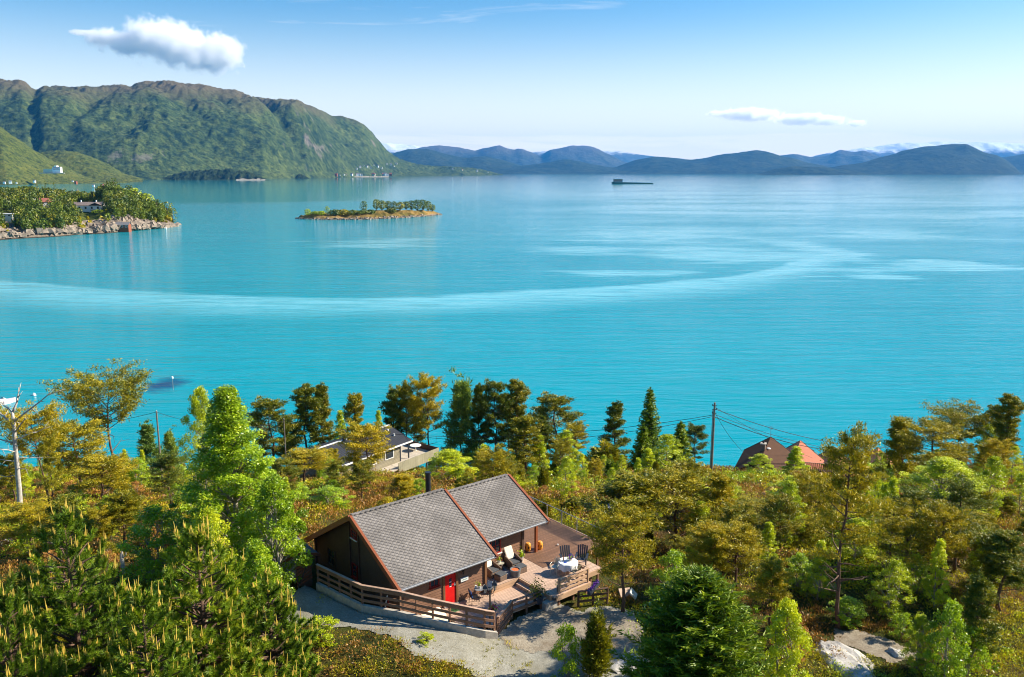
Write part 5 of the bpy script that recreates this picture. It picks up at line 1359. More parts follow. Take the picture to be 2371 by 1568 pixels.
for k in range(6): m.bar((-.62, .02 * k, .12 + k * .2), (.55, .02 * k, .2 + k * .2), .03, .13)
m.build('slats', m_barge, gt)
m = MB(); m.bar((-.62, -.05, .02), (.62, .12, 1.5), .05, .07); m.bar((-.58, -.03, 0), (-.58, .1, 1.2), .06, .05); m.build('brace', m_darkwall, gt)

# ------------------------------------------------------------------ lamp post
_w = at_z(1135, 1462, 26.05); lp = empty('lamp_post', (_w[0], _w[1], 25.95)); tag(lp, 'black lamp post with two lanterns at the end of the curb', 'lamp post')
MB().lathe([(.10, 0), (.10, .28), (.06, .34), (.05, .5), (.042, 2.35), (.055, 2.4), (.03, 2.5)], (0, 0, 0), 10).build('pole', m_black, lp, smooth=True)
_lg = NT('lantern_glass'); _lg.set(color=(.7, .72, .7), rough=.15, trans=.6, alpha=1.0); m_lg = _lg.m
for sx, dy, dz in ((-.24, -.16, 0), (.24, .18, 0.02)):
    MB().tube([(0, 0, 2.3), (sx * .5, dy * .5, 2.22), (sx, dy, 2.36)], .018, 6).build('arm', m_black, lp)
    ln = MB().lathe([(.03, 2.34), (.07, 2.40)], (sx, dy, dz), 4)
    for k in range(4):
        a = k * math.pi / 2
        ln.bar((sx + .07 * math.cos(a), dy + .07 * math.sin(a), 2.40 + dz), (sx + .135 * math.cos(a), dy + .135 * math.sin(a), 2.68 + dz), .016, .016)
    ln.lathe([(.20, 2.68), (.10, 2.80), (.03, 2.86), (.02, 2.92)], (sx, dy, dz), 4)
    ln = ln.build('lantern', m_black, lp)
    MB().lathe([(.06, 2.405), (.12, 2.675)], (sx, dy, dz), 4).build('lamp_glass', m_lg, ln)

# ------------------------------------------------------------------ garden furniture
def put(name, u, v, z, rot, label, cat, group=None):
    e = empty(name, CW(u, v, z + .003), AZ + rot); return tag(e, label, cat, group)   # built facing -Y, which is +v
def recliner(u, v, rot, label, label2):
    e = put('wicker_chair', u, v, 26.4, rot, label, 'armchair')
    m = MB(); m.bb((-.33, -.42, .0), (.33, .3, .34)); m.bar((-.37, -.42, .3), (-.37, .34, .52), .10, .44); m.bar((.37, -.42, .3), (.37, .34, .52), .10, .44); m.build('base', m_wicker, e, bevel=.03)
    m = MB(); m.bar((0, .26, .3), (0, .66, 1.12), .70, .10, up=(0, -1, .4)); m.build('backrest', m_wicker, e, bevel=.03)
    m = MB(); m.bb((-.29, -.42, .345), (.29, .26, .45)); m.build('cushion', m_cushion, e, bevel=.03)
    m = MB(); m.bar((0, .17, .46), (0, .575, 1.16), .60, .11, up=(0, -1, .4)); m.build('sheepskin', m_wool, e, bevel=.05)
    c, s = math.cos(AZ + rot), math.sin(AZ + rot); w = CW(u, v, 0); d = .80
    o = empty('ottoman', (w[0] + s * d, w[1] - c * d, 26.403), AZ + rot); tag(o, label2, 'footstool')
    MB().bb((-.29, -.26, 0), (.29, .26, .33)).build('base', m_wicker, o, bevel=.03); MB().bb((-.28, -.25, .332), (.28, .25, .42)).build('cushion', m_cushion, o, bevel=.03)
rug = MB().bb(L(6.62, 3.5, 26.402), L(8.25, 4.72, 26.414)).build('rug', m_rug); rug.location = (O3[0], O3[1], 0); rug.rotation_euler = (0, 0, AZ); tag(rug, 'grey rug under the wicker chairs', 'rug')
recliner(7.10, 3.86, .12, 'wicker armchair with cream sheepskin nearest the house corner post', 'wicker footstool before the chair by the corner post')
recliner(8.78, 3.82, -.02, 'wicker armchair with cream sheepskin under the red window side', 'wicker footstool of the farther armchair beside the fire bowl')
bpy.data.objects['rug'].location.z += .0
tb = put('side_table', 7.95, 3.62, 26.4, 0, 'small wicker side table between the two wicker armchairs', 'side table')
MB().lathe([(.2, 0), (.2, .42)], n=12).build('base', m_wicker, tb); MB().lathe([(.27, .42), (.27, .45)], n=14).build('table_top', m_palemetal, tb)
def flowers(name, u, v, z, r, h, mats, label, pot=m_terr, cat='flower pot', seed=1):
    e = empty(name, CW(u, v, z + .003)); tag(e, label, cat)
    MB().lathe([(r * .6, 0), (r * .8, h * .5), (r * .85, h * .52)], n=12).build('pot', pot, e)
    g = np.random.default_rng(seed)
    for nm, mt, n, s in mats:
        c = Cloud(); c.leaves(np.stack([g.normal(size=n) * r * .55, g.normal(size=n) * r * .55, h * .55 + abs(g.normal(size=n)) * h * .35], 1), s, np.clip(g.uniform(size=n), 0, 1), g); link(nm, c.mesh(nm, mt), e)
    return e
flowers('potted_flowers', 7.9, 3.6, 26.855, .15, .3, [('leaves', FM['green'], 60, .05), ('blossoms', m_ember, 26, .04)], 'potted red and orange flowers on the wicker side table')
flowers('pot_plant', 9.65, 3.62, 26.4, .16, .6, [('leaves', FM['green'], 110, .07)], 'green pot plant beside the armchair at the wall end')
fp = put('fire_bowl', 8.15, 4.86, 26.4, 0, 'round grey fire bowl with copper coloured embers', 'fire bowl')
MB().lathe([(.26, .0), (.28, .05), (.31, .40), (.33, .42), (.33, .45), (.26, .45), (.25, .38)], n=20).build('bowl', plain('fire_bowl_grey', (0.16, 0.17, 0.18), .5, .1), fp, smooth=True)
MB().lathe([(.001, .41), (.25, .40)], n=16).build('embers', m_ember, fp)
def metal_chair(u, v, rot, z, label, m=m_palemetal, pad=None, padlab=None):
    e = put('garden_chair', u, v, z, rot, label, 'chair', None)
    for sx in (-1, 1):
        MB().tube([(sx * .21, -.2, 0), (sx * .2, -.2, .44)], .014, 6).build('leg', m, e)
        MB().tube([(sx * .21, .24, 0), (sx * .2, .2, .44)], .014, 6).build('leg', m, e)
    q = MB(); q.bb((-.22, -.22, .44), (.22, .22, .465)); q.build('seat', pad or m, e, bevel=.01)
    q = MB(); q.tube([(-.2, .2, .44), (-.21, .27, .8), (-.14, .3, .94), (.14, .3, .94), (.21, .27, .8), (.2, .2, .44)], .016, 6)
    for x in (-.1, 0, .1): q.tube([(x, .21, .46), (x, .29, .93)], .009, 5)
    q.bar((0, .25, .52), (0, .285, .88), .3, .008, up=(0, -1, .2))
    q.build('backrest', m, e)
    q = MB()
    for sx in (-1, 1): q.tube([(sx * .22, .23, .66), (sx * .26, -.05, .68), (sx * .25, -.2, .62), (sx * .21, -.2, .44)], .012, 5)
    q.build('armrests', m, e)
    return e
metal_chair(10.18, 6.15, -1.25, 26.4, 'pale metal garden chair at the white round table facing the drive')
metal_chair(10.70, 7.35, math.pi + .1, 26.4, 'metal garden chair between the white round table and the pale railing', plain('olive_metal', (.16, .14, .09), .5))
rt = put('round_table', 10.86, 6.50, 26.4, 0, 'round garden table under the white cloth', 'table')
for k in range(4): a = k * 1.57 + .4; MB().tube([(.36 * math.cos(a), .36 * math.sin(a), 0), (.3 * math.cos(a), .3 * math.sin(a), .7)], .018, 6).build('leg', m_palemetal, rt)
MB().lathe([(.55, .70), (.55, .73)], n=24).build('table_top', m_palemetal, rt)
tc = MB(); n_ = 48; rr = [(.001, .742), (.3, .741), (.57, .74), (.60, .71), (.615, .55), (.63, .38)]
V_ = []
for i, (r_, z_) in enumerate(rr):
    for k in range(n_):
        a = 2 * math.pi * k / n_; w_ = (1 + (.055 * math.sin(a * 9 + 1) + .03 * math.sin(a * 5)) * max(0, i - 2) / 3); zz = z_ - (.05 * math.sin(a * 4) ** 2 if i == 5 else 0)
        V_.append((r_ * w_ * math.cos(a), r_ * w_ * math.sin(a), zz))
tc.poly(V_, [(i * n_ + k, i * n_ + (k + 1) % n_, (i + 1) * n_ + (k + 1) % n_, (i + 1) * n_ + k) for i in range(len(rr) - 1) for k in range(n_)])
o = tc.build('tablecloth', m_cloth, None, True, loc=CW(10.86, 6.50, 26.403)); tag(o, 'white tablecloth hanging over the round garden table', 'tablecloth')
flowers('flower_bowl', 11.02, 6.55, 27.142, .16, .26, [('leaves', FM['green'], 40, .05), ('blossoms', m_purple, 90, .045)], 'bowl of purple flowers on the white tablecloth', seed=4)
b_ = MB().lathe([(.035, 0), (.035, .17), (.012, .22), (.012, .29)], n=8).build('bottle', plain('amber_bottle', (.35, .10, .02), .2), loc=CW(10.72, 6.28, 27.146)); tag(b_, 'slim amber bottle on the white tablecloth', 'bottle')
b_ = MB().lathe([(.07, 0), (.09, .015)], n=12).build('plate', plain('blue_plate', (.05, .08, .4), .3), loc=CW(10.62, 6.55, 27.146)); tag(b_, 'small blue plate on the white tablecloth', 'plate')
def slat_chair(u, v, rot, label):
    e = put('slat_chair', u, v, 26.4, rot, label, 'chair')
    for k in range(5): MB().bar((-.24 + k * .12, .18, .3), (-.27 + k * .135, .48, 1.05 - .03 * abs(k - 2)), .10, .02, up=(0, -1, .4)).build('back_slat', m_darkslat, e)
    MB().bar((0, -.36, .38), (0, .22, .27), .56, .03).build('seat', m_darkslat, e)
    for sx in (-1, 1):
        MB().bar((sx * .33, -.42, .55), (sx * .33, .32, .55), .12, .025).build('armrest', m_darkslat, e)
        MB().bar((sx * .3, -.36, 0), (sx * .3, -.36, .53), .08, .03, up=(0, 1, 0)).build('leg', m_darkslat, e); MB().bar((sx * .3, .44, 0), (sx * .3, .2, .5), .08, .03, up=(1, 0, 0)).build('leg', m_darkslat, e)
slat_chair(11.55, 5.62, -.5, 'dark slatted garden chair behind the white table nearest the porch')
slat_chair(12.35, 6.15, -.9, 'dark slatted garden chair farther along behind the white table')
for i, (u, v, lb) in enumerate(((10.92, 2.72, 'orange carved ceramic lantern left of the porch pillar'), (11.66, 3.02, 'orange carved ceramic lantern right of the porch pillar'))):
    e = put('garden_lantern', u, v, 26.415, .3 * i, lb, 'lantern')
    q = MB().lathe([(.14, 0), (.19, .08), (.2, .3), (.16, .48), (.12, .52)], n=14); q.build('body', m_orange, e, smooth=True)
    q = MB()
    for k in range(6): a = k * 1.05; q.box((.19 * math.cos(a), .19 * math.sin(a), .26), (.03, .06, .14), a)
    q.build('openings', plain('dark_opening', (.12, .04, .01), .8), e)
cup = MB().lathe([(.04, 0), (.06, .08)], n=10).build('cup', m_white, loc=CW(12.9, 3.35, 26.416)); tag(cup, 'white cup left on the dark plank deck', 'cup')
# bistro set on the lower floor
bt = put('bistro_table', 5.22, 5.16, 26.0, 0, 'small dark bistro table by the cabin wall', 'table')
for k in range(3): a = k * 2.09; MB().tube([(.26 * math.cos(a), .26 * math.sin(a), 0), (.1 * math.cos(a), .1 * math.sin(a), .35), (.2 * math.cos(a), .2 * math.sin(a), .68)], .013, 5).build('leg', m_black, bt)
MB().lathe([(.30, .68), (.30, .70)], n=18).build('table_top', m_grey, bt)
c1 = metal_chair(4.72, 5.38, 1.3, 26.0, 'dark metal chair with blue cushion at the bistro table', m_black); q = MB().bar((0, .18, .48), (0, .26, .86), .36, .08, up=(0, -1, .2)).build('cushion', m_bluecloth, c1, bevel=.03)
c2 = metal_chair(5.82, 5.22, -1.2, 26.0, 'dark metal chair with pale patterned cushion at the bistro table', m_black); MB().bar((0, .18, .48), (0, .26, .86), .36, .08, up=(0, -1, .2)).build('cushion', m_palecloth, c2, bevel=.03); MB().bb((-.19, -.19, .467), (.19, .17, .52)).build('seat_pad', m_cushion, c2, bevel=.02)
flowers('potted_flowers', 5.27, 5.16, 26.70, .11, .26, [('leaves', FM['green'], 50, .045), ('blossoms', m_ember, 14, .035)], 'potted orange flowers on the bistro table', seed=7)
flowers('vase', 5.1, 5.02, 26.70, .07, .3, [('leaves', FM['green'], 14, .03)], 'white vase on the bistro table', m_white, 'vase', 8)
flowers('flower_pot', 4.82, 7.0, 26.0, .22, .55, [('leaves', FM['green'], 60, .07), ('blossoms', m_pink, 80, .055)], 'pot of pink flowers behind the lamp post', seed=9)
pb = flowers('planter', 7.6, 7.55, 26.0, .42, .95, [('leaves', FM['darkpine'], 420, .06), ('blossoms', m_white, 10, .04)], 'dark leafy planter on the low rail fence', m_darkslat, 'planter', 10)
flowers('planter', 8.9, 7.86, 26.4, .16, .62, [('leaves', FM['green'], 70, .05)], 'small dark planter at the end of the pale railing', m_black, 'planter', 12)
dm = MB().bb(L(3.2, 4.95, 26.002), L(4.0, 5.45, 26.015)).build('doormat', m_mat, loc=(O3[0], O3[1], 0)); dm.rotation_euler = (0, 0, AZ); tag(dm, 'green doormat before the red door', 'doormat')
bn = put('covered_bench', 1.95, 5.5, 25.66, .1, 'garden bench under a cream cover behind the rail fence', 'bench')
m = MB()
for sx in (-.6, .6):
    for sy in (-.2, .2): m.bb((sx - .03, sy - .03, 0), (sx + .03, sy + .03, .4))
m.build('legs', m_fence, bn); MB().bb((-.7, -.25, .402), (.7, .25, .45)).build('seat', m_fence, bn)
q = MB(); g_ = 14; V_ = [((i / (g_ - 1) - .5) * 1.5, (j / 7 - .5) * .72, (.50 + .05 * math.sin(i * 1.3 + j) - (.3 if j in (0,) else 0) - (.12 if i in (0, g_ - 1) else 0)) + .28 * (j / 7) ** 2) for i in range(g_) for j in range(8)]
q.poly(V_, [(i * 8 + j, (i + 1) * 8 + j, (i + 1) * 8 + j + 1, i * 8 + j + 1) for i in range(g_ - 1) for j in range(7)]); q.build('cover', m_tarp, bn, True)
sk = empty('ski_pair', CW(.05, 3.2, 25.66)); tag(sk, 'pair of red and white skis leaning on the gable end', 'skis')
MB().bar((0, 0, 0), (.25, .28, 1.4), .08, .02).build('ski', m_white, sk); MB().bar((.16, -.05, 0), (.36, .25, 1.4), .08, .02).build('ski', m_redframe, sk)

# ------------------------------------------------------------------ rocks and leaning slabs
def rock(label, px, py, z, r, seed, flat=.55, name='rock', mat=None):
    w = at_z(px, py, z); g = np.random.default_rng(seed)
    import bmesh
    bm = bmesh.new(); bmesh.ops.create_icosphere(bm, subdivisions=4, radius=1.0)
    for v in bm.verts:
        c = v.co
        k = 1 + .33 * fbm(np.array([c.x * 1.7 + seed]), np.array([c.y * 1.7 + c.z * 2.3]), 4, seed)[0]
        for nx, ny, nz, d in ((.7, .2, .6, .62), (-.5, -.6, .5, .66), (.1, .8, .5, .7), (0, 0, 1, .6)):
            n = Vector((nx, ny, nz)).normalized(); t_ = c.dot(n)
            if t_ > d: v.co = v.co - n * (t_ - d) * .85
        v.co = Vector((v.co.x * r[0], v.co.y * r[1], v.co.z * r[2])) * k
    me = bpy.data.meshes.new(name); bm.to_mesh(me); bm.free(); me.materials.append(mat or m_rock)
    o = link(name, me, loc=(w[0], w[1], z)); o.rotation_euler = (0, 0, g.uniform(0, 6)); tag(o, label, 'rock'); return o
rock('pale grey boulder at the rim of the gravel drive', 1075, 1556, 25.7, (.9, .6, .45), 3)
rock('white flat boulder right of the pale boulder', 1112, 1578, 25.66, (.8, .5, .25), 5)
rock('broad pale rock shelf below the narrow path', 1965, 1542, 25.5, (2.6, 1.3, .5), 8)
rock('cracked pale rock beside the broad rock shelf', 1915, 1512, 25.5, (.9, .7, .5), 9)
rock('small grey stone at the end of the broad rock shelf', 2075, 1515, 25.6, (.5, .4, .35), 10)
rock('flat pale rock lying among the glittering birch and the juniper', 1462, 1535, 25.66, (1.3, .8, .2), 11)
for i, (px, py, cc, lb) in enumerate(((1447, 1381, (.50, .36, .27), 'pinkish slab leaning at the foot of the big olive pine'), (1466, 1384, (.55, .55, .48), 'pale grey slab beside the pinkish one under the olive pine'))):
    w = at_z(px, py, 25.7); s_ = MB().box((0, 0, 0), (.75, .5, .08)).build('stone_slab', plain('slab_stone', cc, .8, .15), loc=(w[0], w[1], 25.95)); s_.rotation_euler = (.75, .1, .4 + i * .9); tag(s_, lb, 'slab')
rock('white weathered stone on the slope below the bare dead tree', 12, 1262, 24.6, (.8, .5, .5), 14)
rock('pale boulder lying in the heather right of the grey house', 1350, 1192, 22.0, (.8, .6, .4), 15)

# ================================================================== the grey house
H2 = np.array([-16.1, 105.9]); A2 = .927
gh2 = empty('grey_house', (H2[0], H2[1], 0), A2); tag(gh2, 'grey clad house with black ribbed roof and pale terrace', 'house')
m_ribbed = NT('black_roof_sheet'); x_ = m_ribbed.sep(m_ribbed.coord())[0]
m_ribbed.set(color=m_ribbed.mix(m_ribbed.noise(m_ribbed.coord(), 2, 4), (.026, .028, .033), (.05, .052, .06)), rough=.55, spec=.3, normal=m_ribbed.bump(m_ribbed.math('PINGPONG', x_, .17), .9, .12)); m_ribbed = m_ribbed.m
m_greywall = wood('grey_green_cladding', (0.33, 0.29, 0.20), .7, .15, board=(2, .17, .06))
ZR2, S2, LL = 17.49, .316, 12.45
m = MB(); slab(m, L(0, 0, ZR2), L(-LL, 0, ZR2), L(-LL, 4.1, ZR2 - 4.1 * S2), L(0, 4.1, ZR2 - 4.1 * S2), .14); slab(m, L(0, 0, ZR2 - .004), L(-LL, 0, ZR2 - .004), L(-LL, -4.1, ZR2 - 4.1 * S2), L(0, -4.1, ZR2 - 4.1 * S2), .14); m.build('roof', m_ribbed, gh2)
MB().bar(L(.02, 0, ZR2 + .03), L(-LL, 0, ZR2 + .03), .3, .06).build('ridge_cap', m_white, gh2)
MB().bar(L(.05, 4.16, ZR2 - 4.1 * S2 - .06), L(-LL, 4.16, ZR2 - 4.1 * S2 - .06), .06, .2).build('fascia', m_white, gh2)
for v1 in (4.12, -4.12): MB().bar(L(.03, 0, ZR2 - .08), L(.03, v1, ZR2 - 4.12 * S2 - .08), .05, .2).build('barge_board', m_darkslat, gh2)
m = MB(); uvbox(m, -LL + .5, -1.7, -3.6, 3.6, 11.2, ZR2 - 3.6 * S2 - .13); m.poly([L(-1.7, -3.6, 16.2), L(-1.7, 3.6, 16.2), L(-1.7, 0, 17.3), L(-LL + .5, -3.6, 16.2), L(-LL + .5, 3.6, 16.2), L(-LL + .5, 0, 17.3)], [(0, 1, 2), (5, 4, 3), (0, 3, 4, 1), (1, 4, 5, 2), (2, 5, 3, 0)]); m.build('wall', m_greywall, gh2)
for u in (-1.68,): MB().bb(L(u - .06, 3.56, 13.8), L(u + .06, 3.66, 16.1)).build('corner_board', m_darkslat, gh2)
for (u0, u1) in ((-4.3, -3.0), (-7.2, -6.0)):
    f = MB().bb(L(u0 - .1, 3.58, 14.65), L(u1 + .1, 3.68, 15.95)).build('window', m_white, gh2); MB().bb(L(u0, 3.67, 14.75), L(u1, 3.69, 15.85)).build('pane', m_pane, f)
MB().bb(L(-.22, 3.5, 13.8), L(-.08, 3.64, 16.0)).build('porch_post', m_darkslat, gh2)
MB().bb(L(-.22, -3.5, 13.8), L(-.08, -3.36, 16.0)).build('porch_post', m_darkslat, gh2)
m = MB().lathe([(.24, 0), (.24, 1.5), (.3, 1.52), (.3, 1.62)], L(-7.9, .2, ZR2 - .3), 10); m.build('chimney', m_darkslat, gh2)
for (u, v) in ((-1.2, 1.0), (-1.3, 2.2)): MB().lathe([(.12, 0), (.12, .25)], L(u, v, ZR2 - v * S2), 8).build('vent_cap', m_white, gh2)
m = MB(); slab(m, L(-2.4, .5, ZR2 - .5 * S2 + .05), L(-4.6, .5, ZR2 - .5 * S2 + .05), L(-4.6, 2.4, ZR2 - 2.4 * S2 + .05), L(-2.4, 2.4, ZR2 - 2.4 * S2 + .05), .04); m.build('solar_panel', plain('dark_panel', (.02, .022, .03), .15, .1), gh2)
m_sun = wood('bleached_decking', (.60, .52, .42), .7, .15, board=(0, .14, .04))
m = MB(); uvbox(m, -6.0, 3.6, -4.2, 5.4, 13.62, 13.76); m.build('terrace_floor', m_sun, gh2)
m_rail2 = wood('pale_green_boards', (.42, .38, .26), .7, .2, board=(0, .12, .08))
m = MB(); uvbox(m, -3.9, 3.6, 5.42, 5.48, 13.2, 14.55); m.build('terrace_railing', m_rail2, gh2)
m = MB(); uvbox(m, 3.62, 3.68, -4.2, 5.4, 13.3, 14.5); m.build('terrace_railing', m_darkwall, gh2)
m = MB()
for u in (-3.5, -1, 1.5, 3.4): uvbox(m, u - .07, u + .07, 5.1, 5.24, 8.0, 13.6)
m.build('terrace_post', m_darkwall, gh2)
w2 = lambda u, v, z: (H2[0] + u * math.cos(A2) + v * math.sin(A2), H2[1] + u * math.sin(A2) - v * math.cos(A2), z)
so_ = empty('garden_sofa', w2(2.4, -3.1, 13.765), A2); tag(so_, 'white garden sofa on the pale terrace of the grey house', 'sofa')
MB().bb((-.9, -.35, 0), (.9, .3, .42)).build('seat', m_white, so_, bevel=.04); MB().bb((-.9, .302, 0), (.9, .45, .85)).build('backrest', m_white, so_, bevel=.04); MB().bb((.3, .0, .425), (.75, .29, .7)).build('pillow', m_bluecloth, so_, bevel=.05)
t2 = empty('terrace_table', w2(2.6, 2.2, 13.765)); tag(t2, 'white oval table on the pale terrace of the grey house', 'table')
MB().lathe([(.12, 0), (.06, .1), (.06, .68)], n=10).build('leg', m_white, t2); MB().lathe([(.75, .682), (.75, .73)], n=20).build('table_top', m_white, t2)

# ================================================================== the brown roofed house and the red cottages by the shore
m_brownroof = plain('brown_roof_sheet', (.085, .046, .030), .9, .15, 3., spec=.08); m_redroof = plain('red_clay_roof', (.36, .10, .045), .75, .22, 3., bump=.03)
def gable_house(name, apex, az, Lr, wl, wr, tl, tr, zb, roofm, wallm, label, cat='house', over=.35):
    e = empty(name, (apex[0], apex[1], 0), az); tag(e, label, cat)
    z = apex[2]
    for sgn, w_, t_ in ((1, wr, tr), (-1, wl, tl)):
        q = MB(); slab(q, L(.1, 0, z - (.004 if sgn < 0 else 0)), L(-Lr, 0, z - (.004 if sgn < 0 else 0)), L(-Lr, sgn * w_, z - w_ * t_), L(.1, sgn * w_, z - w_ * t_), .12); q.build('roof', roofm, e)
        q = MB()
        for u in (.12, -Lr - .02): q.bar(L(u, 0, z - .07), L(u, sgn * w_, z - w_ * t_ - .07), .05, .2)
        q.build('barge_board', m_darkwall, e)
    a, b = -wl + over, wr - over
    P = [(a, zb), (b, zb), (b, z - b * tr - .12), (0, z - .14), (a, z + a * tl - .12)]
    pts = [L(u, v, zz) for u in (-over, -Lr + over) for v, zz in P]; n = 5
    MB().poly(pts, [tuple(range(5)), tuple(reversed(range(5, 10)))] + [(i, 5 + i, 5 + (i + 1) % 5, (i + 1) % 5) for i in range(5)]).build('wall', wallm, e)
    return e
bh = gable_house('brown_house', (32.39, 101.0, 17.42), 1.152, 8.9, 3.2, 2.43, .677, .671, 9.5, m_brownroof, m_darkwall, 'dark house with a brown sheet roof and brick chimney')
qx = MB().bb(L(-5.3, -.5, 16.2), L(-4.75, -.02, 18.0)).build('chimney', plain('chimney_render', (.30, .21, .17), .9), bh); MB().bb(L(-5.4, -.6, 18.002), L(-4.65, .08, 18.12)).build('chimney_cap', m_concrete, qx); MB().lathe([(.12, 18.122), (.10, 18.4)], L(-5.0, -.25, 0), 8).build('flue', m_darkslat, qx)
MB().lathe([(.26, 0), (.2, .06), (.02, .10)], L(-4.6, .35, 17.4), 10).build('satellite_dish', m_white, bh)
an = MB().tube([L(-.3, 0, 17.4), L(-.3, 0, 18.9)], .02, 5)
for k in range(4): an.bar(L(-.3, -.22, 18.5 + k * .12), L(-.3, .22, 18.5 + k * .12), .02, .02)
an.build('aerial', m_grey, bh)
f_ = MB().bb(L(-8.64, -.7, 13.6), L(-8.60, .3, 14.6)).build('window', m_cream, bh); MB().bb(L(-8.66, -.6, 13.7), L(-8.641, .2, 14.5)).build('pane', m_pane, f_)
MB().bb(L(-9.6, -3.0, 12.2), L(-8.58, 2.4, 12.4)).build('porch_floor', m_barge, bh)
for (ax, ay, Y, Lr, wr, lb) in ((1853.2, 1020.6, 112, 7.0, 3.3, 'red roofed cottage next to the brown roofed house'), (1930, 1036, 116, 7.0, 3.4, 'red roofed cottage behind the bare branched pine'), (2033, 1037.5, 121, 6.0, 2.6, 'smallest red roofed cottage farthest along the shore')):
    ap = at(ax, ay, Y)
    e = gable_house('red_cottage', ap, 1.152, Lr, wr, wr, .75, .75, ap[2] - 5.5, m_redroof, m_barge, lb, 'cottage')
w_ = at(1876, 1072, 100)
tr_ = empty('terrace_railing', (w_[0], 100, w_[2] - 1.0), -.25); tag(tr_, 'brown slatted railing of the terrace before the red cottages', 'railing')
m = MB()
for k in range(26): m.bb((-2.6 + k * .24, -.02, .05), (-2.46 + k * .24, .02, 1.0))
m.build('slats', m_fence, tr_); MB().bb((-2.7, -.05, 1.002), (3.7, .05, 1.06)).build('handrail', m_fencecap, tr_)
MB().bb((-2.7, -.04, -2.0), (3.7, .6, .045)).build('terrace_edge', m_darkwall, tr_)

# ================================================================== wire poles and cables
m_pole = plain('weathered_pole', (.20, .17, .14), .85, .3, 6.)
def pole(px, pt, Y, label, rad=.13, extra=True, lean=0.0):
    tp = at(px, pt, Y); zg = gh(tp[0] - lean, Y) - .1
    e = empty('wire_pole', (tp[0] - lean, Y, zg)); h = tp[2] - zg
    tag(e, label, 'wire pole')
    MB().lathe([(rad, 0), (rad * .72, h)] if not lean else [(rad, 0), (rad * .72, h)], n=8).build('shaft', m_pole, e, smooth=True)
    if lean: e.rotation_euler = (0, math.atan(lean / h), 0)
    if extra:
        q = MB()
        for k in range(3): q.bb((-.22, -.05, h - .35 - k * .38), (.22, .02, h - .30 - k * .38)); q.lathe([(.035, 0), (.05, .05), (.03, .12)], (-.2 + .4 * (k % 2), -.02, h - .3 - k * .38), 6)
        q.build('insulators', m_darkslat, e)
        MB().tube([(-.17, 0, 0), (-.15, 0, h * .9)], .035, 6).build('conduit', m_grey, e)
    else:
        MB().lathe([(rad * .8, h), (.02, h + .08)], n=8).build('cap', m_grey, e)
    return np.array([tp[0], Y, tp[2]])
pA = pole(1655, 932, 80, 'tall wire pole with insulators and cables right of the conical spruce')
pB = pole(362, 952, 84, 'lone wire pole standing between the young pines', .11, False)
pC = pole(657, 970, 104, 'thin wire pole under the dark shore pines', .09, False)
m_cable = plain('black_cable', (.012, .012, .013), .6)
def cable(a, b, sag, label, r=.022, n=24):
    a, b = np.array(a), np.array(b)
    pts = [a + (b - a) * t - np.array([0, 0, sag * 4 * t * (1 - t)]) for t in np.linspace(0, 1, n)]
    q = MB().tube(pts, r, 5).build('power_cable', m_cable); tag(q, label, 'cable', 'overhead power cables')
e1, e2 = at(2060, 1041, 112), at(2060, 1036, 112)
cable(pA + [.15, 0, -.7], e2, 1.0, 'uppermost cable running from the tall wire pole to the cottages', .032)
cable(pA + [.15, 0, -1.25], at(2075, 1048, 114), 1.25, 'thin middle cable running from the tall wire pole to the cottages')
cable(pA + [.1, 0, -1.5], at(1985, 1046, 108), .9, 'lowest thick cable from the tall wire pole towards the cottages', .036)
cable(pA + [.1, 0, -.5], at(1880, 1060, 104), .35, 'slack cable crossing before the brown roof aerial', .016)
cable(pA + [.1, 0, -1.1], (30.5, 97.5, 15.6), 1.2, 'short cable hanging down to the brown roofed house', .018)
cable(pA + [-.15, 0, -1.3], pC + [0, 0, -.2], 2.2, 'long cable from the tall wire pole to the thin pole', .024)
cable(pA + [-.15, 0, -1.45], at(900, 1000, 106), 1.9, 'second long cable from the tall wire pole to the grey house', .022)
cable(pB + [0, 0, -.1], pC + [0, 0, -.3], 1.2, 'cable between the lone pole and the thin pole', .02)
cable(pB + [0, 0, -.1], at(-60, 1010, 84), .6, 'cable leaving the lone pole over the left slope', .02)
# ------------------------------------------------------------------ small things among the trees
w_ = at(1412, 1174, 56)
ds = empty('satellite_dish', (w_[0], 56, w_[2])); tag(ds, 'pale blue satellite dish above the olive pine beside the deck', 'dish')
dd_ = MB().lathe([(.001, 0), (.13, .02), (.25, .07)], n=16).build('dish', plain('pale_blue_metal', (.13, .17, .27), .5), ds, smooth=True); dd_.rotation_euler = (.5, .5, 0); MB().tube([(0, 0, -4.5), (0, 0, 0)], .02, 6).build('mast', m_grey, ds)
w_ = at(1405, 1254, 49)
hb = empty('hanging_basket', (w_[0], 49, w_[2])); tag(hb, 'red flower basket hanging in the olive pine beside the deck', 'flower basket')
_c = Cloud(); _r = np.random.default_rng(6); _c.leaves(_r.normal(size=(90, 3)) * np.array([.06, .06, .11]), .035, .5, _r); link('flowers', _c.mesh('hanging_flowers', plain('crimson_petals', (.65, .01, .05), .7)), hb); MB().tube([(0, 0, .1), (0, 0, .9)], .006, 4).build('cord', m_black, hb)
w_ = at(280, 1285, 48.5)
bx = empty('bird_stump', (w_[0], 48.5, 25.5)); tag(bx, 'broken white birch stump beside the large candle pine', 'stump')
hh = w_[2] - 25.5; MB().tube([(0, 0, 0), (.05, 0, hh * .5), (.02, 0, hh * .9), (.1, 0, hh + .3)], [.14, .12, .11, .05], 8).build('trunk', plain('white_bark', (.62, .57, .5), .8, .5, 7.), bx); MB().tube([(.02, 0, hh * .75), (.3, 0, hh), (.34, 0, hh + .25)], [.05, .04, .02], 6).build('branch', m_deadwood, bx)

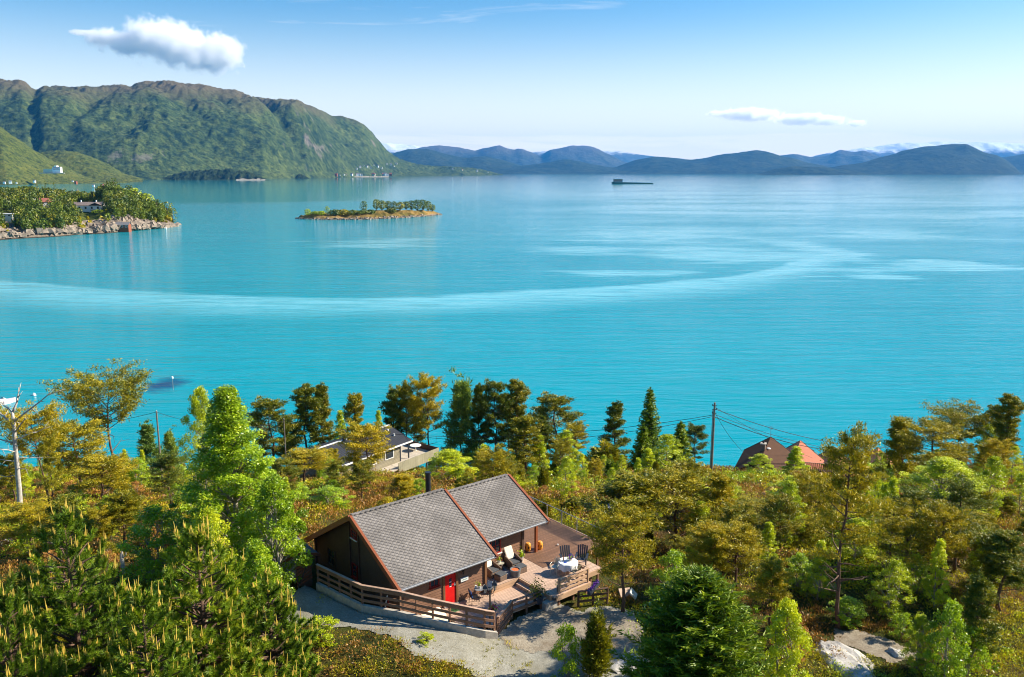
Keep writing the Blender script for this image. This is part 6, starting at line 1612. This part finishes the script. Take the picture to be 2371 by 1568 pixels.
# ================================================================== on the water: marker, boats, buoy, barge
w_ = at_z(401, 903, 0.0)
mk = empty('sea_marker', (w_[0], w_[1], -1)); tag(mk, 'thin sea marker pole with a white top standing over the dark shoal', 'sea marker')
MB().lathe([(.09, 0), (.08, 3.6)], n=8).build('pole', m_grey, mk); MB().lathe([(.05, 3.602), (.28, 3.75), (.28, 4.1), (.1, 4.25)], n=10).build('head', m_white, mk)
def motor_boat(w, rot, s, label, hullm=m_white):
    e = empty('motor_boat', (w[0], w[1], -.12 * s), rot); tag(e, label, 'boat'); e.scale = (s, s, s)
    st = [(-2.4, .85, .0), (-1.2, .95, .0), (.4, .95, 0), (1.6, .7, .05), (2.4, .3, .12), (2.85, .02, .2)]
    V_, F_ = [], []
    for x, hw, lift in st: V_ += [(x, -hw, .8 + lift), (x, -hw * .75, .05 + lift), (x, 0, -.15 + lift), (x, hw * .75, .05 + lift), (x, hw, .8 + lift)]
    for i in range(len(st) - 1):
        for j in range(4): a = i * 5 + j; F_.append((a, a + 5, a + 6, a + 1))
        F_.append((i * 5 + 4, i * 5 + 9, i * 5 + 5, i * 5))
    F_.append((0, 1, 2, 3, 4)); MB().poly(V_, F_).build('hull', hullm, e)
    MB().bb((-.3, -.6, .82), (1.1, .6, 1.25)).build('cabin', m_white, e, bevel=.08); MB().bar((1.0, 0, .9), (.55, 0, 1.5), 1.05, .03, up=(1, 0, .5)).build('windscreen', m_pane, e)
    MB().bb((-2.75, -.2, .3), (-2.42, .2, 1.15)).build('outboard', m_darkslat, e)
w_ = at_z(-2, 938, 0); motor_boat(w_, .9, 1.2, 'small white motor boat moored at the left edge below the dead tree', plain('pink_white_hull', (.78, .62, .62), .4))
w_ = at_z(79, 916, 0); by = MB().lathe([(.05, -.5), (.38, -.3), (.45, 0), (.34, .32), (.1, .45), (.08, .6)], n=14).build('buoy', m_white, smooth=True, loc=(w_[0], w_[1], .05)); tag(by, 'round white mooring buoy above the dead tree', 'buoy')
w_ = at_z(1465, 426, 0.0); k_ = w_[1] / F
bg_ = empty('feed_barge', (w_[0], w_[1], 0), .02); tag(bg_, 'dark green fish farm barge far out on the fjord', 'barge')
m_barg = plain('barge_green', (.02, .10, .09), .6); m_barg2 = plain('barge_house', (.05, .085, .08), .6)
MB().poly([(-47 * k_, -9, -1), (46 * k_, -5, -1), (46 * k_, 5, -1), (-47 * k_, 9, -1), (-48 * k_, -9, 4.5 * k_), (47 * k_, -5, 2.2 * k_), (47 * k_, 5, 2.2 * k_), (-48 * k_, 9, 4.5 * k_)], [(3, 2, 1, 0), (4, 5, 6, 7), (0, 1, 5, 4), (1, 2, 6, 5), (2, 3, 7, 6), (3, 0, 4, 7)]).build('hull', m_barg, bg_)
hs_ = MB().bb((-44 * k_, -7, 4.6 * k_), (-24 * k_, 7, 10 * k_)).build('deckhouse', m_barg2, bg_); MB().bb((-43 * k_, -7.1, 6.5 * k_), (-26 * k_, -7.0, 8.0 * k_)).build('window_band', m_pane, hs_); MB().bb((-45 * k_, -7.5, 10.02 * k_), (-23 * k_, 7.5, 10.6 * k_)).build('roof', m_barg, hs_)

# ================================================================== the wooded peninsula, the islets and the far villages
def shore_material(name, greens, rock, z0, z1):
    t = NT(name); P = t.pos(); z = t.sep(P)[2]
    n = t.noise(P, .12, 6, .65)
    g = t.ramp(t.noise(P, .05, 5, .6), [(.38, greens[0]), (.52, greens[1]), (.66, greens[2])])
    r = t.mix(t.noise(t.pos((1, 1, 2.5)), .35, 6, .7), tuple(x * .45 for x in rock), tuple(x * 1.35 for x in rock))
    m = t.new('ShaderNodeMapRange'); t.val(m.inputs[0], t.math('ADD', z, t.math('MULTIPLY', t.math('SUBTRACT', n, .5), (z1 - z0) * 2.4))); m.inputs[1].default_value = z0; m.inputs[2].default_value = z1
    col = t.mix(m.outputs[0], r, g)
    wet = t.new('ShaderNodeMapRange'); t.val(wet.inputs[0], z); wet.inputs[1].default_value = .5; wet.inputs[2].default_value = .9
    col = t.mix(wet.outputs[0], (.05, .045, .035), col)
    t.set(color=col, rough=.95, spec=.15, normal=t.bump(t.noise(P, .4, 6, .75), 1.0, 1.6))
    return t.m

SURF = {}
def island(name, label, mat, px0, px1, ncol, front, top, depth, nrow=40, seed=1, rough=1.2, back=1.0, power=.8):
    """Solid ground rising from its front shore to a crest and down to a back shore; front and top are rows of the measured outline."""
    px = np.linspace(px0, px1, ncol); Ys = np.array([shore(y) for y in front(px)])
    D = depth(px); tt = np.linspace(0, 1, nrow)
    P3 = np.zeros((nrow, ncol, 3))
    for j, p in enumerate(px):
        Yc = Ys[j] + D[j] * .55; zc = max(.4, at(p, top(p), Yc)[2])
        d = ray(p, top(p)); k = d[0] / d[1]
        for i, t in enumerate(tt):
            Y = Ys[j] + D[j] * t
            s = (t / .55) if t < .55 else (1 - t) / .45
            P3[i, j] = (k * Y, Y, -1.2 + (zc + 1.2) * (max(0, s) ** power))
    P3[..., 2] += rough * fbm(P3[..., 0] / 14, P3[..., 1] / 14, 4, seed) * np.clip(P3[..., 2] / 3, 0, 1) + .5 * rough * fbm(P3[..., 0] / 4, P3[..., 1] / 4, 3, seed + 3)
    P3[..., 2] += 4.0 * (ridged(P3[..., 0] / 9, P3[..., 1] / 9, 3, seed + 7) - .5) * np.clip(P3[..., 2] / 1.5, 0, 1) * np.clip(1.6 - P3[..., 2] / 7, 0, 1)
    P3[0, :, 2] = -1.5; P3[-1, :, 2] = -1.5; P3[:, 0, 2] = -1.5; P3[:, -1, 2] = -1.5
    o = link(name, grid_mesh(name, P3, mat)); tag(o, label, kind='structure')
    SURF[label] = P3
    return P3

pen_front = sil([(-120, 564), (-60, 560), (0, 556), (60, 552), (120, 549), (180, 544), (240, 541), (300, 535), (350, 531), (400, 526), (414, 520)])
pen_tree = sil([(-120, 440), (0, 430), (60, 424), (120, 432), (200, 440), (230, 428), (262, 415), (290, 426), (330, 440), (365, 462), (385, 490), (405, 515), (414, 519)])
pen_top = lambda p: np.minimum(pen_tree(p) + np.interp(p, [-120, 360, 405], [30, 30, 6]), pen_front(p) - 2)
m_pen = shore_material('peninsula_ground', ((.03, .045, .01), (.09, .11, .015), (.15, .16, .03)), (.27, .215, .165), 4.0, 7.5)
PEN = island('peninsula', 'wooded rocky peninsula', m_pen, -120, 414, 240, pen_front, pen_top, lambda p: np.interp(p, [-120, 200, 330, 400, 414], [420, 330, 220, 60, 12]), 60, 5, 2.2, power=.5)
isl_front = sil([(683, 506), (700, 508), (760, 509.5), (850, 509), (920, 506), (980, 502), (1026, 497)])
isl_top = sil([(683, 505), (700, 499), (730, 494), (760, 495), (800, 495), (850, 490), (880, 487), (940, 486), (985, 488), (1005, 492), (1026, 496.5)])
m_isl = shore_material('islet_ground', ((.12, .10, .025), (.26, .17, .05), (.34, .22, .08)), (.30, .22, .16), .7, 2.0)
ISL = island('islet', 'small dry islet', m_isl, 683, 1026, 170, isl_front, isl_top, lambda p: np.interp(p, [683, 740, 900, 1000, 1026], [8, 40, 60, 40, 6]), 26, 8, 1.0, power=.7)
def surf_z(P3, px, t):
    """ground point of an island at image column px and depth share t"""
    j = int(np.argmin(abs(P3[len(P3) // 2, :, 0] / P3[len(P3) // 2, :, 1] - ray(px, 480)[0] / ray(px, 480)[1]))); i = int(round(t * (len(P3) - 1)))
    return P3[i, j]

def blob(rg, c, r, h, n, kind, s):
    """leaf-sized facets of one far tree crown: base point c, radius r, height h"""
    t = rg.uniform(.12, 1, n)
    if kind == 'cone': rad = r * (1 - t) ** .8 + .15
    elif kind == 'pine': rad = r * np.where(t > .2, np.sqrt(np.clip(1 - ((t - .58) / .44) ** 2, .05, 1)), .2)
    else: rad = r * np.sqrt(np.clip(1 - ((t - .52) / .5) ** 2, .05, 1))
    a = rg.uniform(0, 6.283, n); rad = rad * rg.uniform(.35, 1.08, n) ** .5 * (1 + .25 * np.sin(a * 3 + rg.uniform(0, 6)))
    P = c + np.stack([np.cos(a) * rad, np.sin(a) * rad, t * h], 1)
    out = np.stack([np.cos(a), np.sin(a), .4 + 0 * a], 1) + rg.normal(size=(n, 3)) * .6
    nr = unit(out); u = unit(np.cross(nr, rg.normal(size=(n, 3)))); w = np.cross(nr, u)
    sz = s * rg.uniform(.6, 1.3, n)[:, None]
    return P - u * sz - w * sz * .5, P + u * sz - w * sz * .5, P + w * sz

PENK = [sil([(-120, 360), (10, 545)])]
HOUSE_GAPS = [(172, 244, 466, 500), (256, 306, 512, 540), (4, 36, 492, 508), (94, 118, 464, 478)]
def wood_mass(name, label, mat, n, seed, kinds, hr, P3, accept):
    rg = np.random.default_rng(seed); cl = Cloud()
    R_, C_ = P3.shape[:2]
    k = 0; tries = 0
    while k < n and tries < n * 12:
        tries += 1
        i, j = rg.integers(1, R_ - 1), rg.integers(1, C_ - 1); p = P3[i, j] + np.array([rg.uniform(-3, 3), rg.uniform(-3, 3), 0])
        if not accept(p, i / R_, rg): continue
        h = rg.uniform(*hr); kd = kinds[rg.integers(len(kinds))]
        px, pt = proj(p + np.array([0, 0, h])); _, pb = proj(p)
        if any(a < px < b and pt < d and pb > c for a, b, c, d in HOUSE_GAPS) and p[1] < 860: continue
        A, B, C = blob(rg, p, h * rg.uniform(.26, .40) if kd != 'cone' else h * .2, h, 110, kd, .75)
        cl.tris(A, B, C, np.clip(rg.uniform(.1, .8) + rg.normal(size=len(A)) * .13, 0, 1)); k += 1
    tag(link(name, cl.mesh(name, mat)), label, kind='stuff')
lo = lambda zmin, p_=1.0: (lambda p, t, rg: p[2] > zmin and rg.uniform() < p_)
patch = lambda sgn: (lambda p, t, rg: p[2] > 4.0 and sgn * float(fbm(np.array([p[0] / 45]), np.array([p[1] / 45]), 3, 4)[0]) > -.12)
wood_mass('wood', 'green broadleaf wood on the peninsula', FM['farwood'], 700, 1, ['ball', 'pine', 'ball'], (7, 11), PEN, patch(1))
wood_mass('wood', 'dark green pine wood on the peninsula', FM['darkpine'], 850, 2, ['pine', 'cone', 'pine'], (8, 13), PEN, patch(-1))
wood_mass('scrub', 'low green scrub over the peninsula', FM['herb'], 700, 3, ['ball'], (2, 4.5), PEN, lo(2.6))

def far_tree(name, mat, kind, px, py, P3, t, wpx, label, n=170, group=None):
    g = surf_z(P3, px, t); tp = at(px, py, g[1]); h = max(2, tp[2] - g[2])
    rg = np.random.default_rng(int(px * 7 + py)); w = wpx * g[1] / F
    cl = Cloud(); cl.tris(*blob(rg, np.zeros(3), w / 2, h, n, kind, max(.3, w * .06)), np.clip(rg.uniform(.15, .6) + rg.normal(size=n) * .13, 0, 1))
    e = empty(name, (tp[0], g[1], g[2])); tag(e, label, 'tree', group)
    MB().tube([(0, 0, -.6), (0, 0, h * .8)], [w * .045, w * .015], 5).build('trunk', m_bark, e)
    link('crown', cl.mesh(name + '_crown', mat), e)
D_, B_ = FM['darkpine'], FM['birch']
for a in [('pine', D_, 'pine', 262, 412, PEN, .50, 22, 'dark tree rising highest from the peninsula ridge'), ('pine', D_, 'pine', 385, 468, PEN, .45, 34, 'tall dark pine at the tip of the peninsula'),
          ('pine', D_, 'pine', 398, 482, PEN, .45, 26, 'round pine standing last at the tip of the peninsula'), ('pine', D_, 'pine', 362, 462, PEN, .35, 34, 'broad brown green pine behind the peninsula tip'),
          ('spruce', D_, 'cone', 84, 420, PEN, .6, 14, 'leftmost of the dark spruces on the peninsula crest'), ('spruce', D_, 'cone', 104, 418, PEN, .6, 14, 'middle one of the dark spruces on the peninsula crest'), ('spruce', D_, 'cone', 124, 421, PEN, .6, 15, 'rightmost of the dark spruces on the peninsula crest'),
          ('pine', D_, 'pine', 180, 482, PEN, .22, 24, 'dark pine in front of the large villa'), ('pine', D_, 'pine', 150, 470, PEN, .26, 26, 'dark pine left of the large villa'),
          ('pine', D_, 'pine', 110, 475, PEN, .22, 26, 'brownish pine before the red roofed house on the peninsula'), ('pine', D_, 'pine', 70, 480, PEN, .2, 28, 'brownish pine right of the white cabin on the peninsula'),
          ('pine', D_, 'pine', 90, 500, PEN, .13, 26, 'lowest brownish pine on the peninsula shore'), ('pine', D_, 'pine', 155, 505, PEN, .12, 28, 'dark pine over the pale shore rocks'), ('pine', D_, 'pine', 130, 515, PEN, .10, 24, 'small dark pine by the water below the villa'),
          ('broadleaf_tree', B_, 'ball', 312, 436, PEN, .5, 30, 'bright yellow green tree right of the ridge top on the peninsula'), ('broadleaf_tree', B_, 'ball', 340, 448, PEN, .45, 30, 'bright yellow green tree nearing the tip of the peninsula'),
          ('broadleaf_tree', B_, 'ball', 228, 486, PEN, .2, 24, 'bright green tree below the large villa'), ('broadleaf_tree', B_, 'ball', 300, 478, PEN, .25, 28, 'light green tree above the boathouse'), ('pine', D_, 'pine', 335, 478, PEN, .3, 26, 'dark pine above the pale rocks of the tip')]:
    far_tree(*a, group='single trees of the peninsula')
isl = [('pine', 'pine', 842, 466, .45, 14, 'lone pine standing apart on the islet'), ('pine', 'pine', 871, 462, .5, 15, 'first tall pine of the islet grove'), ('pine', 'pine', 884, 465, .5, 18, 'second pine of the islet grove'), ('pine', 'pine', 898, 466, .55, 16, 'third pine of the islet grove'),
       ('pine', 'pine', 912, 467, .5, 15, 'fourth pine of the islet grove'), ('pine', 'pine', 926, 468, .5, 17, 'lighter fifth pine of the islet grove'), ('pine', 'pine', 940, 467, .55, 16, 'sixth pine of the islet grove'), ('pine', 'pine', 953, 465, .5, 16, 'seventh pine of the islet grove'),
       ('pine', 'pine', 966, 463, .5, 18, 'eighth pine of the islet grove'), ('pine', 'pine', 979, 463, .5, 17, 'ninth pine of the islet grove'), ('pine', 'pine', 991, 466, .5, 16, 'tenth pine of the islet grove'), ('pine', 'pine', 1001, 474, .5, 13, 'last small pine of the islet grove'),
       ('shrub', 'ball', 712, 484, .4, 12, 'pale green bush at the low end of the islet'), ('birch', 'pine', 757, 478, .4, 10, 'slim light tree on the low part of the islet'), ('shrub', 'ball', 730, 490, .35, 16, 'dark bush beside the slim light tree on the islet'), ('shrub', 'ball', 744, 489, .4, 16, 'dark bush under the slim light tree on the islet'),
       ('shrub', 'ball', 776, 486, .4, 22, 'broad dark bush in the middle of the islet'), ('shrub', 'ball', 795, 486, .4, 24, 'broad dark bush right of the middle of the islet'), ('shrub', 'ball', 818, 487, .35, 22, 'dark bush before the lone islet pine'), ('shrub', 'ball', 838, 488, .3, 22, 'low dark bush under the lone islet pine'), ('shrub', 'ball', 858, 486, .4, 18, 'dark bush at the start of the islet grove'), ('shrub', 'ball', 905, 483, .35, 20, 'low bush under the islet grove')]
for nm, kd, px, py, t, w, lb in isl:
    far_tree(nm, FM['birch'] if 'pale green' in lb or 'slim light' in lb else (FM['pine'] if 'lighter' in lb or nm == 'shrub' and px % 2 else D_), kd, px, py, ISL, t, w * 1.25, lb, 420, 'trees and bushes of the islet')

# ------------------------------------------------------------------ houses on the peninsula
def small_house(name, px, py, P3, t, wpx, hpx, dep, az, wallm, roofm, label, rh=.45, cat='house', windows=3, chim=0, floors=1, base=1.5):
    g = surf_z(P3, px, t); k = g[1] / F; w = wpx * k; h = hpx * k
    tp = at(px, py, g[1]); z0 = max(tp[2], g[2] - .3)
    e = empty(name, (tp[0], g[1], z0), az); tag(e, label, cat)
    MB().bb((-w / 2, -dep / 2, -base), (w / 2, dep / 2, h)).build('wall', wallm, e)
    rhh = dep * rh * .5; o = .5
    q = MB(); slab(q, (-w / 2 - o, 0, h + rhh), (w / 2 + o, 0, h + rhh), (w / 2 + o, -dep / 2 - o, h - o * rh), (-w / 2 - o, -dep / 2 - o, h - o * rh), .2); slab(q, (-w / 2 - o, 0, h + rhh - .004), (w / 2 + o, 0, h + rhh - .004), (w / 2 + o, dep / 2 + o, h - o * rh), (-w / 2 - o, dep / 2 + o, h - o * rh), .2); q.build('roof', roofm, e)
    q = MB(); q.poly([(-w / 2 + .02, -dep / 2, h), (-w / 2 + .02, dep / 2, h), (-w / 2 + .02, 0, h + rhh - .2), (w / 2 - .02, -dep / 2, h), (w / 2 - .02, dep / 2, h), (w / 2 - .02, 0, h + rhh - .2)], [(0, 2, 1), (3, 4, 5)]); q.build('gable', wallm, e)
    for f in range(floors):
        for i in range(windows):
            x = -w / 2 + w * (i + .5) / windows; zz = h * (f + .55) / floors; ww, wh = min(1.0, w / windows * .32), h / floors * .24
            fr_ = MB().bb((x - ww, -dep / 2 - .06, zz - wh), (x + ww, -dep / 2 + .1, zz + wh)).build('window', m_white, e); MB().bb((x - ww * .8, -dep / 2 - .09, zz - wh * .8), (x + ww * .8, -dep / 2 - .061, zz + wh * .8)).build('pane', m_pane, fr_)
    for i in range(chim): x = -w * .22 + i * w * .5; MB().bb((x - .5, -.5, h + rhh - .8), (x + .5, .5, h + rhh + 1.6)).build('chimney', m_white, e)
    return e, w, h
m_taupe = plain('taupe_roof', (.22, .17, .15), .8, .2, 1.); m_bluegrey = plain('slate_grey_roof', (.17, .165, .17), .7, .15, 1.); m_orangewall = plain('orange_red_boards', (.30, .085, .04), .7, .2, 2.); m_redtile = plain('red_brown_tiles', (.30, .10, .07), .8, .2, 1.)
v_, w, h = small_house('villa', 205, 488, PEN, .27, 68, 13, 11, .06, m_white, m_taupe, 'large white villa with two chimneys on the peninsula', .5, windows=5, chim=2, floors=1, base=6)
MB().bb((w * .18, -7.6, -3.2), (w * .52, -5.55, -3.0)).build('balcony_floor', m_cream, v_); MB().bb((w * .18, -7.6, .1), (w * .52, -5.55, .35)).build('balcony_floor', m_cream, v_); MB().bb((w * .18, -7.65, .36), (w * .52, -7.58, 1.3)).build('balcony_railing', m_greywall, v_)
q = MB(); slab(q, (w * .35, -8, h + 2.2), (w * .35, 0, h + 2.2), (w * .55, 0, h + .2), (w * .55, -8, h + .2), .25); slab(q, (w * .35, -8, h + 2.196), (w * .35, 0, h + 2.196), (w * .15, 0, h + .2), (w * .15, -8, h + .2), .25); q.build('roof', m_taupe, v_)
MB().bb((-w * .48, -5.62, -3.4), (w * .1, -5.51, -.8)).build('lower_front', m_darkwall, v_)
b_, w, h = small_house('boathouse', 281, 529, PEN, 0.0, 38, 9, 7, .1, m_orangewall, m_bluegrey, 'orange red boathouse with a grey roof at the water', .55, cat='boathouse', windows=4, base=4)
small_house('cabin', 19, 503, PEN, .12, 28, 8, 6, .05, m_white, plain('pale_sheet_roof', (.55, .55, .54), .5, .1), 'white flat roofed cabin on the peninsula slope', .12, 'cabin', 2, base=4)
small_house('house', 106, 474, PEN, .33, 22, 7, 9, .5, m_white, m_redtile, 'white house with red brown roof among the peninsula trees', .7, windows=2, base=4)
small_house('house', 75, 470, PEN, .36, 18, 6, 8, -.1, m_white, m_darkslat, 'dark roofed house half hidden left of the red brown roof', .6, windows=2, base=4)
w_ = at_z(275, 533, 0.0); motor_boat((w_[0], w_[1], 0), 3.0, 1.7, 'white motor boat moored at the orange red boathouse')
w_ = at_z(248, 536.5, .6); j = MB().bb((-7, -1.2, -.2), (7, 1.2, .25))
for k in (-6, -2, 2, 6): j.bb((k - .15, -1.0, -2.2), (k + .15, -.7, -.2))
j = j.build('jetty', m_cream, loc=(w_[0], w_[1], .9)); j.rotation_euler = (0, 0, .1); tag(j, 'pale plank jetty left of the orange red boathouse', 'jetty')
w_ = at_z(384, 530, 0); by = MB().lathe([(.3, -.8), (.9, -.3), (.9, .5), (.3, 1.2)], n=10).build('buoy', m_white, smooth=True, loc=(w_[0], w_[1], .1)); tag(by, 'white buoy off the tip of the peninsula', 'buoy')

# ------------------------------------------------------------------ islets before the mountain
m_dkisl = forest_material('islet_forest', ((.008, .02, .010), (.02, .038, .015), (.045, .06, .02)), rock=(.28, .22, .18), scale=1 / 14., moor_z=(900, 1200), bumpd=8)
sh = lambda t: np.where(t < .12, t * 1.2, .144 + .856 * np.clip((t - .12) / .4, 0, 1) ** .5)
hf('islet', m_dkisl, 378, 614, 200, 40, sil([(378, 417), (386, 411), (400, 407), (430, 401), (470, 398), (500, 395), (530, 395), (560, 398), (585, 403), (600, 411), (614, 417)]), lambda p: np.full_like(p, shore(417.5)), lambda p: np.full_like(p, shore(417.5) + 300.), sh, .10, 71, fine=20, canopy=26., tail=.8, relief_scale=300, label='dark wooded islet before the mountain')
hf('islet', m_dkisl, 684, 716, 50, 24, sil([(684, 413.5), (688, 407), (695, 404), (703, 406), (712, 411), (716, 413.5)]), lambda p: np.full_like(p, shore(413.5)), lambda p: np.full_like(p, shore(413.5) + 120.), sh, .10, 73, fine=12, canopy=26., tail=.8, relief_scale=200, label='tiny wooded islet right of the larger one')
m_beach = plain('pale_shore', (.38, .34, .27), .9, .25, .02, coord='Object')
q = MB()
for (a, b, y0, y1, yy) in ((300, 385, 414.5, 412.8, 5350), (545, 612, 417.6, 414.5, 5090), (640, 660, 412, 409.5, 6600), (740, 900, 410.2, 407.6, 7900), (230, 262, 432.5, 428.5, 2850)):
    n_ = 24
    for i in range(n_):
        p0, p1 = a + (b - a) * i / n_, a + (b - a) * (i + 1) / n_
        A, B = at_z(p0, y0, .0), at_z(p1, y0, .0); hh = 4 + 8 * vnoise(np.array([i * .7 + a]), np.array([0.]), 3)[0]
        q.poly([(A[0], A[1], -1), (B[0], B[1], -1), (B[0], B[1] + 30, hh), (A[0], A[1] + 30, hh), (B[0], B[1] + 160, hh * .5), (A[0], A[1] + 160, hh * .5)], [(0, 1, 2, 3), (3, 2, 4, 5)])
o = q.build('shore', m_beach); tag(o, 'pale stony shore below the mountain', kind='structure')

# ------------------------------------------------------------------ far villages: houses of a few pixels
vm = []
for nm, wm, rm in (('white', m_white, m_bluegrey), ('red', m_orangewall, m_redtile), ('cream', m_cream, m_redtile)):
    q = MB(); q.bb((-.5, -.4, -.6), (.5, .4, .55)); q.poly([(-.55, -.5, .5), (.55, -.5, .5), (.55, .5, .5), (-.55, .5, .5), (-.55, 0, .95), (.55, 0, .95)], [(0, 1, 5, 4), (2, 3, 4, 5), (0, 4, 3), (1, 2, 5), (3, 2, 1, 0)])
    me = bpy.data.meshes.new('village_house_' + nm); me.from_pydata(q.v, [], q.f); me.materials.append(wm); me.materials.append(rm)
    for f in list(me.polygons)[6:]: f.material_index = 1
    vm.append(me)
def village(label, group, spots, size):
    for i, (px, py, Y, ky) in enumerate(spots):
        w = at(px, py, Y); o = link('village_house', vm[ky], loc=w); s = .6 * size * (1 + .35 * math.sin(i * 2.3)); o.scale = (s, s * .9, s * .9); o.rotation_euler = (0, 0, .4 * math.sin(i * 1.7)); tag(o, label, 'house', group)
rv = random.Random(9)
village('tiny pale house in the village below the end of the mountain', 'houses of the village at the mountain foot', [(rv.uniform(770, 905), rv.choice((405, 404.5, 406)), 7600 + rv.uniform(0, 150), rv.choice((0, 0, 0, 2, 2, 1))) for k in range(22)], 26)
village('tiny pale house on the green slope above the shore village', 'houses on the slope above the village', [(px, py, 7700 + (px - 820) * 9, 0) for px, py in ((826, 391), (834, 387), (842, 384), (850, 386), (858, 389), (866, 383), (875, 386), (884, 389), (896, 380), (905, 381), (912, 385), (918, 379))], 22)
village('tiny waterside house across the far bay', 'houses across the far bay', [(276, 413.5, 4900, 0), (284, 413, 4920, 0), (290, 414, 4880, 0), (297, 413, 4900, 2), (303, 413.5, 4920, 1), (310, 414, 4880, 0)], 17)
village('tiny red or white boathouse in the small bay behind the peninsula', 'boathouses of the small bay', [(216, 431, 2700, 0), (241, 431.5, 2700, 1), (168, 420, 2900, 0), (176, 424, 2800, 1)], 11)
village('tiny white house at the wooded edge behind the peninsula', 'white houses behind the peninsula crest', [(10, 424, 2500, 0), (24, 423, 2500, 0), (38, 424, 2500, 0), (80, 421, 2500, 0)], 10)
village('tiny white house on the low green point at the end of the mountain', 'houses on the low green point', [(650, 409.5, 6700, 0), (1105, 396, 10500, 0), (1130, 399, 10500, 0), (1070, 394, 10500, 2), (1048, 392, 10500, 0)], 24)
w_ = at(128, 392, 3450)
hv = empty('hotel', tuple(w_)); tag(hv, 'long pale building on the yellow green hillside', 'building')
MB().bb((-45, -8, -16), (-8, 8, 1)).build('wall', m_cream, hv); q = MB(); q.bb((-7.9, -8, -16), (24, 8, 9)); q.bb((0, -8, 9.01), (10, 8, 14)); q.build('wall', m_white, hv)
MB().bb((-6, -8.3, -1), (22, -8.01, 2)).build('window_band', m_pane, hv); MB().bb((-6, -8.3, 4), (22, -8.01, 7)).build('window_band', m_pane, hv); MB().bb((-60, -14, -17), (40, -8.4, -14)).build('terrace', m_concrete, hv)
w_ = at_z(319, 416.5, 0)
fe = empty('ferry', (w_[0], w_[1], 0)); tag(fe, 'small white ferry in the far bay below the mountain', 'ferry')
MB().poly([(-26, -6, -1), (20, -6, -1), (28, 0, -1), (20, 6, -1), (-26, 6, -1), (-28, -7, 6), (23, -7, 6), (33, 0, 7), (23, 7, 6), (-28, 7, 6)], [(4, 3, 2, 1, 0), (5, 6, 7, 8, 9), (0, 1, 6, 5), (1, 2, 7, 6), (2, 3, 8, 7), (3, 4, 9, 8), (4, 0, 5, 9)]).build('hull', m_white, fe); MB().bb((-18, -5, 6.1), (14, 5, 12)).build('deckhouse', m_white, fe); MB().bb((-4, -3, 12.1), (6, 3, 17)).build('bridge', m_white, fe); MB().bb((-17, -5.1, 8), (13, -5.01, 10)).build('window_band', m_pane, fe)

def shore_rocks(name, label, P3, n, seed, size, trange):
    """broken rock along an island's waterline: many small tilted blocks"""
    rg = np.random.default_rng(seed); V_, F_ = [], []
    R_, C_ = P3.shape[:2]
    q = np.array([(-1, -1, -1), (1, -1, -1), (1, 1, -1), (-1, 1, -1), (-1, -1, 1), (1, -1, 1), (1, 1, 1), (-1, 1, 1)], float)
    fq = [(3, 2, 1, 0), (4, 5, 6, 7), (0, 1, 5, 4), (1, 2, 6, 5), (2, 3, 7, 6), (3, 0, 4, 7)]
    for k in range(n):
        i = min(R_ - 1, max(1, int(rg.uniform(*trange) * R_))); j = rg.integers(1, C_ - 1); p = P3[i, j]
        s = size * rg.uniform(.35, 1.2) * np.array([1.3, 1.0, rg.uniform(.35, .8)])
        v = q * s * (1 + rg.normal(size=(8, 3)) * .22); v[4:, :2] *= rg.uniform(.45, .9)
        M = np.array(Matrix.Rotation(rg.uniform(0, 6.28), 3, 'Z') @ Matrix.Rotation(rg.normal() * .35, 3, 'X'))
        b = len(V_); V_ += [tuple(x) for x in (v @ M.T + np.array([p[0], p[1], max(p[2], -.2) + s[2] * .1]))]; F_ += [tuple(b + c for c in f) for f in fq]
    me = bpy.data.meshes.new(name); me.from_pydata(V_, [], F_); me.materials.append(m_shorerock); me.update()
    tag(link(name, me), label, kind='stuff')
m_shorerock = plain('shore_rock', (.25, .20, .155), .95, .55, .35, bump=.4)
shore_rocks('rocks', 'broken rocks along the peninsula waterline', PEN, 900, 5, 2.6, (.0, .10))
shore_rocks('rocks', 'broken rocks around the islet waterline', ISL, 300, 6, 1.3, (.0, .12))
